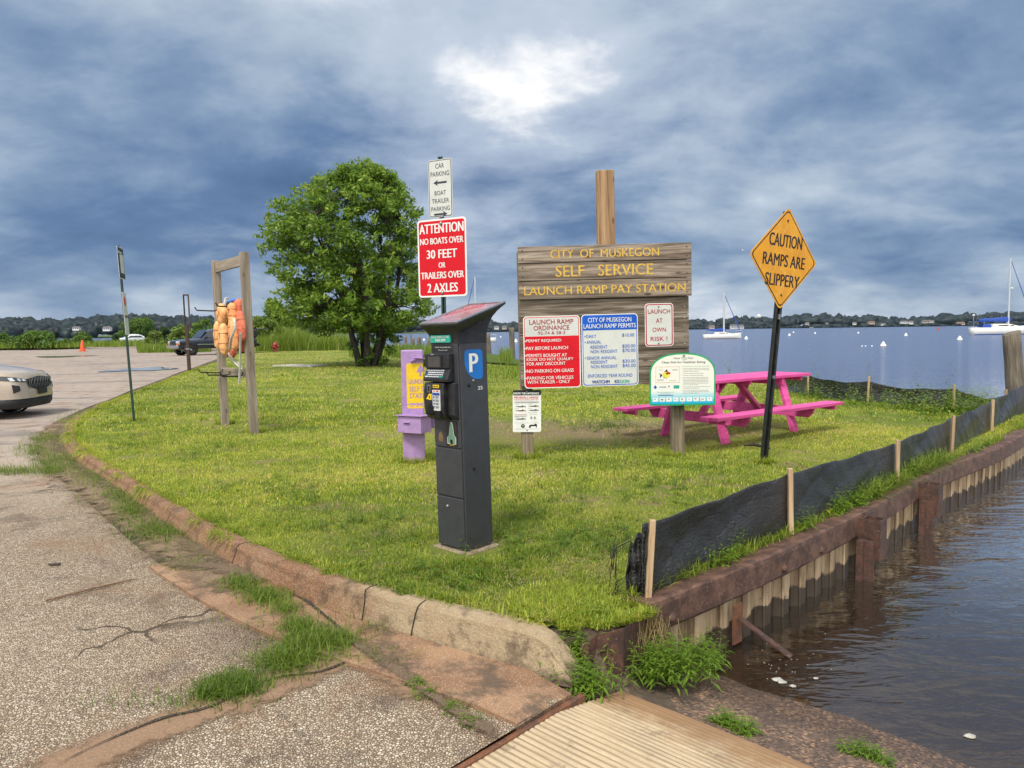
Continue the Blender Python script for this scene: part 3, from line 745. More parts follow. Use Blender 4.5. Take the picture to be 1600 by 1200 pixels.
mb = MB(); mb.bar(st(1.4, -2.1515, -.250), st(2.76, -2.1515, -.262), .030, .10, upv=(0, 0, 1)); mb.bar(st(1.4, -2.20, -.28), st(2.7, -2.20, -.28), .05, .08)
tag(mb.build('steel_edging', 'rust_bright'), 'rusty steel edging strip between the asphalt gutter and the grooved ramp', 'edging')
# water and everything under it, to the horizon
def plane(name, x0, x1, y0, y1, z, mat):
    mb_ = MB(); mb_.add([(x0, y0, z), (x1, y0, z), (x1, y1, z), (x0, y1, z)], [(0, 1, 2, 3)]); return tag(mb_.build(name, mat, recalc=False), kind='structure')
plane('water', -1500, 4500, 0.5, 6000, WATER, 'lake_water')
plane('lakebed', -6000, 6000, -3000, 9000, -3.2, 'lake_floor')
land_poly = [(p.x, p.y) for p in SS[20:]] + [(-70, 128), (-120, 175), (-140, 240), (-420, 420), (-1500, 500), (-1500, -400), (-230, -400), (-261, -41), (-261, 79), (-200, 91), (-112, 100), (-161, 199), (-109, 200), (-61, 104), (-34.3, 92), (-27.2, 70)]
tag(sheet('meadow', land_poly, lambda x, y: z_road(x, min(y, 110)) + .05, 'meadow'), kind='structure')
# skirt of earth below the lawn along the open shore
mb = MB(); vs = []
for p in SS: vs += [(p.x, p.y, z_lawn(p.x, p.y) - .02), (p.x * 1.02 + .5, p.y * 1.01 + .2, -.9)]
mb.add(vs, [(2 * i, 2 * i + 1, 2 * i + 3, 2 * i + 2) for i in range(len(SS) - 1)]); tag(mb.build('shore_bank', 'dirt'), kind='structure')

# ------------------------------------------------------------------ seawall, silt fences
def wall_pts(d, step=.05): return resample(offset(WS, d), step)
root = thing('seawall', 'rusty steel sheet pile seawall with a heavy brown cap along the boat ramp', 'seawall', (0.76, 4.03, 0))
def rel(o, root_):
    o.parent = root_; o.matrix_parent_inverse = Matrix.Translation(-Vector(root_.location)) if root_.rotation_euler.z == 0 else root_.matrix_world.inverted()
    return o
# sheet piles: folded steel
mb = MB(); P0 = resample(offset(WS, -.055), .135); vs = []
vs0 = []
for i, p in enumerate(P0):
    a = P0[max(i - 1, 0)]; b = P0[min(i + 1, len(P0) - 1)]; t_ = (b - a).normalized(); nrm = Vector((t_.y, -t_.x, 0))
    ph = i % 2
    for du, dn in ((-.050, -.024 if ph else .024), (.050, -.024 if ph else .024)):
        q = p + t_ * du + nrm * dn; vs0.append(q)
for q in vs0: vs += [(q.x, q.y, .0), (q.x, q.y, -1.4)]
mb.add(vs, [(2 * i, 2 * i + 2, 2 * i + 3, 2 * i + 1) for i in range(len(vs0) - 1)])
rel(mb.build('sheet_piles', 'sheet_pile'), root)
# interlock ribs catch the light along each fold
mb = MB()
for i in range(0, min(len(vs0), 120)):
    if i % 4 in (1, 2): continue
    q = vs0[i]; mb.bar(q + Vector((0, 0, -.02)), q + Vector((0, 0, -.9)), .014, .02)
rel(mb.build('interlock', 'sheet_pile'), root)
# cap: channel beam
mb = MB(); C_ = wall_pts(0, .12); prof = [(-.23, .012), (-.012, .034), (.010, .026), (.014, .0), (.014, -.142), (.0, -.16), (-.05, -.16), (-.05, -.14)]
vs = []
for i, p in enumerate(C_):
    a = C_[max(i - 1, 0)]; b = C_[min(i + 1, len(C_) - 1)]; t_ = (b - a).normalized(); nrm = Vector((t_.y, -t_.x, 0))
    for d, z in prof: vs.append(p + nrm * (d + random.uniform(-.003, .003)) + Vector((0, 0, z + random.uniform(-.003, .003))))
n = len(prof)
mb.add(vs, [(i * n + k, i * n + k + 1, (i + 1) * n + k + 1, (i + 1) * n + k) for i in range(len(C_) - 1) for k in range(n - 1)] + [tuple(range(n))])
rel(mb.build('cap_beam', 'rust_cap'), root)
L_ = wall_pts(.016, .1)
def wallp(k, d=0.0):
    L = wall_pts(d, .1); k = int(k * 10); t_ = (L[k + 1] - L[k]).normalized(); return L[k], t_, Vector((t_.y, -t_.x, 0))
for k in (.2, 1.5, 2.15, 3.2, 4.7):
    p, t_, nr = wallp(k, .012); mb = MB(); mb.ell(p + Vector((0, 0, -.10)), (.03, .03, .03), 10, 6); rel(mb.build('bolt', 'rust_dark'), root)
# boxed fender piles standing out from the wall
for k in (2.98, 4.78):
    p, t_, nr = wallp(k, .0); mb = MB(); rot = Matrix((t_, nr, Vector((0, 0, 1)))).transposed()
    c = p + nr * .10
    for du, dn, wx, wy in ((-.075, 0, .012, .17), (.075, 0, .012, .17), (0, .085, .16, .012), (0, -.06, .14, .012)):
        mb.box(c + t_ * du + nr * dn + Vector((0, 0, -.155)), (wx, wy, .33), rot)
    mb.box(c + t_ * -.14 + nr * -.03 + Vector((0, 0, -.65)), (.10, .05, 1.0), rot)
    mb.box(c + t_ * -.14 + nr * .03 + Vector((0, 0, -.65)), (.03, .07, 1.0), rot)
    o = rel(mb.build('fender_pile', 'rust_dark'), root)
p, t_, nr = wallp(.98, .03)
mb = MB(); mb.bar(p + nr * .0 + Vector((0, 0, -.29)), p + t_ * .10 + nr * .30 + Vector((0, 0, -.475)), .055, .012)
rel(mb.build('loose_strap', 'rust_dark'), root)
mb = MB(); pp, tt, nn_ = wallp(.98, .0); mb.box(pp + nn_ * .006 + Vector((0, 0, -.33)), (.10, .012, .26), Matrix((tt, nn_, Vector((0, 0, 1)))).transposed()); rel(mb.build('rust_patch', 'rust_bright'), root)
# wing: rusted pile ends returning to the kerb
wing = thing('wing_pile', 'short rusted sheet pile return at the corner between kerb and seawall', 'sheet pile', (.60, 3.84, 0))
mb = MB(); A_ = [Vector((.74, 4.00, 0)), Vector((.655, 3.93, 0)), Vector((.585, 3.80, 0)), Vector((.50, 3.765, 0)), Vector((.44, 3.80, 0)), Vector((.385, 3.76, 0)), Vector((.36, 3.77, 0))]
tops = [.0, -.005, -.012, -.02, -.05, -.075, -.10]
vs = []
for q, z in zip(A_, tops): vs += [(q.x, q.y, z), (q.x, q.y, -.6)]
mb.add(vs, [(2 * i, 2 * i + 2, 2 * i + 3, 2 * i + 1) for i in range(len(A_) - 1)])
vs = [(v[0] + .006, v[1] + .014, v[2]) for v in vs]; mb.add(vs, [(2 * i, 2 * i + 1, 2 * i + 3, 2 * i + 2) for i in range(len(A_) - 1)])
mb.add([(q.x, q.y, z) for q, z in zip(A_, tops)] + [(q.x + .006, q.y + .014, z) for q, z in zip(A_, tops)], [(i, i + 1, i + 8, i + 7) for i in range(len(A_) - 1)])
rel(mb.build('pile_plate', 'rust_dark', recalc=False), wing)
mb = MB(); mb.tube([(.37, 3.74, -.06), (.365, 3.735, -.12), (.375, 3.74, -.19)], [.022, .03, .02], 8); rel(mb.build('pile_lug', 'rust_dark'), wing)

def silt_fence(name, label, stakes, hs, hz, rootp, bulge=.05, sag=.014, seed=1, fray=False):
    root = thing(name, label, 'silt fence', rootp)
    for (p, h) in zip(stakes, hs):
        mb = MB(); tilt = Vector((random.uniform(-.03, .03), random.uniform(-.02, .02), h))
        if fray and p is stakes[0]: tilt = Vector((.035, .0, h))
        mb.bar(p + Vector((0, 0, -.15)), p + tilt, .036, .036, bev=.004)
        rel(mb.build('stake', 'wood_stake'), root)
    r_ = np.random.default_rng(seed); nz = 18; cols = []
    V, F = [], []
    for a in range(len(stakes) - 1):
        p, q = stakes[a], stakes[a + 1]; L = (q - p).length; nx = max(14, int(L / .04)); t_ = (q - p).normalized(); nr = Vector((-t_.y, t_.x, 0))
        ph = r_.uniform(0, 6, 6)
        for i in range(nx + (1 if a == len(stakes) - 2 else 0)):
            u = i / nx; h = (hz[a] * (1 - u) + hz[a + 1] * u) - sag * math.sin(math.pi * u) * (1 + .3 * math.sin(5 * u + ph[0]))
            for k in range(nz + 1):
                w_ = k / nz
                env = math.sin(math.pi * u) ** .6
                fold = .006 * math.sin(7 * u * L + 4.5 * w_ + ph[1]) + .007 * math.sin(2.6 * L * u - 8 * w_ + ph[2]) + .003 * math.sin(23 * u * L + 12 * w_ + ph[3]) + .016 * (1 - abs(math.sin(2.1 * u * L - 2.6 * w_ + ph[3]))) ** 5 - .013 * (1 - abs(math.sin(1.7 * u * L + 2.2 * w_ + ph[1]))) ** 6 + .009 * (1 - abs(math.sin(4.3 * u * L - 5.2 * w_ + ph[2]))) ** 4
                d = .030 + env * (bulge * math.sin(math.pi * w_ * .9) * (.7 + .5 * math.sin(4 * u + ph[4])) + fold * (1.3 - .5 * w_))
                z = w_ * h + .008 * math.sin(16 * u + ph[5]) * w_
                V.append(p + t_ * (L * u) + nr * d + Vector((0, 0, z - .02)))
    nc = len(V) // (nz + 1)
    F = [(i * (nz + 1) + k, (i + 1) * (nz + 1) + k, (i + 1) * (nz + 1) + k + 1, i * (nz + 1) + k + 1) for i in range(nc - 1) for k in range(nz)]
    V2 = [v + Vector((-.0, .004, 0)) for v in V]
    o = fast_mesh('fabric', [tuple(v) for v in V], F, 'fabric_black', smooth=True); rel(o, root)
    sm_ = o.modifiers.new('s', 'SOLIDIFY'); sm_.thickness = .003
    # seam thread running along the upper third
    for a0 in range(0, 1):
        mb = MB(); line = [V[i * (nz + 1) + int(nz * .78)] * 1.0 for i in range(nc)]
        line = [q - Vector((0, 0, 0)) for q in line]
        mb.tube([q + (EYE - q).normalized() * .004 for q in line], .0014, 5); rel(mb.build('seam_thread', 'trim_black'), root)
    return root, V, nz
stk = [Vector((x, y, 0.0)) for x, y in ((.775, 4.15), (2.12, 5.43), (3.83, 7.13), (5.47, 8.93), (7.26, 10.88), (9.36, 13.1))]
fence1, FV, fnz = silt_fence('silt_fence', 'black fabric silt fence on wooden stakes along the top of the seawall', stk, [.49, .53, .47, .48, .47, .55], [.475, .505, .45, .45, .455, .53], (.765, 4.17, 0), seed=3, fray=True)
# crumpled loose end of the fabric wrapped round the first stake
mb = MB(); nx_, nz_ = 16, 14; V = []
for i in range(nx_ + 1):
    for k in range(nz_ + 1):
        u, w_ = i / nx_, k / nz_
        V.append((.800 - .12 * u + .012 * math.sin(9 * u + 5 * w_), 4.165 + .09 * u + .022 * math.sin(21 * u + 3 * w_) + .012 * math.sin(17 * w_), -.02 + w_ * (.455 - .14 * u ** 1.5) + .012 * math.sin(16 * u)))
o = fast_mesh('loose_end', V, [(i * (nz_ + 1) + k, (i + 1) * (nz_ + 1) + k, (i + 1) * (nz_ + 1) + k + 1, i * (nz_ + 1) + k + 1) for i in range(nx_) for k in range(nz_)], 'fabric_black', smooth=True)
rel(o, fence1); o.modifiers.new('s', 'SOLIDIFY').thickness = .003
mb = MB()
for k in range(16):
    z = .03 + .4 * random.random() ** 1.3; x0, y0 = .635 + random.uniform(-.0, .04), 4.27
    mb.tube([(x0 + .05, y0 - .02, z), (x0 - .03 - random.random() * .03, y0 - .02, z - .05), (x0 - .04 - random.random() * .05, y0 - .03, max(-.0, z - .16 - random.random() * .15))], .0022, 4)
rel(mb.build('frayed_thread', 'fabric_black'), fence1)
ff = [Vector((x, y, 0.0)) for x, y in ((6.9, 19.2), (6.82, 16.6), (7.5, 15.2), (8.5, 13.85), (9.15, 13.35))]
silt_fence('silt_fence', 'low sagging black silt fence at the shore behind the pink picnic table', ff, [.5, .53, .55, .46, .4], [.44, .50, .48, .40, .30], (6.9, 19.2, 0), seed=8, sag=.10)

# ------------------------------------------------------------------ parking pay kiosk
K = thing('pay_kiosk', 'dark grey parking pay kiosk with a tilted solar top and blue P decal', 'parking kiosk', (-.345, 5.15, 0), 0)
K_ROT = Matrix.Translation((-.345, 5.15, 0)) @ Matrix.Rotation(R(-1.0), 4, 'Y') @ Matrix.Rotation(R(-44), 4, 'Z')
K.matrix_world = K_ROT
def kp(o): o.parent = K; return o
KW, KD = .305, .27                                     # local: front -Y, right side +X; near corner at the origin
mb = MB(); mb.box((-KW / 2, KD / 2, -.026), (KW + .075, KD + .075, .05), bev=.012); kp(mb.build('concrete_pad', 'silt_ragged_solid'))
mb = MB()
def rbox(x0, x1, y0, y1, z0, z1, mi=0, bev=.012, mbx=None): (mbx or mb).box(((x0 + x1) / 2, (y0 + y1) / 2, (z0 + z1) / 2), (x1 - x0, y1 - y0, z1 - z0), mi=mi, bev=bev)
rbox(-KW + .004, -.004, .006, KD - .01, -.1, 1.52)
kp(mb.build('core', 'kiosk_grey'))
mb = MB(); rbox(-.012, .0, .004, KD, .015, 1.515, bev=.005); kp(mb.build('side_panel', 'kiosk_grey'))
mb = MB(); rbox(-KW, -KW + .012, .004, KD, .015, 1.515, bev=.005); kp(mb.build('side_panel', 'kiosk_grey'))
mb = MB(); rbox(-KW, -.014, -.006, .02, .015, .385, bev=.006); door = kp(mb.build('lower_door', 'kiosk_grey'))
mb = MB(); mb.add(*_disc(-.185, .315, -.006, .013)); kp(mb.build('lock', 'kiosk_silver')).parent = door
mb = MB(); rbox(-KW, -.014, -.006, .02, .392, .750, bev=.006); kp(mb.build('middle_door', 'kiosk_grey'))
mb = MB(); rbox(-KW, -.014, -.006, .02, .757, 1.515, bev=.006); front = kp(mb.build('upper_front', 'kiosk_grey'))
# lower half of the front: ticket cup and coin return
mb = MB(); rbox(-.17, -.045, -.011, -.004, .772, .955, bev=.002); kp(mb.build('ticket_plate', 'kiosk_black'))
tree = [(0, .0), (.018, -.012), (.018, -.035), (.05, -.03), (.05, .02), (.028, .04), (.02, .1), (.012, .135), (0, .145)]
tree = tree + [(-x, z) for x, z in tree[-2:0:-1]]
mb = MB(); mb.prism([(-.105 + x * .95, .815 + z * .92) for x, z in tree], -.010, -.0135, 0); mb.prism([(-.105 + x * .80, .8205 + z * .845) for x, z in tree], -.012, -.0155, 1); mb.box((-.105, -.0155, .812), (.022, .004, .016), mi=2)
text(mb, "TICKETS", -.128, .775, -.082, .785, -.0125, 3); kp(mb.build('ticket_slot', ['pale_line', 'sage', 'hole', 'decal_yellow']))
arch = [(-.255, .795), (-.205, .795), (-.205, .83), (-.215, .86), (-.23, .87), (-.245, .86), (-.255, .83)]
mb = MB(); mb.prism(arch, -.004, -.0085, 0); kp(mb.build('coin_return', 'brass_hole'))
# payment module: a bulging black block with a scooped chin
mb = MB(); prof = [(.0, 1.235), (-.075, 1.235), (-.085, 1.17), (-.085, 1.06), (-.075, 1.0), (-.035, .965), (.0, .96)]
mb.ext(prof, -KW - .012, -.10); pay = kp(mb.build('payment_module', 'kiosk_black'))
pay.modifiers.new('b', 'BEVEL').width = .008; pay.modifiers['b'].segments = 2
mb = MB(); mb.ext([(.0, 1.235), (-.045, 1.235), (-.05, 1.0), (.0, .96)], -.0995, -.022); o = kp(mb.build('card_reader', 'kiosk_black')); o.modifiers.new('b', 'BEVEL').width = .006
mb = MB(); mb.ell((-.235, -.082, 1.045), (.048, .012, .05), 14, 8); kp(mb.build('cup', 'hole'))
mb = MB(); mb.prism(rrect(-.262, 1.165, -.228, 1.222, .014), -.080, -.094, 0); mb.prism(rrect(-.254, 1.172, -.236, 1.214, .008), -.092, -.0955, 1); kp(mb.build('coin_slot', ['kiosk_silver', 'hole']))
mb = MB(); mb.prism([(-.285, 1.115), (-.225, 1.11), (-.222, 1.155), (-.25, 1.155)], -.083, -.089, 0); mb.prism([(-.25, 1.122), (-.242, 1.122), (-.242, 1.142), (-.25, 1.142)], -.088, -.0905, 1); kp(mb.build('coin_label', ['decal_yellow', 'sign_black']))
mb = MB(); mb.prism(rrect(-.212, 1.035, -.128, 1.185, .004), -.085, -.0895, 0); mb.prism(rrect(-.208, 1.145, -.132, 1.165, .001), -.089, -.0908, 1)
for i in range(4):
    z = 1.132 - i * .024; mb.box((-.196, -.0902, z), (.013, .002, .014), mi=1 if i < 2 else 2)
    for q in range(3): mb.box((-.163 + .004 * (q % 2), -.0902, z + .006 - q * .006), (.045 - .007 * q, .002, .0025), mi=2)
mb.box((-.19, -.0902, 1.177), (.02, .002, .009), mi=3); mb.box((-.155, -.0902, 1.177), (.024, .002, .009), mi=4)
kp(mb.build('instruction_sticker', ['sticker_white', 'sign_navy', 'print_dgrey', 'amber', 'sign_red']))
mb = MB(); mb.prism(rrect(-.205, 1.2, -.140, 1.222, .003), -.083, -.0885, 0); text(mb, "INSERT CARD", -.199, 1.206, -.146, 1.216, -.0895, 1); kp(mb.build('card_label', ['decal_yellow', 'sign_black']))
mb = MB(); rbox(-.195, -.135, -.088, -.06, .985, 1.03, bev=.004); kp(mb.build('card_slot', 'hole'))
# screen module: hooded block, screen tilted in it, keyboard on the ledge
mb = MB(); prof = [(.0, 1.445), (-.055, 1.445), (-.060, 1.44), (-.060, 1.345), (-.045, 1.335), (-.080, 1.262), (-.078, 1.243), (.0, 1.243)]
mb.ext(prof, -KW - .014, -.055); scr = kp(mb.build('screen_module', 'kiosk_black')); scr.modifiers.new('b', 'BEVEL').width = .006; scr.modifiers['b'].segments = 2
mb = MB(); mb.prism(rrect(-KW + .014, 1.342, -.125, 1.434, .006), -.058, -.066, 0); kp(mb.build('screen_frame', 'trim_black'))
mb = MB(); mb.prism(rrect(-KW + .03, 1.35, -.142, 1.425, .004), -.063, -.0675, 0); mb.box((-.23, -.062, 1.4395), (.03, .003, .003), mi=1); kp(mb.build('screen', ['screen', 'key_white']))
a = Vector((0, -.045, 1.335)); b = Vector((0, -.080, 1.262)); ud = (b - a).normalized(); kn = Vector((0, ud.z, -ud.y)); kn = kn if kn.y < 0 else -kn
rt = Matrix((Vector((1, 0, 0)), ud, kn)).transposed()
for r_ in range(4):
    for c in range(10):
        if r_ == 3 and c in (1, 8, 9): continue
        wd = .032 if (r_ == 3 and c == 0) else .0135
        x = -.292 + c * .0195 + (.009 if wd > .02 else 0); mat_ = 'key_blue' if (c == 0 and r_ in (1, 2)) else 'key_white'
        mb = MB(); mb.box(a + ud * (.014 + r_ * .0165) + kn * .004 + Vector((x, 0, 0)), (wd, .0105, .006), rt, bev=.0018); kp(mb.build('key', mat_))
mb = MB(); mb.box(a + ud * (.014 + 3 * .0165) + kn * .004 + Vector((-.292 + 8.6 * .0195, 0, 0)), (.036, .0105, .006), rt, bev=.0018); kp(mb.build('enter_key', 'sign_teal'))
# notice strip
mb = MB(); mb.prism(rrect(-KW + .012, 1.455, -.06, 1.508, .002), -.004, -.0085, 0)
text(mb, "Pay for your parking here", -KW + .05, 1.485, -.085, 1.495, -.0095, 1); text(mb, "Keep your receipt", -KW + .085, 1.465, -.12, 1.473, -.0095, 1)
kp(mb.build('notice_strip', ['kiosk_black', 'sign_white']))
# side: decal, lock, number
mb = MB(); pts = rrect(.045, 1.252, .228, 1.482, .03); pts = [(x, z) for x, z in pts]
dec = []
for k in range(9): a_ = R(90 * k / 8); dec.append((.222 - .03 + .03 * math.cos(a_), 1.468 - .03 + .03 * math.sin(a_)))
dec += [(.075, 1.468)] + [(.045 + .03 * (1 - math.sin(R(90 * k / 6))), 1.438 + .03 * math.cos(R(90 * k / 6))) for k in range(7)]
dec += [(.045 + .13 * (1 - math.cos(R(90 * k / 10))), 1.385 - .135 * math.sin(R(90 * k / 10))) for k in range(11)]
dec += [(.222 - .03 + .03 * math.sin(R(90 * k / 6)), 1.25 + .03 * (1 - math.cos(R(90 * k / 6)))) for k in range(7)]
M_side = Matrix.Rotation(R(90), 4, 'Z')                  # local X -> kiosk Y, local -Y -> kiosk +X
mb = MB(); mb.prism(dec, .0005, -.0015, 0)
text(mb, "P", .093, 1.305, .172, 1.44, -.0025, 1, .035); o = kp(mb.build('parking_decal', ['kiosk_blue', 'sign_white'])); o.matrix_local = M_side
mb = MB(); text(mb, "25", .165, 1.172, .212, 1.198, -.002, 0, .02); o = kp(mb.build('number', ['sign_white'])); o.matrix_local = M_side
mb = MB(); mb.add(*_disc(.123, 1.243, 0, .011), 0); o = kp(mb.build('side_lock', 'kiosk_silver')); o.matrix_local = M_side
mb = MB(); mb.add(*_disc(.078, 1.212, 0, .013), 0); o = kp(mb.build('key_hole', 'hole')); o.matrix_local = M_side
mb = MB(); mb.add(*_disc(.1, .60, 0, .012), 0); o = kp(mb.build('key_hole', 'hole')); o.matrix_local = M_side
# hood: flares out to a tilted rectangular top
def ring(z0, z1, x0, x1, y0, y1): return [(x0, y0, z0), (x1, y0, z0), (x1, y1, z1), (x0, y1, z1)]
rings = [ring(1.512, 1.512, -KW, .0, -.004, KD)]
for u in (.12, .3, .5, .68, .82, .93, 1.0):
    e = u ** 2.4; f_ = u ** 3.0
    rings.append(ring(1.512 + .135 * u, 1.512 + .285 * u, -KW - .05 * e, .048 * e, -.004 - .062 * e, KD + .165 * f_))
rings.append([(x, y, z + .012) for x, y, z in rings[-1]])
vs = [q for r_ in rings for q in r_]
mb = MB(); mb.add(vs, [(i * 4 + k, i * 4 + (k + 1) % 4, i * 4 + 4 + (k + 1) % 4, i * 4 + 4 + k) for i in range(len(rings) - 1) for k in range(4)] + [(3, 2, 1, 0), tuple(range(len(vs) - 4, len(vs)))])
hood = kp(mb.build('solar_hood', 'kiosk_black'))
tp = [Vector(q) for q in rings[-1]]; c0 = sum(tp, Vector()) / 4
ux = (tp[1] - tp[0]).normalized(); uy = (tp[3] - tp[0]).normalized(); un = ux.cross(uy)
fr_ = Matrix((ux, uy, un)).transposed().to_4x4(); fr_.translation = c0
lx, ly = (tp[1] - tp[0]).length, (tp[3] - tp[0]).length
mb = MB()
for sx, sy, wx, wy in ((0, -1, lx, .022), (0, 1, lx, .022), (-1, 0, .022, ly - .044), (1, 0, .022, ly - .044)):
    mb.box((sx * (lx / 2 - .011), sy * (ly / 2 - .011), .004), (wx, wy, .012))
o = kp(mb.build('panel_frame', 'galv')); o.matrix_local = fr_
mb = MB(); mb.box((0, 0, .002), (lx - .046, ly - .046, .006)); o = kp(mb.build('solar_panel', 'solar')); o.matrix_local = fr_
mb = MB(); mb.prism(rrect(-KW + .012, 1.524, -.075, 1.578, .006), -.002, -.0165, 0)
text(mb, "ENFORCEMENT HOURS", -KW + .024, 1.557, -.087, 1.571, -.0178, 1); text(mb, "9AM-9PM", -KW + .07, 1.531, -.125, 1.551, -.0178, 1, .03)
o = kp(mb.build('hours_sticker', ['sign_teal', 'sign_white'])); o.matrix_local = Matrix.Translation((0, -.004, 0))

# ------------------------------------------------------------------ purple pay post
PX, PY = -1.235, 8.98
P = thing('pay_post', 'purple steel pipe post with yellow launch decal and a fee box', 'pay post', (PX, PY, 0))
P.rotation_euler = (0, 0, R(6)); PW = .133
def uz(y): return 1.385 - (y - 95) * .00138
def ux_(x): return -.133 + (x - 55) * .00138
mb = MB(); mb.box((0, 0, .59), (2 * PW, 2 * PW, 1.58), bev=.012); mb.build('tube', 'purple_paint', P)
mb = MB(); mb.box((0, 0, uz(578)), (2 * PW + .008, 2 * PW + .008, .010), bev=.002); mb.build('weld_band', 'purple_paint', P)
mb = MB(); x0, z0, z1 = ux_(100), uz(617), uz(215)
crn = rrect(x0, z0, PW + .2, z1, .03); crn = [(min(x, PW - .001), z) for x, z in crn]
mb.prism(crn, -PW, -PW - .0015, 0)
def tx(s_, a, b_, y0, y1): text(mb, s_, ux_(a), uz(y1), ux_(b_), uz(y0), -PW - .003, 1, .012)
tx("LAUNCH", 120, 241, 355, 398); tx("SELF S", 124, 247, 420, 464); tx("STATI", 124, 246, 481, 526); tx("CITY OF MU", 126, 248, 566, 604)
mb.add([(ux_(x), -PW - .0035, uz(y)) for x, y in ((213, 330), (233, 330), (233, 292), (247, 292), (247, 255), (222, 225), (188, 296), (213, 292))], [(0, 1, 2, 3, 4, 5, 6, 7)], 1)
# the decal carries on round the right-hand corner
side = [(PW + .0015, -PW + .001, z0), (PW + .0015, .0, z0), (PW + .0015, .0, z1), (PW + .0015, -PW + .001, z1)]
mb.add(side, [(0, 1, 2, 3)], 0)
q = MB(); text(q, "RAMP", .012, uz(398), .115, uz(355), 0, 1, .012); text(q, "ERVICE", .0, uz(464), .12, uz(420), 0, 1, .012); text(q, "ON", .005, uz(526), .06, uz(481), 0, 1, .012); text(q, "SKEGON", .0, uz(604), .1, uz(566), 0, 1, .012)
mb.add([(PW + .003 - y * 1.0, -PW + x, z) for x, y, z in q.v], q.f, 1)
mb.build('launch_decal', ['decal_yellow', 'purple_paint'], P)
mb = MB(); mb.box((.11, -.10, 1.275), (.17, .17, .008), Euler((R(-6), R(3), R(0)))); mb.box((.03, -.12, 1.262), (.10, .12, .006), Euler((0, R(-24), 0))); mb.build('rain_flap', 'purple_paint', P)
box = MB(); box.box((.015, -.15, .475), (.34, .24, .20), Euler((0, 0, R(-32))), bev=.005); bx = box.build('fee_box', 'purple_paint', P)
mb = MB(); mb.box((.02, -.155, .583), (.39, .28, .012), Euler((R(-3), 0, R(-32)))); o = mb.build('box_lid', 'purple_paint', P); o.parent = bx
mb = MB(); mb.box((-.075, -.235, .505), (.10, .03, .02), Euler((0, 0, R(-32))), mi=0); mb.box((-.078, -.248, .498), (.07, .008, .008), Euler((0, 0, R(-32))), mi=1); o = mb.build('envelope_slot', ['purple_paint', 'hole'], P); o.parent = bx
mb = MB(); mb.box((.23, -.02, .475), (.16, .14, .13), Euler((0, 0, R(-32))), bev=.004); o = mb.build('side_chute', 'purple_paint', P); o.parent = bx
mb = MB(); mb.lathe([(.02, 0), (.02, .03), (0.001, .03)], (.10, -.155, .425), 10); o = mb.build('padlock', 'brass_hole', P); o.parent = bx

# ------------------------------------------------------------------ road signs on posts
def u_post(name, h, mat, parent, w=.06, d=.035, lip=.02, z0=-.3):
    mb = MB()
    for x0, x1, y0, y1 in ((-w / 2 + lip, w / 2 - lip, d - .005, d), (-w / 2 + lip - .005, -w / 2 + lip, 0, d), (w / 2 - lip, w / 2 - lip + .005, 0, d), (-w / 2, -w / 2 + lip - .005, 0, .005), (w / 2 - lip + .005, w / 2, 0, .005)):
        mb.box(((x0 + x1) / 2, (y0 + y1) / 2, (h + z0) / 2), (x1 - x0, y1 - y0, h - z0))
    return mb.build(name, mat, parent)
def panel(name, parent, cx, cz, w, h, r, mats, layers, y=-.004, label=None):
    """flat sheet sign with printed layers; layers = [(polygon, material index)]"""
    mb = MB(); mb.prism(rrect(cx - w / 2, cz - h / 2, cx + w / 2, cz + h / 2, r), y, y - .004, 0)
    for i, (pl, mi) in enumerate(layers): mb.prism(pl, y - .004, y - .0052 - .0012 * i, mi, cap0=False)
    o = mb.build(name, mats, parent)
    if label: o['label'] = label
    return o
A = thing('sign_post', 'green post behind the kiosk with a red ATTENTION sign under a white parking sign', 'road sign', (-.785, 8.52, 0))
YAW = R(-27)
A.matrix_world = Matrix.Translation((-.785, 8.52, 0)) @ Matrix.Rotation(R(-.2), 4, 'Y') @ Matrix.Rotation(YAW, 4, 'Z')
u_post('post', 3.62, 'green_steel', A)
sx, sy = 8.5 / 1130 / math.cos(YAW), 8.5 / 1130
def q_red(x, y): return ((x - 695) * sx, 1.6 + (518.2 - y) * sy)
rz = (q_red(0, 404)[1]); 
w_, h_ = 79 * sx, 120 * sy
rs = panel('sign_panel', A, 0, rz, w_, h_, .04, ['sign_white', 'sign_red'], [(rrect(-w_ / 2 + .02, rz - h_ / 2 + .02, w_ / 2 - .02, rz + h_ / 2 - .02, .03), 1)], label='red sign reading ATTENTION NO BOATS OVER 30 FEET')
mb = MB()
for s_, fx, c, hh in (("ATTENTION", .90, .345, .112), ("NO BOATS OVER", .885, .20, .073), ("30 FEET", .62, .048, .10), ("OR", .135, -.082, .062), ("TRAILERS OVER", .88, -.198, .078), ("2 AXLES", .62, -.345, .105)):
    text(mb, s_, -w_ / 2 * fx, rz + c * h_ / .905 - hh / 2, w_ / 2 * fx, rz + c * h_ / .905 + hh / 2, -.0108, 0, .028)
lt = mb.build('lettering', 'sign_white', rs)
mb = MB(); mb.add(*_disc(-.005, rz + h_ / 2 - .055, -.0095, .02)); mb.add(*_disc(-.005, rz - h_ / 2 + .05, -.0095, .02)); mb.build('bolt', 'galv', rs)
wz = q_red(0, 298)[1]; w2, h2 = 38.5 * sx, 87.5 * sy
ws = panel('sign_panel', A, 0, wz, w2, h2, .028, ['sign_grey', 'sign_dark', 'sign_grey'], [(rrect(-w2 / 2 + .008, wz - h2 / 2 + .008, w2 / 2 - .008, wz + h2 / 2 - .008, .024), 1), (rrect(-w2 / 2 + .016, wz - h2 / 2 + .016, w2 / 2 - .016, wz + h2 / 2 - .016, .02), 2)], label='white sign reading CAR PARKING BOAT TRAILER PARKING with two arrows')
mb = MB()
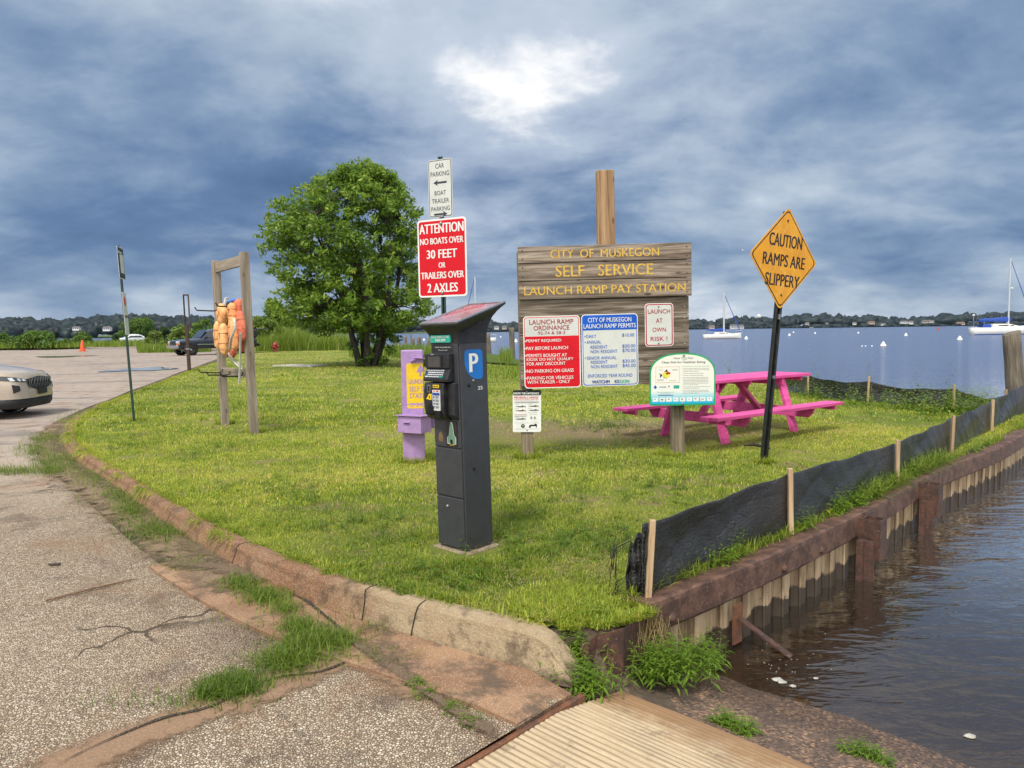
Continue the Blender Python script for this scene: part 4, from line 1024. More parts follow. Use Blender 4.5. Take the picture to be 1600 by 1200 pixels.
for s_, fx, c, hh in (("CAR", .36, .255, .055), ("PARKING", .78, .165, .055), ("BOAT", .48, -.052, .05), ("TRAILER", .72, -.142, .05), ("PARKING", .78, -.232, .05)):
    text(mb, s_, -w2 / 2 * fx, wz + c - hh / 2, w2 / 2 * fx, wz + c + hh / 2, -.0122, 0, .0)
def arrow(mb, cx, cz, L, d, y, mi=0):
    p = [(-L / 2, 0), (-L / 2 + .06, .035), (-L / 2 + .05, .011), (L / 2, .011), (L / 2, -.011), (-L / 2 + .05, -.011), (-L / 2 + .06, -.035)]
    if d > 0: p = [(-x, z) for x, z in p][::-1]
    mb.prism([(cx + x, cz + z) for x, z in p], y + .001, y, mi, cap0=False)
arrow(mb, 0, wz + .065, .18, -1, -.0122); arrow(mb, 0, wz - .295, .18, 1, -.0122)
mb.build('lettering', 'sign_dark', ws)

# caution diamond
Cn = thing('caution_sign', 'yellow diamond sign reading CAUTION RAMPS ARE SLIPPERY on a leaning black post', 'warning sign', (3.0, 8.53, 0))
Cn.matrix_world = Matrix.Translation((3.0, 8.53, 0)) @ Matrix.Rotation(R(4.6), 4, 'Y') @ Matrix.Rotation(R(31), 4, 'Z')
CY = 0.0
u_post('post', 2.95, 'black_steel', Cn, w=.11, d=.05, lip=.032)
cz, hd = 2.405, .595
def diamond(d, r=.05):
    p = []
    for k in range(4):
        for i in range(5):
            a = R(90 * k - 45 + 90 * i / 4); ca = R(90 * k); rr = r
            p.append((math.cos(ca) * (d - rr * 1.414) + rr * math.cos(a), math.sin(ca) * (d - rr * 1.414) + rr * math.sin(a)))
    return p
mb = MB(); mb.prism([(x, z + cz) for x, z in diamond(hd)], -.004, -.008, 0); mb.prism([(x, z + cz) for x, z in diamond(hd - .026)], -.008, -.0092, 1, False); mb.prism([(x, z + cz) for x, z in diamond(hd - .044)], -.0092, -.0104, 0, False)
dp = mb.build('sign_panel', ['sign_amber', 'sign_black'], Cn); dp.rotation_euler = (0, 0, CY)
mb = MB()
for s_, w1, c, hh in (("CAUTION", .575, .205, .145), ("RAMPS ARE", .735, -.022, .14), ("SLIPPERY", .60, -.25, .14)):
    text(mb, s_, -w1 / 2, cz + c - hh / 2, w1 / 2, cz + c + hh / 2, -.0116, 0, .02)
mb.build('lettering', 'sign_black', dp)
mb = MB(); mb.add(*_disc(0, cz + .44, -.0105, .014)); mb.add(*_disc(0, cz - .42, -.0105, .014)); mb.build('bolt', 'rust_dark', dp)
mb = MB(); mb.box((0, -.012, 1.73), (.03, .02, .06)); mb.box((0, -.014, 1.02), (.03, .02, .035)); mb.build('bracket', 'galv', Cn)

# ------------------------------------------------------------------ launch pay-station board
BD = 9.1; bs = BD / 1130
o0 = at(943, 500, BD)
Bn = thing('pay_station_board', 'weathered wooden pay station board with yellow routed letters and rules signs', 'notice board', (o0.x, o0.y, 0))
Bn.matrix_world = Matrix.Translation((o0.x, o0.y, o0.z)) @ Matrix.Rotation(R(-.75), 4, 'Y') @ Matrix.Translation((0, 0, 0))
def bx_(x): return (x - 943) * bs
def bz_(y): return (500 - y) * bs
def plank(name, x0, x1, y0, y1, d0, d1, mat):
    mb = MB(); mb.box(((bx_(x0) + bx_(x1)) / 2, (d0 + d1) / 2, (bz_(y0) + bz_(y1)) / 2), (bx_(x1) - bx_(x0), abs(d1 - d0), abs(bz_(y1) - bz_(y0))), bev=.005); return mb.build(name, mat, Bn)
for i, (y0, y1) in enumerate(((385, 410.2), (411.2, 437.4), (438.4, 466))):
    o = plank('letter_plank', 812, 1078.5, y0, y1, -.075, -.03, 'wood_sign')
    mb = MB()
    for xx in (819, 1071):
        for yy in (y0 + 6, y1 - 6): mb.add(*_disc(bx_(xx), bz_(yy), -.075, .008))
    mb.build('nail', 'rust_dark', o)
for y0, y1 in ((466.5, 493.5), (494.3, 520.3), (521, 548), (548.8, 574.5), (575.2, 600.5)):
    plank('backing_plank', 812, 1074.5, y0, y1, -.045, .0, 'wood_sign_dark')
plank('gap_backing', 813, 1073.5, 387, 599, .001, .02, 'trim_black')  # black sheet added behind the planks so the gaps read dark
mb = MB()
for yy in (483, 500, 513, 527, 540): mb.add(*_disc(bx_(1068), bz_(yy), -.045, .009))
mb.build('carriage_bolt', 'galv', Bn)
def zx(x): return 780 + x / 4.706
def zy(y): return 370 + y / 4.706
mb = MB()
for s_, x0, x1, y0, y1 in (("CITY  OF  MUSKEGON", 385, 1170, 100, 160), ("SELF   SERVICE", 422, 1126, 213, 293), ("LAUNCH RAMP PAY STATION", 190, 1360, 360, 420)):
    text(mb, s_, bx_(zx(x0)), bz_(zy(y1)), bx_(zx(x1)), bz_(zy(y0)), -.0765, 0, .012)
mb.build('lettering', 'routed_yellow', Bn)
def post_(name, x, y0, y1, w, d, y, mat):
    mb = MB(); mb.box((bx_(x), y, (bz_(y0) + bz_(y1)) / 2), (w, d, bz_(y0) - bz_(y1)), bev=.008); return mb.build(name, mat, Bn)
post_('post', 820, 392, 745, .155, .14, .072, 'wood_post')
post_('post', 1058.5, 392, 745, .155, .14, .072, 'wood_post')
post_('tall_post', 950, 270.5, 640 - 45, .215, .15, .08, 'wood_tall')
def bpanel(x0, y0, x1, y1, r, mats, layers, label, y=-.046):
    w, h = bx_(x1) - bx_(x0), bz_(y0) - bz_(y1)
    return panel('sign_panel', Bn, (bx_(x0) + bx_(x1)) / 2, (bz_(y0) + bz_(y1)) / 2, w, h, r, mats, layers, y, label)
def brr(x0, y0, x1, y1, r): return rrect(bx_(x0), bz_(y1), bx_(x1), bz_(y0), r)
def btext(mb, s_, x0, x1, y0, y1, y, mi=0, bold=.012): text(mb, s_, bx_(zx(x0)), bz_(zy(y1)), bx_(zx(x1)), bz_(zy(y0)), y, mi, bold)
# red ordinance sign
o = bpanel(817.5, 491.5, 905.5, 603.5, .045, ['sign_white', 'sign_dred', 'sign_grey', 'sign_red'], [(brr(819, 493, 904, 602, .038), 3), (brr(820, 494, 903, 540, .034), 2), (brr(819, 522.8, 904, 560, .001), 3)], 'red and white LAUNCH RAMP ORDINANCE sign')
mb = MB()
for a in (("LAUNCH RAMP", 222, 543, 598, 632), ("ORDINANCE", 252, 513, 641, 674), ("92-74 & 58-3", 283, 482, 684, 706)): btext(mb, *a, -.0560, 0, .0 if a[0][0] == '9' else .004)
def bullet(mb, x, y, yy, mi): mb.prism(rrect(bx_(zx(x - 4)), bz_(zy(y + 4)), bx_(zx(x + 4)), bz_(zy(y - 4)), .003, 3), yy + .001, yy, mi, False)
for s_, x0, x1, y0, y1, bl in (("PERMIT REQUIRED", 197, 452, 740, 764, 1), ("PAY BEFORE LAUNCH", 197, 500, 793, 817, 1), ("PERMITS BOUGHT AT", 197, 492, 846, 870, 1), ("KIOSK DO NOT QUALIFY", 197, 538, 877, 901, 0), ("FOR ANY DISCOUNT", 197, 480, 907, 931, 0), ("NO PARKING ON GRASS", 197, 538, 959, 984, 1), ("PARKING FOR VEHICLES", 197, 535, 1011, 1035, 1), ("WITH TRAILER - ONLY", 197, 510, 1041, 1065, 0)):
    btext(mb, s_, x0, x1, y0, y1, -.0560, 1, .010)
    if bl: bullet(mb, 189, (y0 + y1) / 2, -.0560, 1)
mb.build('lettering', ['sign_dred', 'sign_white'], o)
# blue permits sign
o = bpanel(907.8, 491, 995.2, 602.5, .045, ['sign_white', 'sign_blue', 'sign_grey'], [(brr(909, 492.2, 994, 601.3, .038), 1), (brr(910.2, 510, 992.8, 600, .034), 2), (brr(909, 500, 994, 515.6, .001), 1)], 'blue and white CITY OF MUSKEGON LAUNCH RAMP PERMITS price sign')
mb = MB()
btext(mb, "CITY OF MUSKEGON", 650, 965, 594, 627, -.0560, 1, .006); btext(mb, "LAUNCH RAMP PERMITS", 617, 997, 639, 671, -.0560, 1, .006)
for s_, x0, x1, y0, y1 in (("DAILY", 636, 707, 716, 739), ("$10.00", 897, 985, 713, 740), ("ANNUAL", 637, 742, 759, 782), ("RESIDENT", 665, 788, 796, 819), ("$50.00", 897, 992, 793, 820), ("NON RESIDENT", 665, 860, 829, 852), ("$70.00", 897, 992, 825, 852), ("SENIOR ANNUAL", 637, 853, 875, 898), ("RESIDENT", 665, 788, 906, 929), ("$30.00", 897, 992, 903, 930), ("NON RESIDENT", 665, 860, 939, 962), ("$45.00", 897, 992, 935, 963), ("ENFORCED YEAR ROUND", 643, 967, 1006, 1030)):
    btext(mb, s_, x0, x1, y0, y1, -.0560, 0, .0)
for y in (728, 770, 886): bullet(mb, 626, y, -.0560, 0)
btext(mb, "WATCHM", 672, 800, 1051, 1074, -.0560, 2, .04); btext(mb, "KE", 838, 872, 1051, 1074, -.0560, 2, .04); btext(mb, "GON", 876, 943, 1051, 1074, -.0560, 3, .04)
mb.build('lettering', ['sign_blue', 'sign_white', 'sign_navy', 'sign_teal'], o)
# small red-bordered sign
o = bpanel(1006.2, 476.5, 1050.3, 543.2, .04, ['sign_white', 'sign_dred', 'sign_grey'], [(brr(1007.3, 477.6, 1049.2, 542.1, .034), 1), (brr(1009, 479.2, 1047.5, 540.5, .028), 2)], 'small white LAUNCH AT OWN RISK sign with a red border')
mb = MB()
for s_, x0, x1, y0, y1 in (("LAUNCH", 1087, 1248, 544, 575), ("AT", 1145, 1192, 611, 642), ("OWN", 1119, 1217, 677, 708), ("RISK !", 1105, 1226, 743, 774)): btext(mb, s_, x0, x1, y0, y1, -.0548, 0, .004)
mb.build('lettering', 'sign_dred', o)
mb = MB(); mb.add(*_disc(bx_(zx(1165)), bz_(zy(525)), -.0535, .011)); mb.add(*_disc(bx_(zx(1163)), bz_(zy(792)), -.0535, .011)); mb.build('bolt', 'galv', o)
# arched fish-cleaning sign on the right-hand post
def fx(x): return bx_(1000 + x / 12)
def fz(y): return bz_(545 + y / 12)
FW = .0
def arch_(inset):
    x0, x1, zb, zs, zt = fx(132) + inset, fx(1360) - inset, fz(1086) + inset, fz(500), fz(106) - inset
    p = [(x0, zb), (x1, zb)]
    cx, rx, rz = (x0 + x1) / 2, (x1 - x0) / 2, zt - zs
    for k in range(29):
        a = math.pi * k / 28; p.append((cx + rx * math.copysign(abs(math.cos(a)) ** .86, math.cos(a)), zs + rz * math.sin(a) ** .86))
    return p
FO = Vector((fx(745), -.10, fz(600)))
def fsh(p): return [(x - FO.x, z - FO.z) for x, z in p]
mb = MB(); mb.prism(fsh(arch_(0)), -.0, -.006, 0); mb.prism(fsh(arch_(.02)), -.006, -.0075, 1, False)
fp = mb.build('fish_sign', ['sign_green', 'fish_print'], Bn); fp.location = FO; fp['label'] = 'arched green-bordered sign on how to clean fish'
fp.rotation_euler = (0, R(.7), 0)
mb = MB()
def ft(s_, x0, x1, y0, y1, mi=0, bold=.01): text(mb, s_, fx(x0) - FO.x, fz(y1) - FO.z, fx(x1) - FO.x, fz(y0) - FO.z, -.009, mi, bold)
def fr(x0, y0, x1, y1, mi=0, y=-.0086): mb.prism(rrect(fx(x0) - FO.x, fz(y1) - FO.z, fx(x1) - FO.x, fz(y0) - FO.z, .0004, 1), y + .0006, y, mi, False)
def fpoly(pts, mi, y): mb.prism([(fx(x) - FO.x, fz(q) - FO.z) for x, q in pts], y + .0006, y, mi, False)
ft("How", 583, 698, 184, 220); ft("YOU", 715, 830, 184, 222, 1); ft("Can", 845, 938, 184, 220); fr(725, 234, 822, 239, 2)
ft("Clean Fish for Healthier Eating", 357, 1165, 258, 308, 0, .014)
for a in ((245, 360, 690, 364), (245, 652, 690, 656), (245, 360, 249, 656), (686, 360, 690, 656)): fr(*a, 6)
fpoly([(360, 500), (400, 460), (470, 450), (520, 490), (500, 545), (450, 575), (390, 545)], 5, -.0088)
fpoly([(300, 475), (340, 500), (365, 500), (365, 530), (345, 545), (325, 570), (330, 520)], 3, -.0092); fpoly([(400, 460), (450, 405), (475, 450)], 3, -.0092)
fpoly([(455, 450), (515, 465), (520, 490), (490, 500), (450, 470)], 4, -.0094); fpoly([(440, 470), (480, 490), (470, 510), (430, 490)], 3, -.0097); fpoly([(385, 540), (420, 565), (400, 570)], 3, -.0092); fpoly([(430, 575), (455, 575), (440, 588)], 3, -.0092)
ft("Reducing possible contaminant consumption", 735, 1258, 348, 366, 2, .0)
y = 398
for ln, nn_ in ((480, 3), (420, 1), (415, 1), (470, 6), (500, 2), (480, 3)):
    fr(727, y - 4, 735, y + 4, 7)
    for k in range(nn_):
        wl = ln * (1 if k < nn_ - 1 else .6 + .3 * (nn_ == 1)); x = 755
        while x < 755 + wl: q = random.uniform(14, 46); fr(x, y - 4.5, min(x + q, 755 + wl), y + 4.5, 7); x += q + 8
        y += 27
    y += 11
for x0, x1, yy in ((300, 385, 418), (545, 660, 410), (555, 650, 426), (270, 400, 598), (270, 390, 614), (490, 630, 618), (315, 520, 862)): fr(x0, yy - 3, x1, yy + 3, 7)
ft("For more information visit", 275, 585, 822, 840, 2, 0); fr(290, 884, 575, 897, 8)
fpoly([(240, 700), (270, 740), (240, 775), (205, 740)], 9, -.0088); ft("LIVING", 310, 440, 722, 752, 0); fr(475, 700, 530, 770, 10); fr(480, 712, 500, 740, 3, -.009); fr(578, 708, 684, 766, 11)
for k in range(9):
    x = 190 + k * 126; fr(x, 936, x + 102, 1010, 10); c_ = [7, 3, 3, 7, 7, 8, 12, 7, 7][k]
    fr(x + 20 + 6 * (k % 3), 955 + 9 * (k % 2), x + 60 + 8 * (k % 2), 972 + 12 * (k % 3 == 1), c_, -.009)
mb.build('print', ['print_dgrey', 'print_grey', 'sign_green', 'sign_black', 'sign_red', 'print_yellow', 'amber', 'print_grey', 'sign_navy', 'sign_blue', 'sign_white', 'sign_teal', 'sign_dred'], fp)
mb = MB(); mb.add(*_disc(0, fz(1050) - FO.z, -.0075, .012)); mb.add(*_disc(fx(765) - FO.x, fz(155) - FO.z, -.0075, .014)); mb.build('bolt', 'galv', fp)
# small muskellunge notice on the left-hand post
def mx_(x): return bx_(790 + x / 12)
def mz_(y): return bz_(590 + y / 12)
MO = Vector((mx_(363), -.01, mz_(590)))
mb = MB(); hw, hh = (mx_(630) - mx_(97)) / 2, (mz_(190) - mz_(985)) / 2
mb.prism(rrect(-hw, -hh, hw, hh, .02), 0, -.005, 0); mb.prism(rrect(-hw, hh - .068, hw, hh, .02), -.005, -.0062, 1, False)
mp = mb.build('fish_notice', ['sign_white', 'sign_black'], Bn); mp.location = MO; mp.rotation_euler = (0, R(1.2), 0); mp['label'] = 'small white KNOW THE DIFFERENCE muskellunge notice'
mb = MB()
def mt(s_, x0, x1, y0, y1, mi=0, bold=.01): text(mb, s_, mx_(x0) - MO.x, mz_(y1) - MO.z, mx_(x1) - MO.x, mz_(y0) - MO.z, -.0075, mi, bold)
def mr(x0, y0, x1, y1, mi=0, y=-.0066): mb.prism([(mx_(a) - MO.x, mz_(b) - MO.z) for a, b in ((x0, y1), (x1, y1), (x1, y0), (x0, y0))], y + .0006, y, mi, False)
mt("KNOW THE DIFFERENCE", 112, 592, 236, 276, 0, .035); mt("MUSKELLUNGE", 130, 576, 313, 350, 1, .03); mt("MINIMUM SIZE LIMIT 42\"", 130, 582, 366, 384, 1, .02)
for yy in (412, 424, 436): mr(130, yy - 3, 590, yy + 3, 2)
def fish(x, y, w_, mi):
    p = [(0, 0), (.25, -.09), (.6, -.11), (.7, -.22), (.8, -.2), (.82, -.08), (.88, -.04), (1, -.2), (.96, 0), (1, .2), (.88, .05), (.7, .1), (.68, .2), (.6, .11), (.3, .1)]
    mb.prism([(mx_(x + a * w_) - MO.x, mz_(y + b * 105) - MO.z) for a, b in p], -.006, -.0066, mi, False)
for x, y, mi in ((135, 505, 3), (380, 498, 4), (135, 582, 4), (380, 575, 3), (135, 740, 3)): fish(x, y, 205, mi); mr(x, y - 42, x + 80, y - 37, 2)
mr(380, 616, 560, 621, 2); mr(130, 652, 360, 657, 1); mr(130, 676, 370, 681, 2); mr(130, 690, 350, 695, 2); mr(410, 650, 560, 655, 2); mr(130, 812, 590, 815, 2); mr(130, 926, 590, 930, 2)
for x in (445, 510): mb.prism([(mx_(x + 22 * math.cos(k)) - MO.x, mz_(720 + 30 * math.sin(k)) - MO.z) for k in np.linspace(6.28, .5, 10)], -.006, -.0063, 2, False); mr(x - 12, 755, x + 20, 785, 5, -.0068)
mb.prism([(mx_(287 + 36 * math.cos(k)) - MO.x, mz_(872 + 36 * math.sin(k)) - MO.z) for k in np.linspace(6.28, .3, 16)], -.006, -.0066, 6, False); mr(275, 862, 300, 876, 5, -.0072)
mb.prism([(mx_(a) - MO.x, mz_(b) - MO.z) for a, b in ((398, 905), (405, 862), (440, 845), (490, 850), (525, 828), (552, 845), (550, 900), (535, 900), (530, 875), (440, 875), (430, 905))], -.006, -.0066, 6, False)
mb.build('print', ['sign_white', 'sign_red', 'print_grey', 'print_dgrey', 'stem_brown', 'sign_white', 'sign_black'], mp)
mb = MB(); mb.add(*_disc(0, hh - .025, -.0062, .009)); mb.add(*_disc(0, -hh + .025, -.005, .009)); mb.build('bolt', 'galv', mp)

# ------------------------------------------------------------------ picnic table
TX, TY, TH = 3.336, 11.012, .65
T = thing('picnic_table', 'bright pink wooden picnic table with attached benches on the grass', 'picnic table', (TX, TY, -.0), TH)
# local X along the boards, local -Y towards the viewer
HL, HT, HB = 1.575, .861, .431
def slab(y0, y1, z, th, name='tabletop', L=HL, n=3, parent=T):
    mb = MB(); wdt = (y1 - y0) / n
    for i in range(n): mb.box((random.uniform(-.006, .006), y0 + wdt * (i + .5), z - th / 2), (2 * L, wdt - .007, th), bev=.005)
    return mb.build(name, 'pink_wood', parent)
slab(-.40, .40, HT, .045, n=5)
slab(-.95, -.66, HB, .045, 'bench', n=2); slab(.66, .95, HB, .045, 'bench', n=2)
for sx_ in (-1, 1):
    x = sx_ * .86
    for sy_ in (-1, 1):
        mb = MB(); mb.bar((x, sy_ * .30, HT - .05), (x, sy_ * .56, -.02), .05, .15, upv=(1, 0, 0)); 
        mb.v = [(p[0], p[1], p[2]) for p in mb.v]; mb.build('leg', 'pink_wood', T)
    mb = MB(); mb.add([(x - sx_ * .055 + d, y, z) for d in (-.024, .024) for y, z in ((-.9, HB - .046), (.9, HB - .046), (.9, HB - .10), (.82, HB - .19), (-.82, HB - .19), (-.9, HB - .10))], [(0, 1, 2, 3, 4, 5), (11, 10, 9, 8, 7, 6)] + [(i, (i + 1) % 6, 6 + (i + 1) % 6, 6 + i) for i in range(6)]); mb.build('bench_beam', 'pink_wood', T)
    mb = MB(); mb.box((x - sx_ * .052, 0, HT - .046 - .05), (.05, .76, .10), bev=.004); mb.build('top_cleat', 'pink_wood', T)
    mb = MB(); mb.bar((x - sx_ * .11, 0, HB - .12), (sx_ * .14, 0, HT - .06), .045, .10, upv=(0, 1, 0)); mb.build('brace', 'pink_wood', T)
    xx = sx_ * 1.36
    for sy_ in (-1, 1):
        mb = MB(); mb.box((xx, sy_ * .80, HB - .046 - .03), (.05, .27, .06), bev=.004); mb.build('bench_cleat', 'pink_wood', T)
    mb = MB(); mb.box((xx, 0, HT - .046 - .03), (.05, .72, .06), bev=.004); mb.build('top_cleat', 'pink_wood', T)
mb = MB(); mb.box((0, 0, HT - .046 - .03), (.05, .72, .06), bev=.004); mb.build('top_cleat', 'pink_wood', T)

for sx_ in (-1, 1):
    mb = MB()
    for sy_ in (-1, 1):
        for zz, yy in ((HB - .11, .515), (HT - .09, .33)): mb.ell((sx_ * .86 + .028, sy_ * yy, zz), (.008, .014, .014), 8, 5); mb.ell((sx_ * .86 - .028, sy_ * yy, zz), (.008, .014, .014), 8, 5)
    mb.build('bolt', 'galv', T)
# ------------------------------------------------------------------ life-vest rack
rl, rr = gp(352, 662, .03), gp(397, 675, .03)
rl = rl; mid_ = (rl + rr) / 2; dv = (rr - rl); dl = dv.length; ry = math.atan2(dv.y, dv.x)
Rk = thing('vest_rack', 'weathered wooden rack of two posts and crossbars holding life vests', 'rack', (mid_.x, mid_.y, .03), ry)
Rk.matrix_world = Matrix.Translation(mid_) @ Matrix.Rotation(R(-1.0), 4, 'Y') @ Matrix.Rotation(ry, 4, 'Z')
RHt = 2.86
for s_ in (-1, 1):
    mb = MB(); mb.box((s_ * (dl / 2), 0, RHt / 2 - .15), (.105, .125, RHt + .3), bev=.006); mb.build('post', 'wood_rack', Rk)
for z, hh in ((RHt - .12, .17), (2.0, .13), (.93, .14)):
    mb = MB(); mb.box((0, -.0, z), (dl - .105, .05, hh), bev=.004); mb.build('crossbar', 'wood_rack_x', Rk)
def hook(x, z, dx, nm='hook'):
    mb = MB(); mb.tube([(x, -.03, z + .05), (x, -.05, z), (x + dx * .2, -.11, z - .01), (x + dx * .9, -.36, z + .005), (x + dx, -.39, z + .06)], .012, 7); mb.build(nm, 'black_steel', Rk)
for x, z, dx in ((-.62, 2.0, -.12), (.38, 2.02, .05), (-.6, .93, -.14), (.45, .90, .0), (-.2, .90, -.1)): hook(x, z, dx)
def vest(name, label, mats, lobes, straps, grp='life vests on the rack'):
    c0 = Vector(lobes[0][0]); t = thing(name, label, 'life vest', Rk.matrix_world @ c0, ry, grp)
    mb = MB()
    for (c, r_, a) in lobes:
        mb.ell(Vector(c) - c0, r_, 18, 14, 0, Matrix.Rotation(R(a), 3, 'Y'), .025, .72)
    o = mb.build('vest_body', mats[0], t)
    mb = MB()
    for (c, r_, a) in lobes:
        M3 = Matrix.Rotation(R(a), 3, 'Y')
        for zf in (-.25, .38): mb.tube([Vector(c) - c0 + M3 @ Vector((r_[0] * .99 * math.cos(q), r_[1] * 1.06 * math.sin(q), r_[2] * zf)) for q in np.linspace(0, 6.283, 17)], .007, 5)
        mb.tube([Vector(c) - c0 + M3 @ Vector((r_[0] * .1, -r_[1] * 1.03 * math.cos(q), r_[2] * .96 * math.sin(q))) for q in np.linspace(-1.3, 1.3, 11)], .004, 4)
    mb.build('stitching', 'vest_seam', t)
    ms_ = o.modifiers.new('s', 'SUBSURF'); ms_.levels = ms_.render_levels = 1
    tx_ = bpy.data.textures.new('w', 'CLOUDS'); tx_.noise_scale = .055; dm = o.modifiers.new('d', 'DISPLACE'); dm.texture = tx_; dm.strength = .035
    if straps:
        mb = MB()
        for pts, r_ in straps: mb.tube([Vector(p) - c0 for p in pts], r_, 6)
        mb.build('strap', mats[1], t)
    return t
RkI = Rk.matrix_world.inverted()
def vp(px, py, dy=-.16):                                 # rack-local point seen at a spot, on a plane dy in front of the rack
    o_, d_ = RkI @ EYE, RkI.to_3x3() @ ray(px, py); return o_ + d_ * ((dy - o_.y) / d_.y)
k_ = dl / 45
v1 = vest('life_vest', 'yellow-orange puffy life vest hanging at the left end of the rack', ('vest_yellow', 'strap_white'),
     [(vp(347, 492), (.17, .07, .17), 42), (vp(341, 524, -.10), (.10, .06, .24), 3), (vp(350.5, 530, -.24), (.115, .07, .26), -2)], [([vp(350, 476, -.05), vp(352, 466, -.02), vp(356, 466, .03)], .016)])
v2 = vest('life_vest', 'orange life vest with a pale strap hanging in the middle of the rack', ('vest_orange', 'strap_white'),
     [(vp(363, 489), (.11, .065, .16), -2), (vp(365.5, 521, -.2), (.115, .07, .265), -7)], [([vp(367, 498, -.30), vp(368, 512, -.34), vp(362, 528, -.34), vp(360, 545, -.3)], .022)])
v3 = vest('life_vest', 'red-orange life vest hanging beside the right-hand post of the rack', ('vest_red', 'strap_white'),
     [(vp(373.5, 484, -.05), (.15, .07, .17), 0), (vp(377, 509, -.10), (.105, .065, .25), -12), (vp(380, 536, .0), (.13, .06, .14), 10), (vp(363, 546, .05), (.16, .06, .15), -20)], [([vp(376, 520, -.25), vp(376.5, 560, -.22), vp(376, 600, -.2)], .018), ([vp(355, 548, -.1), vp(366, 565, -.1), vp(380, 577, -.08)], .015), ([vp(357, 552, -.05), vp(364, 560, -.05), vp(382, 574, -.04)], .012)])
mb = MB(); mb.ell((0.04, 0, -.01), (.13, .07, .045), 14, 8, 0, Matrix.Rotation(R(-8), 3, 'Y'), .04); mb.ell((-.10, -.03, -.06), (.06, .04, .06), 10, 6, 1); mb.ell((-.03, -.05, -.07), (.035, .04, .06), 10, 6, 1)
o = tag(mb.build('blue_vest', ['blue_cloth', 'trim_black']), 'bit of blue and black vest draped over the middle crossbar of the rack', 'life vest', 'life vests on the rack'); o.location = Rk.matrix_world @ vp(363, 470, -.02); o.rotation_euler = (0, 0, ry)

# left signpost seen nearly edge-on, and the bare post behind it
g = gp(211, 657, .03)
Ls = thing('sign_post', 'thin green leaning post with two signs seen nearly edge-on by the kerb', 'road sign', g)
Ls.matrix_world = Matrix.Translation(g) @ Matrix.Rotation(R(-2.2), 4, 'Y') @ Matrix.Rotation(R(106), 4, 'Z')
u_post('post', 3.22, 'green_steel', Ls)
w3, h3, z3 = .46, .58, 2.90
p_ = panel('sign_panel', Ls, 0.0, z3, w3, h3, .03, ['sign_white', 'sign_dark', 'sign_grey'], [(rrect(-w3 / 2 + .012, z3 - h3 / 2 + .012, w3 / 2 - .012, z3 + h3 / 2 - .012, .02), 1), (rrect(-w3 / 2 + .14, z3 - h3 / 2 + .11, w3 / 2 - .05, z3 + h3 / 2 - .13, .01), 2)], label='black and white arrow sign')
mb = MB(); arrow(mb, -.06, z3 + .19, .28, -1, -.0122, 0); mb.build('lettering', 'sign_white', p_)
p_ = panel('sign_panel', Ls, 0.0, 1.98, .30, .78, .02, ['sign_white', 'sign_grey', 'sign_red'], [(rrect(-.14, 1.60, .14, 2.36, .015), 1), (rrect(-.06, 2.12, .06, 2.28, .055), 2)], label='narrow white sign with a red emblem')
mb = MB(); text(mb, "NO PARKING", -.11, 1.9, .11, 1.95, -.0118, 0); mb.build('lettering', 'sign_dark', p_)
g = gp(296, 582, .02)
Bp = thing('bare_post', 'rusty brown channel post with an empty sign bracket on top beside the car park', 'post', g)
mb = MB(); mb.box((0, 0, .85), (.13, .09, 2.3), bev=.01); mb.box((0, 0, 1.0), (.17, .12, .05), mi=1); mb.build('post', ['brown_steel', 'galv'], Bp)
mb = MB(); mb.tube([(-.06, 0, 1.9), (-.06, 0, 3.28), (.14, 0, 3.26), (.14, 0, 1.75)], .032, 6); mb.box((.04, 0, 3.26), (.22, .05, .06)); mb.build('bracket', 'brown_steel', Bp)
Bp.rotation_euler = (0, R(-.8), 0)

# ------------------------------------------------------------------ vehicles
def loft_body(parent, name, secs, mats, glass_rows=()):
    """secs: (x, [(halfwidth, z) ...]) from tail to nose; mirrored across the middle"""
    mb = MB(); n = len(secs[0][1]); vs = []
    for x, pr in secs: vs += [(x, -w_, z) for w_, z in pr] + [(x, w_, z) for w_, z in pr[::-1]]
    m_ = 2 * n; fs = [(i * m_ + k, i * m_ + (k + 1) % m_, (i + 1) * m_ + (k + 1) % m_, (i + 1) * m_ + k) for i in range(len(secs) - 1) for k in range(m_)]
    fs += [tuple(range(m_))[::-1], tuple(range((len(secs) - 1) * m_, len(secs) * m_))]
    mb.add(vs, fs, 0, True); o = mb.build(name, mats, parent)
    ms_ = o.modifiers.new('s', 'SUBSURF'); ms_.levels = ms_.render_levels = 2
    return o
def wheel(parent, x, y, r, w_, side, spokes=6):
    mb = MB(); mb.lathe([(r * .62, -w_ / 2), (r * .92, -w_ / 2), (r, -w_ * .32), (r, w_ * .32), (r * .92, w_ / 2), (r * .62, w_ / 2)], (0, 0, 0), 28, 0, 'Y')
    t = mb.build('wheel', 'rubber', parent, (x, y, r))
    mb = MB(); e = -w_ * .42
    def f(h): return h * side * -1
    mb.lathe([(r * .64, f(e)), (r * .60, f(e)), (r * .56, f(e + .05)), (0.001, f(e + .05))], (0, 0, 0), 28, 1, 'Y')
    for k in range(spokes):
        a = 2 * math.pi * k / spokes
        mb.bar((math.cos(a) * r * .08, -f(e), math.sin(a) * r * .08), (math.cos(a) * r * .60, -f(e), math.sin(a) * r * .60), r * .2, .025, upv=(0, 1, 0))
    mb.lathe([(r * .17, f(e - .015)), (0.001, f(e - .02))], (0, 0, 0), 14, 0, 'Y')
    mb.build('rim', ['rim', 'trim_black'], t); return t
def arch_liner(parent, x, y, r, side):
    mb = MB(); mb.lathe([(r * 1.02, 0), (r * 1.16, 0), (r * 1.16, .05), (r * 1.02, .05)], (x, y, r), 28, 0, 'Y'); mb.build('wheel_arch', 'trim_black', parent)
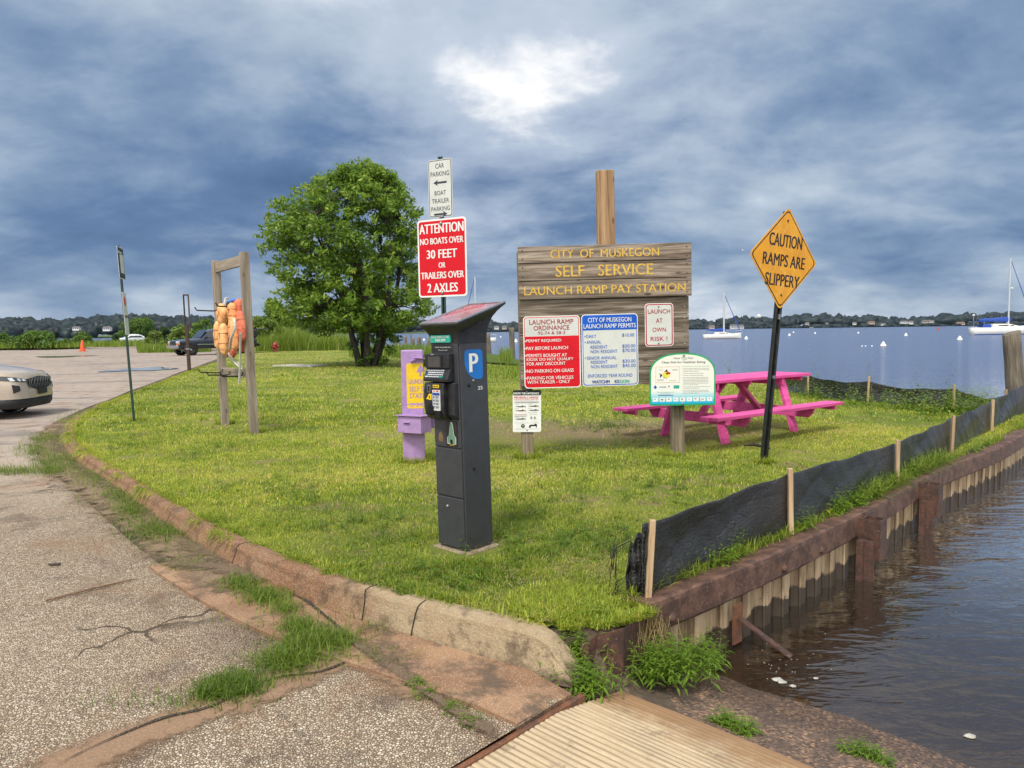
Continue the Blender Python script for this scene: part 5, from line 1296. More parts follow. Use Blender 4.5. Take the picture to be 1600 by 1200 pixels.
def sheetpart(parent, name, pts, th, mat, y0):
    """thin body panel piece: pts in X,Z on the side of a car"""
    mb = MB(); mb.prism(pts, y0, y0 - th, 0); return mb.build(name, mat, parent)

# champagne crossover, nose only in view
V = thing('parked_car', 'champagne beige crossover car nosing in from the edge of the road', 'car', (0, 0, 0))
hd_ = Vector((.98, .15)).normalized(); ang = math.atan2(hd_.y, hd_.x)
nose_ = gp(38, 652, -.08); ctr = Vector((nose_.x, nose_.y, 0)) - Vector((hd_.x, hd_.y, 0)) * 2.24 + Vector((-hd_.y, hd_.x, 0)) * .42
V.location = (ctr.x, ctr.y, z_road(ctr.x, ctr.y) + .006); V.rotation_euler = (0, 0, ang)
S_ = []
for x, wb, wl, wm, zs, wr, zr_ in ((-2.25, .70, .80, .78, 1.0, .60, 1.12), (-2.1, .80, .90, .88, 1.02, .62, 1.50), (-1.5, .85, .93, .92, 1.02, .64, 1.64), (-.4, .86, .93, .92, 1.0, .64, 1.68), (.35, .86, .93, .92, .99, .62, 1.60), (.95, .86, .93, .92, 1.0, .74, 1.12), (1.5, .86, .93, .91, .98, .70, 1.075), (1.95, .84, .90, .87, .93, .62, 1.01), (2.18, .78, .83, .78, .85, .52, .93), (2.30, .66, .70, .66, .76, .44, .83), (2.335, .52, .56, .54, .70, .36, .76)):
    S_.append((x, [(wb * .6, .24), (wb, .26), (wl, .46), (wl, .68), (wm, zs - .04), (wm * .94, zs + .015), (wr, zr_ - .03 if zr_ - zs > .2 else zr_ - .015), (wr * .55, zr_), (0.06, zr_ + .012)]))
loft_body(V, 'body', S_, 'tan_paint')
for x in (-1.42, 1.40):
    for s_ in (-1, 1): wheel(V, x, s_ * .80, .345, .23, s_); arch_liner(V, x, s_ * .80 + (-.125 if s_ < 0 else .075), .345, s_)
def onx(x): return np.interp(x, [q[0] for q in S_], [q[1][3][0] for q in S_])
# lower cladding and skirt
mb = MB(); 
pr = [(-.82, .22), (-.80, .43)]
L_ = [(x_, w_) for x_, w_ in ((1.78, .93), (1.98, .905), (2.16, .845), (2.29, .73), (2.36, .55), (2.385, .3), (2.39, 0))]
L_ = [(x_, -w_) for x_, w_ in L_] + [(x_, w_) for x_, w_ in L_[::-1][1:]]
vs = []
for x_, y_ in L_: vs += [(x_ - .03, y_ * .97, .20), (x_ + .01, y_, .27), (x_ + .015, y_, .40), (x_ - .01, y_ * .97, .42)]
mb.add(vs, [(i * 4 + k, i * 4 + k + 1, i * 4 + k + 5, i * 4 + k + 4) for i in range(len(L_) - 1) for k in range(3)], 0, True); mb.build('lower_bumper', 'trim_black', V)
def nosecurve(z, k=.0):
    """points along the front of the car at a height, left to right"""
    f_ = np.interp(z, [.40, .6, .76, .86, .95], [.03, .02, .0, -.07, -.16]); return [(x_ + f_ + k, y_ * np.interp(z, [.4, .7, .95], [1.0, .985, .95])) for x_, y_ in L_]
def wrap(name, mat, zlo, zhi, ya, yb, k=.015, nseg=14, parent=V, taper=None):
    mb = MB(); vs = []; nr = 5
    for i in range(nseg + 1):
        y = ya + (yb - ya) * i / nseg
        lo, hi = (zlo, zhi) if taper is None else taper(i / nseg)
        for q in range(nr):
            z = lo + (hi - lo) * q / (nr - 1); C = nosecurve(z, k); ys = [c[1] for c in C]; vs.append((float(np.interp(y, ys, [c[0] for c in C])), y, z))
    mb.add(vs, [(i * nr + q, i * nr + q + 1, (i + 1) * nr + q + 1, (i + 1) * nr + q) for i in range(nseg) for q in range(nr - 1)], 0, True); return mb.build(name, mat, parent)
wrap('front_fascia', 'tan_paint', .40, .93, -.915, .915, .004, 30)
g_ = wrap('grille', 'trim_black', .58, .84, -.50, .50, .02, taper=lambda u: (.56 + .10 * abs(2 * u - 1) ** 2, .84 - .04 * abs(2 * u - 1)))
mb = MB()
for i in range(9):
    for sgn in (-1, 1):
        y0 = -.46 + .115 * i; C = nosecurve(.7, .026); ys = [c[1] for c in C]; f_ = lambda y: float(np.interp(y, ys, [c[0] for c in C]))
        y1 = max(-.46, min(.46, y0 + sgn * .12)); mb.tube([(f_(y0), y0, .82), (f_(y1), y1, .60)], .006, 4)
mb.build('grille_mesh', 'print_dgrey', g_)
for s_ in (-1, 1):
    tp_ = (lambda u, s=s_: (.745 + .05 * (1 - u), .80 + .10 * (1 - u))) 
    wrap('headlight', 'car_glass', .74, .9, s_ * .90, s_ * .52, .016, 12, taper=tp_)
    for yy in (.80, .70, .61):
        h = wrap('led', 'lamp_glass', .78, .82, s_ * yy, s_ * (yy - .055), .024, 3, taper=lambda u, q=yy: (.765 + .05 * (q - .6), .80 + .22 * (q - .6)))
    wrap('fog_recess', 'trim_black', .5, .7, s_ * .80, s_ * .70, .014, 4, taper=lambda u: (.52 + .05 * u, .70 - .03 * u))
mb = MB(); mb.box((2.44, 0, .53), (.014, .36, .13)); mb.build('number_plate', 'trim_black', V)
mb = MB()
for s_ in (-1, 1): mb.add([(.80, s_ * .83, 1.06), (-1.7, s_ * .86, 1.08), (-1.5, s_ * .70, 1.52), (.30, s_ * .70, 1.52)], [(0, 1, 2, 3)])
mb.add([(.96, -.72, 1.13), (.96, .72, 1.13), (.36, .60, 1.56), (.36, -.60, 1.56)], [(0, 1, 2, 3)])
o = mb.build('window_glass', 'car_glass', V); o.modifiers.new('s', 'SOLIDIFY').thickness = .03

# dark pickup, side on, nose to the left
P_ = thing('pickup_truck', 'dark navy pickup truck parked side-on behind the life-vest rack', 'pickup', (0, 0, 0))
a_, b_ = gp(291, 555.5, .15), gp(372, 552.5, .17); wb_ = (b_ - a_).length; sc = wb_ / 3.65
P_.rotation_euler = (0, 0, math.atan2(a_.y - b_.y, a_.x - b_.x))
P_.location = ((a_.x + b_.x) / 2, (a_.y + b_.y) / 2, z_road(0, a_.y) + .006); P_.scale = (sc,) * 3
# local +X to the nose; the viewer sees its local +Y side
S_ = []
for x, wl, zs, wr, zr_ in ((-2.95, .94, 1.06, .86, 1.10), (-2.8, .97, 1.10, .88, 1.12), (-1.2, .97, 1.10, .88, 1.12), (-1.1, .97, 1.12, .80, 1.16), (-1.02, .97, 1.14, .70, 1.72), (-.2, .97, 1.14, .70, 1.80), (.55, .97, 1.13, .68, 1.77), (1.02, .97, 1.12, .82, 1.20), (1.15, .97, 1.10, .84, 1.14), (2.0, .96, 1.06, .80, 1.11), (2.5, .94, 1.0, .74, 1.06), (2.62, .90, .94, .70, .98), (2.66, .86, .9, .66, .93)):
    S_.append((x, [(wl * .7, .42), (wl * .97, .44), (wl, .62), (wl, .86), (wl, zs - .05), (wl * .95, zs + .01), (wr, zr_ - .03), (wr * .6, zr_), (.06, zr_ + .01)]))
loft_body(P_, 'body', S_, 'navy_paint')
for x in (-1.83, 1.82):
    for s_ in (-1, 1):
        wheel(P_, x, s_ * .84, .385, .26, s_, 5)
        mb = MB(); mb.lathe([(.40, -.02), (.47, -.02), (.47, .02), (.40, .02)], (x, s_ * .972, .42), 28, 0, 'Y'); mb.build('wheel_arch', 'trim_black', P_)
mb = MB(); mb.box((2.70, 0, .60), (.20, 1.86, .22), bev=.04); mb.build('front_bumper', 'chrome', P_)
mb = MB(); mb.box((2.66, 0, .84), (.04, 1.2, .24), bev=.01); mb.build('grille', 'trim_black', P_)
for s_ in (-1, 1):
    mb = MB(); mb.box((2.62, s_ * .78, .90), (.14, .34, .15), bev=.02); mb.build('headlight', 'lamp_glass', P_)
    mb = MB(); mb.box((2.60, s_ * .80, .775), (.14, .34, .09), bev=.02); mb.build('indicator', 'amber', P_)
    mb = MB(); mb.prism([(-.95, .0), (-.86, .50), (.50, .50), (.84, .02)], .01, -.01); o = mb.build('side_window', 'car_glass', P_); o.location = (0, s_ * .945, 1.17); o.rotation_euler = (R(22) * s_, 0, 0)
    mb = MB(); mb.box((.1, s_ * .982, .74), (2.6, .02, .05)); mb.build('side_trim', 'chrome', P_)
    mb = MB(); mb.box((.78, s_ * 1.08, 1.20), (.10, .2, .16), bev=.03); mb.build('wing_mirror', 'trim_black', P_)
    mb = MB(); mb.box((-.35, s_ * .985, 1.04), (.18, .03, .05), bev=.01); mb.build('door_handle', 'trim_black', P_)
mb = MB(); mb.add([(1.06, -.76, 1.2), (1.06, .76, 1.2), (.60, .66, 1.72), (.60, -.66, 1.72)], [(0, 1, 2, 3)]); o = mb.build('windscreen', 'car_glass', P_); o.modifiers.new('s', 'SOLIDIFY').thickness = .03; o.location = (.03, 0, .02)
mb = MB(); mb.box((-2.2, 0, 1.42), (1.5, 1.7, .60), bev=.12); mb.build('bed_cap', 'trim_black', P_)
mb = MB(); mb.bar((-2.95, 0, 1.72), (-4.0, 0, 1.78), 1.6, .06, upv=(0, 0, 1), bev=.02); mb.bar((-2.98, .6, 1.2), (-3.4, .6, 1.7), .03, .03); mb.build('lifted_hatch', 'trim_black', P_)
mb = MB(); mb.box((-3.05, 0, .62), (.18, 1.8, .2), bev=.03); mb.build('rear_bumper', 'trim_black', P_)
# small distant white car
g = gp(200, 535.5, .5)
Wc = thing('parked_car', 'small white car parked far off at the end of the gravel lot', 'car', at(206, 536, 135), R(222))
Wc.location.z = z_road(0, 135) + .06
S_ = []
for x, wl, zs, wr, zr_ in ((-2.2, .85, .95, .7, 1.0), (-2.0, .9, 1.0, .64, 1.3), (-1.25, .92, 1.02, .64, 1.66), (.0, .92, 1.02, .64, 1.70), (.45, .92, 1.02, .64, 1.62), (1.05, .92, 1.0, .78, 1.08), (2.0, .88, .9, .7, .98), (2.2, .8, .8, .6, .88)):
    S_.append((x, [(wl * .7, .28), (wl * .97, .3), (wl, .5), (wl, .75), (wl, zs - .05), (wl * .95, zs + .01), (wr, zr_ - .03), (wr * .6, zr_), (.06, zr_ + .01)]))
loft_body(Wc, 'body', S_, 'white_paint')
for x in (-1.35, 1.35):
    for s_ in (-1, 1): wheel(Wc, x, s_ * .82, .34, .22, s_)
for s_ in (-1, 1):
    mb = MB(); mb.prism([(-1.8, 0), (-1.4, .42), (.4, .42), (.9, 0)], .015, -.015); o = mb.build('side_window', 'car_glass', Wc); o.location = (0, s_ * .905, 1.04); o.rotation_euler = (R(29) * s_, 0, 0)
mb = MB(); mb.add([(1.0, -.7, 1.12), (1.0, .7, 1.12), (.5, .6, 1.52), (.5, -.6, 1.52)], [(0, 1, 2, 3)]); o = mb.build('windscreen', 'car_glass', Wc); o.modifiers.new('s', 'SOLIDIFY').thickness = .04; o.location = (.10, 0, .06)
mb = MB(); mb.box((2.20, 0, .42), (.14, 1.6, .22), bev=.03); mb.build('lower_bumper', 'trim_black', Wc)

# traffic cone, hydrant
g = at(129, 547.5, 70); Cg = thing('traffic_cone', 'orange traffic cone at the far edge of the gravel lot', 'cone', (g.x, g.y, z_road(0, 70)))
mb = MB(); mb.box((0, 0, .03), (.62, .62, .06), bev=.01); mb.build('base', 'cone_orange', Cg)
mb = MB(); mb.lathe([(.24, .06), (.2, .3), (.06, 1.08), (.045, 1.1), (.001, 1.1)], n=18); mb.build('cone', 'cone_orange', Cg)
g = at(430, 549, 57); Hy = thing('fire_hydrant', 'faded red fire hydrant on the grass in front of the reeds', 'hydrant', (g.x, g.y, z_lawn(g.x, g.y) - .01))
mb = MB(); mb.lathe([(.2, 0), (.2, .05), (.14, .06), (.14, .5), (.19, .51), (.19, .56), (.17, .6), (.10, .70), (.04, .73), (.04, .78), (.001, .78)], n=18); mb.build('barrel', 'hydrant_red', Hy)
for s_ in (-1, 1):
    mb = MB(); mb.lathe([(.085, 0), (.085, .17), (.10, .17), (.10, .21), (.001, .21)], (s_ * .1, 0, .40), 12, 0, 'X'); mb.v = [((p[0] - s_ * .1) * s_ + s_ * .1, p[1], p[2]) for p in mb.v]; mb.build('side_cap', 'hydrant_red', Hy)
mb = MB(); mb.lathe([(.11, .1), (.11, .22), (.13, .22), (.13, .27), (.001, .27)], (0, 0, .36), 12, 0, 'Y'); mb.v = [(p[0], p[1] if p[1] < 0 else -p[1], p[2]) for p in mb.v]; mb.build('pumper_cap', 'hydrant_red', Hy)

# ------------------------------------------------------------------ old pilings
def piling(name, label, px, ytop, ybase, Y, r, tilt=0, group='old wooden pilings along the shore', cut=0.0):
    tp_, bt = at(px, ytop, Y), at(px, ybase, Y)
    o_ = thing(name, label, 'piling', (bt.x, bt.y, bt.z), 0, group); h = tp_.z - bt.z
    mb = MB(); n = 16; prof = []
    for k in range(9): prof.append((r * (1.02 - .06 * k / 8 + random.uniform(-.03, .03)), -.9 + (h + .9) * k / 8))
    mb.lathe(prof + [(r * .8, h + .01), (.001, h + .015)], n=n); mb.v = [(x * (1 + .06 * math.sin(3 * math.atan2(y, x) + z)), y, z + cut * x * (z > h * .7)) for x, y, z in mb.v]
    mb.build('shaft', 'wood_pile', o_)
    o_.rotation_euler = (0, R(tilt), random.uniform(0, 0)); return o_
piling('piling', 'thick leaning grey timber piling at the water beyond the end of the silt fence', 1589, 520, 632, 15.2, .175, -6.5, 'old wooden pilings along the shore', .25)
piling('piling', 'grey timber piling in the water just left of the notice board', 801, 512, 556, 46, .17, -2)
piling('piling', 'dark broad piling at the shore just right of the kiosk hood', 763, 523, 556, 46, .22, -4, cut=.5)
for px, y0, y1, Y, r, lb in ((515.5, 517, 547, 66, .19, 'tall thin piling beside the broken stump left of the maple'), (620, 526, 545, 62, .15, 'short piling in the water just right of the maple trunks'), (634, 526, 541, 66, .13, 'dark short piling second to the right of the maple trunks'), (642, 520, 543, 66, .06, 'thin dark pole in the water among the short pilings'), (646, 528, 543, 64, .12, 'piling close beside the thin dark pole'), (655.5, 527, 547, 58, .17, 'piling above the purple post, left of the kiosk'), (671, 528, 550, 54, .15, 'piling seen right against the kiosk screen edge')):
    piling('piling', lb, px, y0, y1, Y, r, random.uniform(-2, 2))
g1 = at(522, 547, 66); St = thing('broken_stump', 'wide split stump of a piling with jagged pale splinters', 'stump', (g1.x, g1.y, g1.z))
mb = MB()
for k in range(7): mb.bar((.10 * k - .2, random.uniform(-.1, .1), -.6), (.12 * k - .18 + random.uniform(-.05, .1), 0, 1.25 - .02 * k + random.uniform(-.25, .15)), .16, .16)
mb.build('splinters', 'wood_pile', St)

# ------------------------------------------------------------------ boats and buoys
def sailboat(label, bow, stern, Y, mast_px, mast_top, cover, beam=2.3, wl=None, detail=True, fore=True):
    """hull from stern pixel to bow pixel on the water at distance Y"""
    pb, ps = at(bow, 520, Y), at(stern, 520, Y); L = (pb - ps).length
    t = thing('sailboat', label, 'sailboat', ((pb.x + ps.x) / 2, (pb.y + ps.y) / 2, WATER), math.atan2(pb.y - ps.y, pb.x - ps.x), 'sailboats at their moorings')
    k = L / 7.0; mb = MB(); secs = []
    for u, hw, fb in ((-.5, .62, .82), (-.42, .78, .80), (-.2, .98, .78), (.05, 1.0, .82), (.25, .78, .90), (.4, .42, .98), (.48, .12, 1.06), (.505, .02, 1.10)):
        secs.append((u * L, [(hw * .3 * beam / 2, -.25), (hw * .8 * beam / 2, .05 * k), (hw * .97 * beam / 2, .45 * k * fb), (hw * beam / 2, fb * k), (hw * beam / 2 * .96, fb * k + .03), (.01, fb * k + .05)]))
    n = 6; m_ = 12; vs = []
    for x, pr in secs: vs += [(x, -w_, z) for w_, z in pr] + [(x, w_, z) for w_, z in pr[::-1]]
    mb.add(vs, [(i * m_ + q, i * m_ + (q + 1) % m_, (i + 1) * m_ + (q + 1) % m_, (i + 1) * m_ + q) for i in range(len(secs) - 1) for q in range(m_)] + [tuple(range(m_))[::-1], tuple(range(m_ * 7, m_ * 8))], 0, True)
    mb.build('hull', 'hull_white', t)
    mb = MB()
    for sgn in (-1, 1):
        vs = []
        for x, pr in secs: w_ = pr[1][0]; vs += [(x, sgn * (w_ + .012), .02), (x, sgn * (w_ * 1.03 + .012), .10 * k)]
        mb.add(vs, [(2 * i, 2 * i + 1, 2 * i + 3, 2 * i + 2) for i in range(len(secs) - 1)])
    mb.build('boot_stripe', 'rust_band' if k < 1.2 else 'sign_navy', t)
    ca = MB(); ca.add([(x, y, z) for x, hw, z in ((-.22 * L, .30, .80 * k), (.24 * L, .22, .9 * k)) for y in (-hw * beam, hw * beam)] + [(x, y, z) for x, hw, z in ((-.20 * L, .24, 1.22 * k), (.06 * L, .22, 1.2 * k), (.20 * L, .14, 1.0 * k)) for y in (-hw * beam, hw * beam)], [(4, 5, 7, 6), (6, 7, 9, 8), (0, 4, 6, 8, 2), (1, 3, 9, 7, 5), (0, 1, 5, 4), (2, 8, 9, 3)])
    c_ = ca.build('cabin', 'hull_white', t)
    mb = MB()
    for sgn in (-1, 1): mb.box((-.04 * L, sgn * .262 * beam, 1.02 * k), (.16 * L, .03, .10 * k)); mb.box((.1 * L, sgn * .245 * beam, 1.0 * k), (.06 * L, .03, .08 * k))
    mb.build('port_light', 'boat_glass', c_)
    pm = at(mast_px, 520, Y); mxl = (Vector((pm.x, pm.y, 0)) - Vector((ps.x, ps.y, 0))).length - L / 2
    H = at(mast_px, mast_top, Y).z - WATER
    mb = MB(); mb.tube([(mxl, 0, .9 * k), (mxl, 0, H)], [.17, .13], 8); mb.box((mxl, 0, H * .66), (.03, 1.3, .04)); ms_ = mb.build('mast', 'mast_metal', t)
    mb = MB()
    for q in ((L * .49, 0, 1.05 * k), (-L * .49, 0, .85 * k)): mb.tube([(mxl, 0, H - .1), q], .012, 4)
    for sgn in (-1, 1): mb.tube([(mxl, 0, H - .1), (mxl, sgn * .65, H * .66), (mxl - .1, sgn * beam * .46, .8 * k)], .010, 4)
    mb.build('rigging', 'galv', ms_)
    if fore:
        mb = MB(); mb.tube([(mxl + .15, 0, H - .5), (L * .485, 0, 1.2 * k)], [.05, .09], 8); mb.build('furled_jib', 'sail_blue', t)
    if cover:
        mb = MB(); e = mxl - .42 * L; mb.tube([(mxl - .05, 0, 1.55 * k), (mxl - .15 * L, 0, 1.52 * k), (e, 0, 1.5 * k)], .06, 8, 1)
        for i in range(9):
            u = i / 8; mb.ell((mxl + (e - mxl) * u, 0, (1.70 - .08 * u) * k), (.055 * L, .14, (.30 - .12 * u) * k), 8, 6, 0, None, .1)
        mb.build('sail_cover', ['sail_blue', 'mast_metal'], t)
    if detail:
        mb = MB()
        for x0, x1 in ((-.5, -.36), (.36, .5)):
            for sgn in (-1, 1):
                w0 = .5 if x0 < 0 else .12; mb.tube([(x0 * L, sgn * w0 * beam / 2 * 1.1, .85 * k), (x0 * L, sgn * w0 * beam / 2 * 1.1, 1.5 * k), (x1 * L, sgn * .62 * beam / 2, 1.5 * k), (x1 * L, sgn * .62 * beam / 2, .85 * k)], .025, 5)
        mb.build('guard_rail', 'chrome', t)
    return t, L, k
s1 = sailboat('small cream sailboat with a blue sail cover moored beyond the notice board', 1158, 1099.5, 142, 1131, 458, True, 2.3)
s2, L2, k2 = sailboat('large white sailboat with blue canvas and tall mast at the edge of the view', 1616, 1518, 148, 1575, 404, True, 3.4)
mb = MB(); mb.box((-.40 * L2, 0, 2.75), (.12 * L2, 2.4, .10), bev=.03)
for x in (-.45, -.35):
    for y in (-1.0, 1.0): mb.tube([(x * L2, y, 1.1), (x * L2, y, 2.75)], .03, 5, 1)
mb.build('bimini', ['sail_blue', 'chrome'], s2)
mb = MB(); mb.ell((-.43 * L2, .9, 4.05), (.26, .26, .2), 10, 6); mb.tube([(-.43 * L2, .9, 1.2), (-.43 * L2, .9, 4.0)], .03, 5); mb.ell((.12 * L2, 0, 9.4), (.28, .22, .18), 10, 6); mb.build('radar_dome', 'hull_white', s2)
mb = MB(); mb.box((-.30 * L2, 0, 1.75), (.12 * L2, 2.3, .9), bev=.2); mb.build('dodger', 'sail_blue', s2)
sailboat('sailboat mostly hidden by the kiosk hood with only mast and stern showing', 718, 775, 138, 743.5, 433, False, 2.4)
# moored cruiser partly behind the piling
def buoy(px, ybase, label, hpx, group='white mooring buoys', ball=True):
    g = gp(px, ybase, WATER); Y = g.y; hh = hpx / F_PX * Y * .78; r = hh * .58
    t = thing('mooring_buoy', label, 'buoy', (g.x, g.y, WATER), 0, group)
    mb = MB(); mb.lathe([(r * .95, -.1), (r, .08 * hh), (r * .96, .3 * hh), (r * .70, .55 * hh), (r * .46, .66 * hh), (r * .44, .72 * hh), (r * .50, .78 * hh), (r * .40, .93 * hh), (r * .12, hh), (.001, hh)], n=20); mb.build('float', 'buoy_white', t)
    if hpx > 6:
        mb = MB(); mb.lathe([(r * .97 + .004, .0), (r * 1.005 + .004, .10 * hh)], n=20); mb.build('weed_line', 'rust_band', t)
        mb = MB(); mb.lathe([(r * .475, .645 * hh), (r * .475, .70 * hh)], n=16); mb.build('band', 'sign_navy', t)
    return t
buoy(1380, 541.5, 'largest white mooring buoy out on the lake', 10)
buoy(1499.5, 531.5, 'white mooring buoy with a cap below the large sailboat', 8.5)
buoy(1415.5, 524.5, 'white mooring buoy between the largest buoy and the shore houses', 5.5)
buoy(1341, 520.8, 'low white float left of the capped buoys, near mid-lake', 3)
buoy(1166, 530, 'white mooring buoy just off the bow of the small cream sailboat', 6)
buoy(1233.5, 524.5, 'white cone-shaped buoy just right of the caution sign post', 4.5)
buoy(1239.8, 519.8, 'tiny white float farthest out right of the caution post', 2.6); buoy(1273.5, 521.2, 'tiny white float alone right of the caution post', 3)
buoy(509, 529.5, 'small white float in the water left of the old stump', 2.6); buoy(527.5, 529.5, 'small white float in the water right of the old stump', 2.6)
buoy(612.5, 531, 'small white buoy close right of the maple trunks', 4); buoy(662.5, 532, 'small white buoy between the piling and the kiosk', 4.2)
buoy(782.5, 527, 'tiny white float between the kiosk hood and the notice board', 2.6); buoy(806, 535, 'white float partly behind the piling left of the notice board', 7)
g = gp(1466, 515.8, WATER); t = thing('channel_marker', 'tiny red marker buoy far out on the lake', 'buoy', (g.x, g.y, WATER)); mb = MB(); mb.lathe([(.5, -.1), (.5, .3), (.25, .6), (.2, 1.3), (.001, 1.35)], n=12); mb.build('float', 'hydrant_red', t)
g0, g1 = gp(1347, 541.5, WATER), gp(1367, 541.5, WATER)
t = thing('mooring_line', 'blue floating line with small white floats beside the largest buoy', 'rope', (g0.x, g0.y, WATER)); mb = MB(); mb.tube([(0, 0, .02), ((g1 - g0).x * .5, .1, .02), ((g1 - g0).x, 0, .02)], .035, 6)
for u in (0, .35, 1): mb.ell(((g1 - g0).x * u, 0, .04), (.09, .09, .07), 8, 6, 1)
mb.build('line', ['rope_blue', 'buoy_white'], t)
# gull
g = at(1161, 391, 60); t = thing('gull', 'distant gull gliding against the dark cloud', 'bird', g); mb = MB()
mb.ell((0, 0, 0), (.10, .06, .05), 10, 6); mb.add([(-.03, 0, .03), (.05, 0, .03), (.0, .28, .10), (-.05, .26, .10)], [(0, 1, 2, 3)]); mb.add([(-.03, 0, .03), (.05, 0, .03), (.0, -.28, .10), (-.05, -.26, .10)], [(0, 1, 2, 3)]); mb.build('body', 'gull_white', t)

# ------------------------------------------------------------------ vegetation
def blades(P, h, wdt, lean_, r_, tint, seg=2, droop=.35, az=None):
    """P: N x 3 roots; returns V, F, tint for tapering bent blades"""
    n = len(P); a = r_.uniform(0, 2 * np.pi, n) if az is None else az; hh = h * r_.uniform(.55, 1.25, n); ww = wdt * r_.uniform(.7, 1.3, n)
    d = np.stack([np.cos(a), np.sin(a), 0 * a], 1); s_ = np.stack([-np.sin(a), np.cos(a), 0 * a], 1)
    ln = lean_ * r_.uniform(.2, 1.6, n); rows = []
    for k in range(seg + 1):
        u = k / seg; c = P + d * (ln * hh * u ** 1.7)[:, None]; c[:, 2] += hh * (u - droop * ln * u * u)
        if k < seg: q = s_ * (ww * (1 - .55 * u) / 2)[:, None]; rows += [c - q, c + q]
        else: rows += [c]
    V = np.stack(rows, 1); m_ = V.shape[1]; base = (np.arange(n) * m_)[:, None]
    F = []
    for k in range(seg - 1):
        F += [base + np.array([2 * k, 2 * k + 1, 2 * k + 3]), base + np.array([2 * k, 2 * k + 3, 2 * k + 2])]
    F.append(base + np.array([2 * seg - 2, 2 * seg - 1, 2 * seg]))
    return V.reshape(-1, 3), np.concatenate(F), np.repeat(tint, m_)
def join(parts):
    V, F, T_, o_ = [], [], [], 0
    for v, f, t in parts: V.append(v); F.append(f + o_); T_.append(t); o_ += len(v)
    return np.concatenate(V), np.concatenate(F), np.concatenate(T_)
def vnoise(x, y, s, seed):
    """smooth value noise in plain numpy"""
    g = np.random.default_rng(seed).random((256, 256)); X = x / s; Y = y / s; i = np.floor(X).astype(int); j = np.floor(Y).astype(int); fx_ = X - i; fy_ = Y - j
    fx_ = fx_ * fx_ * (3 - 2 * fx_); fy_ = fy_ * fy_ * (3 - 2 * fy_)
    def G(a, b): return g[a % 256, b % 256]
    return (G(i, j) * (1 - fx_) + G(i + 1, j) * fx_) * (1 - fy_) + (G(i, j + 1) * (1 - fx_) + G(i + 1, j + 1) * fx_) * fy_
zl_v = np.vectorize(z_lawn)
lp = [(p[0], p[1]) for p in lawn_poly]
def lawn_pts(n, y0, y1, r_, m_=1.6):
    y = y0 + (y1 - y0) * r_.random(n) if y1 < 16 else y0 * (y1 / y0) ** r_.random(n)
    x = (r_.random(n) * 2 - 1) * (y * .74 + m_); k = inside(lp, x, y)
    return x[k], y[k]
def bare(x, y): return np.clip(1.9 - np.hypot((x - 1.35) * .5, y - 11.4) * .85, 0, 1) * (.4 + 1.0 * vnoise(x, y, .5, 9))
OBST = [(-.36, 5.32, .27), (-1.235, 8.98, .17), (.18, 9.15, .1), (2.0, 9.15, .1)]
def lawn_tint(x, y, r_):
    lo = vnoise(x, y, 2.6, 1) * .40 + vnoise(x, y, .8, 2) * .30 + vnoise(x, y, .13, 5) * .30
    return np.clip(-.02 + lo * 1.05 - .30 * np.clip(vnoise(x, y, .55, 31) * 2 - 1.15, 0, 1) + r_.normal(0, .22, len(x)) + (r_.random(len(x)) < .08) * .5 + bare(x, y) * .3, 0, 1)
r_ = np.random.default_rng(11); parts = []
for (n, y0, y1, h, wd, sg) in ((300000, 3.6, 6.6, .040, .0046, 3), (290000, 6.6, 12, .042, .0080, 2), (170000, 12, 24, .055, .018, 2), (90000, 24, 66, .07, .05, 1)):
    x, y = lawn_pts(n, y0, y1, r_)
    dn = vnoise(x, y, .30, 3) * .55 + vnoise(x, y, 1.1, 4) * .45
    k = (r_.random(len(x)) < np.clip(.02 + dn * 1.75, 0, 1)) & (r_.random(len(x)) > np.clip(bare(x, y) * 1.25, 0, .93))
    for ox, oy, orad in OBST: k &= np.hypot(x - ox, y - oy) > orad * (1 + .5 * vnoise(x, y, .05, 8))
    k &= r_.random(len(x)) > .75 * np.clip(vnoise(x, y, 1.3, 44) * 3.2 - 2.0, 0, 1) * (.5 + vnoise(x, y, .25, 45))
    k &= ~((y < 4.62) & (np.hypot((x - .46) * 1.0, (y - 4.27) * 1.3) < .17) & (r_.random(len(x)) < .85))
    x, y = x[k], y[k]; dn = dn[k]
    P = np.stack([x, y, zl_v(x, y) - .012], 1)
    parts.append(blades(P, h * (.40 + .65 * vnoise(x, y, .35, 6) + .75 * vnoise(x, y, .11, 16) ** 2) * (1 + 1.1 * np.clip((5.4 - y) / 1.0, 0, 1) * np.clip(vnoise(x, y, .5, 71) * 2 - .5, 0, 1)), wd, .75, r_, lawn_tint(x, y, r_), sg))
# longer grass spilling over the kerb lip
kp_ = np.array([(p.x, p.y) for p in resample(kroad(-.085), .004) if p.y < 34]); kk = r_.integers(0, len(kp_), 46000)
q = kp_[kk] + np.abs(r_.normal(0, .05, (len(kk), 1))) * np.array([[.49, .77]]) + r_.normal(0, .014, (len(kk), 2))
wgt = np.clip((.10 + .42 * np.clip((q[:, 1] - 5.0) / 3, 0, 1)) + 1.5 * (vnoise(q[:, 0], q[:, 1], .20, 15) - .45), 0, 1); q = q[r_.random(len(q)) < wgt]
dn_ = np.arctan2(-.77, -.49)
parts.append(blades(np.column_stack([q, zl_v(q[:, 0], q[:, 1]) - .004]), .075, .0060, 1.1, r_, lawn_tint(q[:, 0], q[:, 1], r_), 3, .6, az=dn_ + r_.normal(0, 1.2, len(q))))
kf = np.array([(p.x, p.y) for p in resample(kroad(-.0), .004) if 5.5 < p.y < 34]); kk = r_.integers(0, len(kf), 26000); q = kf[kk] + r_.normal(0, .02, (len(kk), 2))
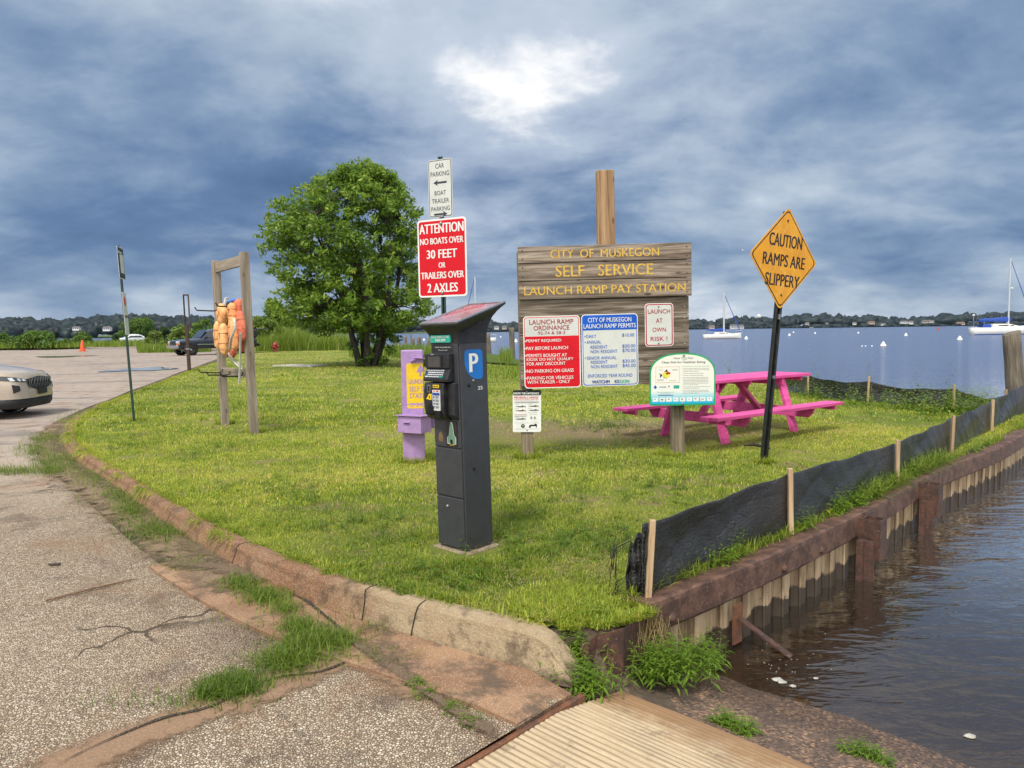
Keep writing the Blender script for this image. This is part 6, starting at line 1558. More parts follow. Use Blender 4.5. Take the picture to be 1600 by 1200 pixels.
wgt = np.clip(1.7 * (vnoise(q[:, 0], q[:, 1], .30, 17) - .52) + .12 * np.clip((q[:, 1] - 8) / 4, 0, 1), 0, 1); q = q[r_.random(len(q)) < wgt]
parts.append(blades(np.column_stack([q, zl_v(q[:, 0], q[:, 1]) + .008]), .08, .0060, 1.5, r_, lawn_tint(q[:, 0], q[:, 1], r_), 3, .95, az=dn_ + r_.normal(0, .9, len(q))))
# shaggier uncut grass along the kerb nose, round the posts and at the foot of the fence
wl = np.array([(p.x, p.y) for p in resample(offset(WS, -.165), .01)]); kk = r_.integers(0, len(wl), 9000)
q = wl[kk] + r_.normal(0, .022, (len(kk), 2)); wgt = np.clip(vnoise(q[:, 0], q[:, 1], .5, 21) * 1.9 - .45, 0, 1); q = q[r_.random(len(q)) < wgt]
parts.append(blades(np.column_stack([q, 0 * q[:, 0] + .012]), .11, .0055, .8, r_, np.clip(r_.normal(.30, .2, len(q)), 0, 1), 3, .5))
for ox, oy, rad, nn_, hh in ((-.36, 5.32, .30, 900, .05), (-1.235, 8.98, .17, 900, .12), (.18, 9.17, .12, 700, .12), (2.0, 9.17, .12, 700, .12), (3.0, 8.55, .08, 500, .12), (-5.17, 12.95, .12, 500, .12), (-4.24, 11.79, .12, 500, .12), (.55, 4.08, .2, 3600, .07), (.25, 4.15, .3, 6500, .075), (.45, 3.92, .16, 2600, .06), (.62, 4.02, .10, 1500, .07), (-7.1, 13.6, .1, 300, .12)):
    a = r_.uniform(0, 6.283, nn_); d = rad * np.sqrt(r_.random(nn_)) if rad > .2 and oy < 5 and ox > 0 else rad * r_.uniform(.95, 1.5, nn_); x, y = ox + d * np.cos(a), oy + d * np.sin(a)
    k = inside(lp, x, y) | ((np.hypot(x - .5, y - 3.95) < .3) & (y > 3.80 + .3 * np.clip(x - .5, 0, 1) * 2) & (x > .2)); x, y = x[k], y[k]
    parts.append(blades(np.stack([x, y, zl_v(x, y) - .02], 1), hh, .0060, .7, r_, np.clip(r_.normal(.5, .25, len(x)), 0, 1), 3, .5))
V, F, T_ = join(parts)
tag(fast_mesh('lawn_grass', V, F, 'grass_blade', T_), 'mown yellow-green lawn grass with longer tufts at the edges', 'grass', kind='stuff')
# dry clippings and straw lying on the lawn and gutter
x, y = lawn_pts(30000, 3.7, 13, r_, .5); P = np.stack([x, y, zl_v(x, y) + .02], 1)
ex = []
for (cx, cy, n, sx_, sy_) in ((295, 800, 420, 34, 26), (330, 838, 420, 36, 14), (180, 745, 160, 40, 20), (880, 905, 260, 50, 20), (930, 890, 160, 30, 20), (450, 900, 120, 60, 40)):
    for _ in range(n):
        g = groad(cx + r_.normal(0, sx_), cy + r_.normal(0, sy_)) if cx < 600 else gp(cx + r_.normal(0, sx_), cy + r_.normal(0, sy_), 0); ex.append((g.x, g.y, (z_road(g.x, g.y) + .012) if cx < 600 else .02))
P = np.concatenate([P[vnoise(x, y, .7, 61) + .25 * r_.normal(size=len(x)) > .62][:9000], np.array(ex)]); V, F, T_ = blades(P, .010, .0042, 7.0, r_, r_.random(len(P)), 2, .05)
tag(fast_mesh('dry_straw', V, F, 'dry_straw', T_), 'scattered dry straw and clippings on the grass and gutter', 'straw', kind='stuff')

def leaf_cloud(C, Rr, n, r_, size, shell=.55, flat=1.0, up=.35, asp=.62):
    """n leaf quads in an ellipsoid lobe; denser towards its skin"""
    d = r_.normal(size=(n, 3)); d /= np.linalg.norm(d, axis=1)[:, None]; rad = (shell + (1 - shell) * r_.random(n) ** .6)
    k = r_.random(n) < .2; rad[k] *= r_.random(k.sum())
    P = np.asarray(C) + d * rad[:, None] * np.asarray(Rr)
    nrm = d * .7 + r_.normal(0, .6, (n, 3)); nrm[:, 2] += up; nrm /= np.linalg.norm(nrm, axis=1)[:, None]
    t = np.cross(nrm, r_.normal(size=(n, 3))); t /= np.linalg.norm(t, axis=1)[:, None] + 1e-9; b_ = np.cross(nrm, t)
    s_ = size * r_.uniform(.6, 1.35, n)[:, None]
    V = np.stack([P - t * s_, P + b_ * s_ * asp * .6 - t * s_ * .1, P + t * s_, P - b_ * s_ * asp * .6 - t * s_ * .1], 1)
    return V.reshape(-1, 3), (np.arange(n * 4).reshape(n, 4)), P
def cloud_mesh(name, lobes, mat, parent, r_, size, dens, base=.35, spread=.18, hi=.0, **kw):
    Vs, Fs, Ts, o_ = [], [], [], 0
    for C, Rr in lobes:
        n = int(dens * (Rr[0] * Rr[1] + Rr[0] * Rr[2] + Rr[1] * Rr[2])); lb = r_.normal(0, .10)
        v, f, P = leaf_cloud(C, Rr, max(n, 12), r_, size, **kw); t = np.clip(base + lb + r_.normal(0, spread, len(P)) + (r_.random(len(P)) < .04) * hi, 0, 1)
        Vs.append(v); Fs.append(f + o_); Ts.append(np.repeat(t, 4)); o_ += len(v)
    return fast_mesh(name, np.concatenate(Vs), np.concatenate(Fs), mat, np.concatenate(Ts), parent)

# multi-stemmed maple on the lawn
TD = 33.0; tb = at(574, 568, TD); tz = z_lawn(tb.x, tb.y)
Mp = thing('maple_tree', 'full round green maple with several stems standing alone on the lawn', 'tree', (tb.x, tb.y, tz))
r_ = np.random.default_rng(5); ms = TD / F_PX
def tl(px, py): return Vector(((px - 574) * ms, 0, (568 - py) * ms))
def crown_hw(z):                                          # half widths (left, right) in metres by height, read off the outline
    py = 568 - z / ms
    ys = [262, 274, 295, 322, 350, 378, 402, 430, 455, 480, 500, 515]
    l_ = [6, 36, 82, 128, 145, 146, 140, 130, 126, 142, 120, 70]; r__ = [8, 40, 62, 78, 88, 90, 90, 88, 92, 112, 85, 50]
    return np.interp(py, ys, l_) * ms, np.interp(py, ys, r__) * ms
lobes, tips = [], []
for k in range(350):
    py = r_.uniform(268, 512); z = (568 - py) * ms; l_, rr_ = crown_hw(z); mid = (rr_ - l_) / 2; hw = (l_ + rr_) / 2
    a = r_.uniform(0, 2 * np.pi); q = r_.uniform(.55, .94) if k % 4 else r_.uniform(.1, .5)
    C = np.array([mid + hw * q * np.cos(a), hw * q * .95 * np.sin(a), z]); s_ = r_.uniform(.32, .70) * (.65 if py < 275 else 1)
    lobes.append((C, np.array([s_, s_, s_ * .58]))); tips.append(C)
stems = MB(); limbs = MB(); hubs = []
for k in range(7):
    a = 2 * np.pi * k / 7 + .3; b0 = Vector((.34 * math.cos(a), .3 * math.sin(a), -.1)); top = Vector((1.15 * math.cos(a) + .15, 1.1 * math.sin(a), 2.4 + .6 * random.random())); end = Vector((2.0 * math.cos(a) - .3, 2.0 * math.sin(a), 5.6 + random.random()))
    m1 = b0.lerp(top, .5) + Vector((random.uniform(-.1, .1), random.uniform(-.1, .1), 0))
    stems.tube([b0, m1, top, top.lerp(end, .5) + Vector((.1, .1, .1)), end], [.17 if k % 2 else .13, .13, .11, .07, .03], 8); hubs += [top, top.lerp(end, .5), end]
stems.build('trunk', 'bark', Mp)
for C in tips[::2]:
    C = Vector(C); h_ = min(hubs, key=lambda q: (q - C).length + (2 if q.z > C.z else 0)); limbs.tube([h_, h_.lerp(C, .5) + Vector((0, 0, .12)), C], [.05, .03, .012], 5)
limbs.build('limb', 'bark', Mp)
for k in range(44):                                       # leafy suckers round the foot
    a = r_.uniform(0, 6.28); q = r_.uniform(.3, 1.0); C = np.array([.25 + q * np.cos(a) * 1.2, q * np.sin(a), r_.uniform(.15, 2.3)]); lobes.append((C, np.array([.26, .26, .20])))
for k in range(7): lobes.append((np.array([r_.uniform(1.2, 3.2), r_.uniform(-.8, .3), r_.uniform(.1, .5) + (k > 3) * 1.6]), np.array([.5, .4, .2])))
cloud_mesh('crown', lobes, 'maple_leaf', Mp, r_, .105, 250, .48, .2, .4, shell=.5, up=.6)
# twiggy leader sprays give the outline its broken edge
sp_ = []
for k in range(520):
    py = r_.uniform(262, 505); z = (568 - py) * ms; l_, rr_ = crown_hw(z); a = r_.uniform(0, 6.283); mid = (rr_ - l_) / 2; hw = (l_ + rr_) / 2 * (r_.uniform(.90, 1.04) if k % 3 else r_.uniform(1.0, 1.14))
    sp_.append((np.array([mid + hw * np.cos(a), hw * .95 * np.sin(a), z + r_.uniform(-.1, .25)]), np.array([.24, .24, .20])))
o = cloud_mesh('outer_sprays', sp_, 'maple_leaf', Mp, r_, .115, 105, .58, .2, .4, shell=.3, up=.5)

def shrub(name, label, px0, px1, ytop, ybase, Y, mat='bush_leaf', leaf=.10, dens=120, n=16, base=.45, group='shrubs beyond the car park', trunk=False, taper=.6):
    a, b = at(px0, ybase, Y), at(px1, ybase, Y); c = (a + b) / 2; W_ = (b - a).length / 2; H_ = at((px0 + px1) / 2, ytop, Y).z - c.z
    t = thing(name, label, 'tree' if trunk else 'shrub', c, 0, group); r_ = np.random.default_rng(abs(int(px0 * 7 + px1 + Y))); lb = []
    for k in range(n):
        u = r_.uniform(-1, 1); top = H_ * (1 - abs(u) ** 2.2 * taper); s_ = min(W_, H_) * r_.uniform(.30, .52)
        z = r_.uniform(.12 if not trunk else .35, 1) ** .8 * max(top - s_ * .7, .1); lb.append((np.array([u * W_ * .86, r_.uniform(-.5, .5) * W_, z]), np.array([s_, s_, s_ * .75])))
    cloud_mesh('foliage', lb, mat, t, r_, leaf, dens, base, .18, .35, shell=.5)
    mb = MB()
    for k in range(5): q = lb[k * 2 % n][0]; mb.tube([(r_.uniform(-.2, .2) * W_, 0, -.3), (q[0] * .6, q[1] * .6, q[2] * .6), tuple(q)], [.10 if trunk else .05, .05, .02], 5)
    mb.build('trunk' if trunk else 'stem', 'far_bark', t); return t
shrub('shrub', 'broad bushy shrub clump at the far left behind the gravel lot', -30, 45, 519, 546, 84, n=30, base=.38, leaf=0.172, dens=252)
shrub('shrub', 'rounded leafy shrub left of the traffic cone', 30, 92, 516, 545, 82, n=34, base=.45, leaf=0.172, dens=252)
shrub('shrub', 'pale dusty low shrub just left of the traffic cone', 80, 112, 526, 545, 84, 'bush_pale', n=12, base=.3, leaf=0.172, dens=252)
shrub('shrub', 'spreading green shrub behind the traffic cone', 108, 148, 517, 544, 86, n=28, base=.5, leaf=0.172, dens=252)
shrub('shrub', 'low dark shrub left of the distant white car', 168, 192, 518, 541, 95, 'bush_dark', n=10, base=.5, leaf=0.184, dens=138)
shrub('small_tree', 'layered green tree standing behind the distant white car', 188, 242, 493, 534, 172, n=30, base=.45, trunk=True, leaf=0.230, dens=161, taper=.9)
shrub('shrub', 'yellow-green shrub just right of the distant white car', 226, 260, 511, 551, 72, 'bush_pale', n=16, base=.45, leaf=0.161, dens=184)
shrub('shrub', 'dark leafy shrub in the middle of the thicket left of the pickup', 244, 272, 507, 550, 74, 'bush_dark', n=14, base=.6, leaf=0.161, dens=184)
shrub('shrub', 'pale willowy shrub over the nose of the pickup', 262, 308, 503, 550, 70, 'bush_pale', n=20, base=.5, leaf=0.161, dens=184)
shrub('shrub', 'green shrub above the windscreen of the pickup', 298, 342, 494, 548, 68, n=20, base=.5, leaf=0.161, dens=184)
shrub('shrub', 'leafy shrub behind the life vests', 328, 376, 487, 545, 66, n=22, base=.45, leaf=0.161, dens=184)
shrub('shrub', 'tall pale shrub just right of the life-vest rack', 388, 438, 478, 546, 66, 'bush_pale', n=26, base=.45, leaf=0.161, dens=195)
shrub('small_tree', 'bushy small tree whose top reaches the left side of the maple', 400, 468, 470, 545, 72, 'bush_leaf', n=24, base=.55, leaf=0.172, dens=138, trunk=True)
shrub('shrub', 'tallest leafy shrub right behind the fire hydrant', 425, 462, 500, 545, 62, 'bush_pale', n=16, base=.5, leaf=0.149, dens=195)
shrub('shrub', 'low shrub at the water between hydrant and stump', 478, 505, 527, 546, 64, 'bush_leaf', n=12, base=.55, leaf=0.138, dens=206)
shrub('shrub', 'bright green bush at the shore above the purple post', 617, 650, 534, 552, 50, 'bush_leaf', n=12, base=.7, leaf=0.115, dens=252)
shrub('shrub', 'small leafy bush against the broken stump', 522, 534, 520, 548, 64, n=8, base=.5, leaf=0.115, dens=252)

# reeds and rank growth by the shore: uncountable
r_ = np.random.default_rng(23); parts = []
def reed_band(px0, px1, Y0, Y1, n, h, wd, tintm, x_=None, lean_=.35, zb=None, seg=2):
    px = r_.uniform(px0, px1, n); Y = r_.uniform(Y0, Y1, n); P = []
    for a, b in zip(px, Y):
        q = ray(a, 545); P.append((q.x / q.y * b, b, (z_lawn(q.x / q.y * b, b) if zb is None else zb) - .02))
    parts.append(blades(np.array(P), h, wd, lean_, r_, np.clip(r_.normal(tintm, .18, n), 0, 1), seg))
reed_band(400, 545, 58, 70, 5000, 1.5, .055, .55); reed_band(440, 480, 59, 66, 1500, 2.0, .05, .6); reed_band(545, 700, 42, 56, 2600, .7, .04, .5)
reed_band(740, 1000, 24, 32, 3200, .26, .022, .6); reed_band(780, 800, 34, 42, 300, .8, .03, .55); reed_band(-60, 280, 80, 98, 6000, .8, .07, .5, zb=.42); reed_band(215, 330, 60, 70, 3000, .75, .06, .5, zb=.2)
V, F, T_ = join(parts); tag(fast_mesh('reeds', V, F, 'tuft_blade', T_), 'tall green reeds and rank grass along the lake shore', 'reeds', kind='stuff')
# leafy weeds in front of the far silt fence and behind the near one
parts = []; Vs, Fs, Ts, o_ = [], [], [], 0
def weed_plants(pts, h, leafn, lsize, r_, col=.5):
    """upright stems carrying pairs of lance leaves"""
    global o_
    for (x, y, z) in pts:
        hh = h * r_.uniform(.5, 1.3); a0 = r_.uniform(0, 6.28); lx_, ly_ = r_.normal(0, .16, 2) * hh; t = np.clip(col + r_.normal(0, .15), 0, 1)
        m_ = leafn; u = (np.arange(m_) + .6) / m_; base = np.stack([x + lx_ * u ** 1.5, y + ly_ * u ** 1.5, z + hh * u], 1); a = a0 + np.arange(m_) * 2.4 + r_.normal(0, .3, m_)
        L = lsize * (1.15 - .6 * u) * r_.uniform(.8, 1.2, m_); d = np.stack([np.cos(a), np.sin(a), .35 - .5 * (1 - u)], 1); s_ = np.stack([-np.sin(a), np.cos(a), 0 * a], 1)
        tip = base + d * L[:, None]; tip[:, 2] -= L * .25; mid = base + d * (L * .5)[:, None]
        V = np.stack([base, mid + s_ * (L * .105)[:, None], tip, mid - s_ * (L * .105)[:, None]], 1).reshape(-1, 3)
        Vs.append(V); Fs.append(np.arange(m_ * 4).reshape(m_, 4) + o_); Ts.append(np.full(m_ * 4, t)); o_ += m_ * 4
        st_ = np.array([[x - .003, y, z], [x + .003, y, z], [x + lx_, y + ly_, z + hh]]); st_ = np.concatenate([st_, st_[2:]]); Vs.append(st_); Fs.append(np.array([[0, 1, 2, 3]]) + o_); Ts.append(np.full(4, t * .7)); o_ += 4
def flush(name, mat, parent=None):
    global Vs, Fs, Ts, o_
    o = fast_mesh(name, np.concatenate(Vs), np.concatenate(Fs), mat, np.concatenate(Ts), parent); Vs, Fs, Ts, o_ = [], [], [], 0; return o
pts = []
FFp = [Vector((6.7, 17.2, 0)), Vector((7.1, 15.3, 0)), Vector((8.2, 13.5, 0)), Vector((8.85, 12.95, 0))]
for _ in range(270):
    k = min(2, int(r_.integers(0, 8) ** .55)); q = FFp[k].lerp(FFp[k + 1], r_.random()); e = abs(r_.normal(0, .42)); pts.append((q.x - e * .75, q.y - e * .55, 0))
for _ in range(70):
    k = r_.integers(0, 3); q = FFp[k].lerp(FFp[k + 1], r_.random()); pts.append((q.x + r_.uniform(.25, .9), q.y + r_.uniform(.2, .8), -.25))
weed_plants(pts, .42, 9, .15, r_, .72)
pts = [(5.1 + r_.normal(0, .5), 14.5 + r_.normal(0, .9), 0) for _ in range(25)] + [(6.4 + r_.normal(0, .5), 13.4 + r_.normal(0, .6), 0) for _ in range(40)]
weed_plants(pts, .25, 6, .12, r_, .5)
tag(flush('shore_weeds', 'weed_leaf'), 'leafy tall weeds crowding the silt fence corner by the water', 'weeds', kind='stuff')
pts = []
for k0, n, sd in ((1.05, 12, .10), (3.0, 26, .16), (3.3, 24, .16), (3.9, 18, .2), (5.0, 26, .2), (5.4, 20, .2), (7.2, 30, .3), (2.2, 7, .06)):
    L = wall_pts(-.15, .1)
    for _ in range(n): q = L[min(len(L) - 1, max(0, int((k0 + r_.normal(0, sd)) * 10)))]; pts.append((q.x + r_.normal(0, .035), q.y + r_.normal(0, .035), .01))
weed_plants(pts, .17, 9, .085, r_, .6); tag(flush('cap_weeds', 'weed_leaf'), 'leafy weeds sprouting between the silt fence and the seawall cap', 'weeds', kind='stuff')
q = [(p.x + r_.normal(0, .03), p.y + r_.normal(0, .03), .0) for p in [wall_pts(-.14, .1)[i] for i in r_.integers(28, 62, 2600)]]; q = np.array(q); q = q[r_.random(len(q)) < np.clip(vnoise(q[:, 0], q[:, 1], .45, 5) * 2.2 - .5, 0, 1)]
V, F, T_ = blades(q, .24, .008, .9, r_, np.clip(r_.normal(.5, .2, len(q)), 0, 1), 3, .6); tag(fast_mesh('cap_grass', V, F, 'tuft_blade', T_), 'long grass leaning over the seawall cap beside the stakes', 'grass', kind='stuff')
# taller single weeds that stand above the table and fence
pts = [(gp(x, y, 0).x, gp(x, y, 0).y, 0) for x, y in ((1135, 588), (1137, 590), (1170, 586), (1284, 610), (1358, 615), (1430, 622), (1480, 625))]
weed_plants(pts, 1.0, 14, .22, r_, .3); tag(flush('tall_weeds', 'weed_leaf'), 'a few tall feathery weed stalks along the far fence', 'weeds', kind='stuff')
# weeds on the lawn
pts = []
for cx, cy, n, sd in ((985, 648, 40, 30), (935, 662, 36, 40), (955, 668, 30, 30), (760, 610, 30, 30), (840, 655, 20, 20), (590, 560, 0, 1), (1010, 692, 10, 20), (700, 590, 20, 30), (420, 760, 26, 60), (560, 820, 24, 50), (300, 700, 26, 60), (860, 780, 24, 60), (950, 840, 22, 40), (220, 690, 26, 40), (500, 640, 24, 90), (820, 860, 16, 30), (1050, 760, 20, 50), (720, 900, 14, 30)):
    for _ in range(int(n * 1.7)): g = gp(cx + r_.normal(0, sd), cy + r_.normal(0, 5 + (9 if cy > 680 and n > 12 else 0)), 0); pts.append((g.x, g.y, 0))
weed_plants(pts, .10, 8, .08, r_, .26); tag(flush('lawn_weeds', 'weed_leaf'), 'broadleaf weeds coming up through the thin lawn by the board', 'weeds', kind='stuff')

# earth slumped between the kerb nose, the wing pile and the ramp
mb = MB(); r_ = np.random.default_rng(41); gx_ = np.linspace(-.12, .82, 26); gy_ = np.linspace(3.28, 4.12, 24); vs = []
for x in gx_:
    for y in gy_:
        s_ = x * .687 + y * .727; t_ = x * .727 - y * .687; a_ = (x - .10) * .844 - (y - 3.76) * .537; b_ = (x - .10) * .537 + (y - 3.76) * .844
        low = min(z_ramp(s_) + .02, -.19); wl_y = float(np.interp(x, [.30, .36, .50, .585, .655, .74, .80], [3.80, 3.78, 3.775, 3.81, 3.94, 4.02, 4.08]))
        front_ = sst(-.03, .06, y - wl_y) if x > .30 else sst(-.06, .14, b_) * sst(.34, .06, a_) if a_ > 0 else (1 if b_ > .12 else 0)
        if .2 < x <= .36: front_ = max(front_, sst(-.12, .10, y - wl_y) * .7)
        z = low + (-.03 - low) * front_ + .014 * math.sin(x * 31) * math.sin(y * 27)
        if t_ > -2.15 and s_ < 3.08: z = -.6
        if t_ > -2.13 and s_ > 3.08 and y < wl_y: z = min(z, z_ramp(s_) - .02)
        if (a_ < .10 and b_ < .10) or (b_ < -.10 and a_ < .28): z = -.6
        vs.append((x, y, z))
mb.add(vs, [(i * 24 + k, (i + 1) * 24 + k, (i + 1) * 24 + k + 1, i * 24 + k + 1) for i in range(25) for k in range(23)], 0, True); tag(mb.build('corner_earth', 'dirt'), kind='structure')

# clumps by the seawall corner and in the pavement joints: each a plant of its own
def leafy(label, spots, h, n, ls, group='weeds round the seawall corner', col=.5, name='weed_clump', mat='weed_leaf'):
    r_ = np.random.default_rng(abs(hash(label)) % 1000 if False else len(label) * 13 + n)
    c0 = Vector(spots[0][:3]); t = thing(name, label, 'weed', c0, 0, group); pts = []
    for (x, y, z, sx_, sy_, k) in spots:
        for _ in range(k): pts.append((x + r_.normal(0, sx_) - c0.x, y + r_.normal(0, sy_) - c0.y, z - c0.z - .01))
    weed_plants(pts, h, n, ls, r_, col); flush('foliage', mat, t); return t
a, b, c = gp(900, 1020, -.12), gp(905, 1085, -.26), gp(1060, 1050, -.30)
leafy('leafy green weed clump sprouting between the kerb nose and the wing pile', [(a.x - .02, a.y + .04, -.14, .06, .05, 40), (b.x + .02, b.y + .02, -.24, .07, .05, 46), (b.x + .02, b.y + .12, -.22, .06, .05, 30)], .12, 11, .055)
leafy('lush weed clump at the foot of the seawall on the ramp', [(c.x - .05, c.y + .05, -.30, .10, .08, 60), (c.x + .10, c.y + .14, -.33, .08, .06, 26), (c.x - .14, c.y - .05, -.29, .09, .05, 40)], .17, 13, .062)
leafy('small weed hugging the sheet piling near the water edge', [(1.23, 4.33, -.44, .035, .03, 14)], .12, 8, .06)
leafy('young leafy sapling shoots above the wing pile', [(.47, 3.92, -.02, .03, .03, 6)], .17, 9, .07)
for (x, y), lb, n_ in (((1145, 1128), 'low weed in the joint at the end of the grooved slab', 16), ((1355, 1160), 'grass tuft in the joint nearer the lake water', 12)):
    g = gp(x, y, -.33); leafy(lb, [(g.x + k * .05, g.y - k * .045, z_ramp(g.x * .687 + g.y * .727) - .02, .025, .02, n_) for k in (-1, 0, 1)], .065, 8, .045, 'weeds in the ramp joints')
def tuft(label, spots, h, group='grass tufts in the pavement cracks', tm=.38, wd=.0045):
    r_ = np.random.default_rng(len(label) * 31 + len(spots)); ps = []
    for (px, py, sx_, sy_, k) in spots:
        for _ in range(k):
            x_, y_ = px + r_.normal(0, sx_), py + r_.normal(0, sy_); g = groad(x_, y_); ps.append((g.x, g.y, z_road(g.x, g.y) + .003))
    ps = np.array(ps); c0 = ps.mean(0); t = thing('grass_tuft', label, 'grass tuft', c0, 0, group)
    V, F, T_ = blades(ps - c0, h, wd, .95, r_, np.clip(r_.normal(tm, .2, len(ps)), 0, 1), 3, .55); fast_mesh('blades', V, F, 'tuft_blade', T_, t); return t
tuft('large grass tuft by the broken edge of the gutter, nearest the kiosk', [(490, 1010, 26, 9, 1116), (470, 985, 14, 8, 468), (450, 1035, 26, 8, 828), (515, 1003, 18, 6, 432), (540, 985, 40, 14, 130), (420, 960, 40, 18, 150), (560, 1030, 40, 8, 90)], .095)
tuft('darker matted grass tuft in the seam nearest the camera on the left', [(365, 1075, 26, 9, 1260), (330, 1086, 12, 5, 360), (300, 1100, 60, 10, 160), (430, 1055, 40, 8, 160)], .07, tm=.22)
tuft('bright grass clump midway along the gutter edge', [(375, 915, 16, 7, 540), (415, 935, 18, 7, 756), (445, 955, 10, 5, 198)], .08)
tuft('flat round grass clump in the asphalt joint beside the straw', [(297, 884, 22, 6, 756)], .045)
tuft('long grass strip along the gutter below the leafy litter', [(245, 832, 26, 9, 1116), (205, 800, 16, 8, 756), (190, 775, 18, 8, 756), (150, 745, 20, 10, 936), (290, 850, 50, 16, 260), (200, 770, 60, 22, 420)], .095)
tuft('wide ragged grass patch at the bend of the kerb', [(95, 722, 22, 8, 936), (55, 705, 18, 6, 540), (80, 738, 16, 4, 468), (20, 738, 24, 3, 504)], .13)
tuft('thin grass along the far gutter near the parked car', [(75, 687, 16, 4, 576), (115, 660, 14, 4, 468), (150, 648, 20, 4, 504), (60, 668, 10, 3, 0)], .13)
def joint_weed(label, spots):
    ps = []
    for (px, py, k) in spots: g = groad(px, py); ps.append((g.x, g.y, g.z, .03, .02, k))
    leafy(label, ps, .06, 8, .042, 'weeds in the gutter joint')
joint_weed('dark leafy weed in the gutter joint, upper of two', [(648, 1072, 14), (668, 1085, 10)]); joint_weed('leafy weed in the gutter joint nearest the ramp', [(705, 1110, 12), (735, 1128, 10)])
# hanging roots and dead grass over the cap end
r_ = np.random.default_rng(3); ps = np.array([(.76 + r_.normal(0, .05), 4.0 + r_.normal(0, .02), .01 - .1 * r_.random()) for _ in range(170)])
V, F, T_ = blades(ps, -.17, .004, .6, r_, r_.random(170), 3, -.1); tag(fast_mesh('dead_grass', V, F, 'dry_straw', T_), 'dry roots and dead grass hanging over the end of the seawall cap', 'dead grass', kind='stuff')

# ------------------------------------------------------------------ pavement seams and small litter
def strip(name, pts, wd, z, mat, jag=.3, seed=0):
    r_ = random.Random(seed); P = resample(spline([groad(x, y).to_2d() for x, y in pts], 6), .04); vs, tn = [], []
    for i, p in enumerate(P):
        t_ = (P[min(i + 1, len(P) - 1)] - P[max(i - 1, 0)]).normalized(); nr = Vector((-t_.y, t_.x, 0)); e = min(1, i / 4, (len(P) - 1 - i) / 4); j = wd * (1 + jag * math.sin(i * .31 + seed) * .5)
        for s_ in (-1, -.5, 0, .5, 1): q = p + nr * s_ * j / 2; vs.append((q.x, q.y, z_road(q.x, q.y) + z)); tn.append((1 - abs(s_)) * e * 1.1)
    F = [(i * 5 + k, i * 5 + k + 1, i * 5 + k + 6, i * 5 + k + 5) for i in range(len(P) - 1) for k in range(4)]
    return tag(fast_mesh(name, vs, F, mat, tn, smooth=True), kind='structure')
strip('seam', [(40, 1225), (180, 1165), (330, 1105), (460, 1060), (560, 1020), (600, 1010)], .34, .004, 'seam_ragged', .3, 1)
strip('seam_patch', [(560, 1010), (605, 1040), (640, 1060), (700, 1090)], .34, .0075, 'seam_ragged', .3, 2)
strip('pavement_crack', [(60, 1215), (140, 1172), (250, 1126), (330, 1106), (420, 1064), (500, 1052), (560, 1034), (640, 1062)], .030, .011, 'crack_broken', .9, 3)
strip('pavement_crack', [(560, 1010), (470, 935), (400, 905), (300, 900)], .03, .0135, 'crack_ragged', .3, 13)
strip('gutter_silt', [(440, 905), (345, 868), (262, 815), (200, 778), (140, 738), (100, 700), (104, 672), (135, 652)], 1.05, .016, 'silt_ragged', .25, 4)
strip('gutter_dirt', [(400, 878), (345, 860), (258, 800), (195, 760), (135, 722), (105, 690), (112, 664)], .75, .022, 'dirt_ragged', .35, 9)
strip('gutter_dirt', [(430, 912), (330, 888), (250, 880)], .34, .026, 'dirt_ragged', .4, 6)
strip('joint_dirt', [(500, 975), (590, 1030), (660, 1080), (735, 1130), (795, 1166)], .13, .020, 'dirt_ragged', .5, 8)
a, b = gp(440, 569.8, .16), gp(500, 570.4, .16); mb = MB(); mb.bar((a.x, a.y, z_lawn(a.x, a.y) + .02), (b.x, b.y, z_lawn(b.x, b.y) + .02), 1.2, .05); tag(mb.build('path', 'pale_concrete'), kind='structure')
mbp = MB()
def puddle(px, py, rx, ry, lab):
    g = gp(px, py, -.2 + .0075 * 20); g = Vector((g.x, g.y, 0)); r_ = random.Random(px); vs = []
    for k in range(40):
        a = 2 * math.pi * k / 40; q = 1 + .25 * math.sin(3 * a + px) + .15 * math.sin(5 * a); x, y = g.x + rx * q * math.cos(a), g.y + ry * q * math.sin(a); vs.append((x, y, z_road(x, y) + .022))
    mb = MB(); mb.add(vs, [tuple(range(40))]); tag(mb.build('puddle', 'puddle', recalc=False), kind='structure')
puddle(222, 581, 1.3, 1.5, ''); puddle(100, 562, 1.8, 1.6, '')
# stick, litter, foam
a, b = groad(72, 940), groad(212, 906); mb = MB(); mb.tube([(a.x, a.y, a.z + .008), (a.x * .5 + b.x * .5, a.y * .5 + b.y * .5 + .01, (a.z + b.z) / 2 + .012), (b.x, b.y, b.z + .008)], [.006, .008, .004], 6); tag(mb.build('stick', 'twig'), 'long thin bleached stick lying on the asphalt', 'stick')
g = groad(85, 883); mb = MB(); mb.bar((g.x - .04, g.y, g.z + .006), (g.x + .04, g.y + .005, g.z + .008), .02, .012); tag(mb.build('bark_chip', 'bark'), 'dark bark chip on the asphalt above the long stick', 'bark chip')
g = gp(1178, 700, 0); mb = MB(); mb.tube([(g.x - .10, g.y + .12, .02), (g.x, g.y, .05), (g.x + .16, g.y - .16, .02)], [.01, .025, .012], 6); tag(mb.build('driftwood_twig', 'bark'), 'dark bent twig in the grass left of the caution post', 'twig')
g = groad(115, 690); mb = MB(); mb.bar((g.x - .12, g.y, g.z + .03), (g.x + .08, g.y - .02, g.z + .04), .06, .03); tag(mb.build('bark_chip', 'bark'), 'dark wood scrap in the gutter at the kerb bend', 'bark chip')
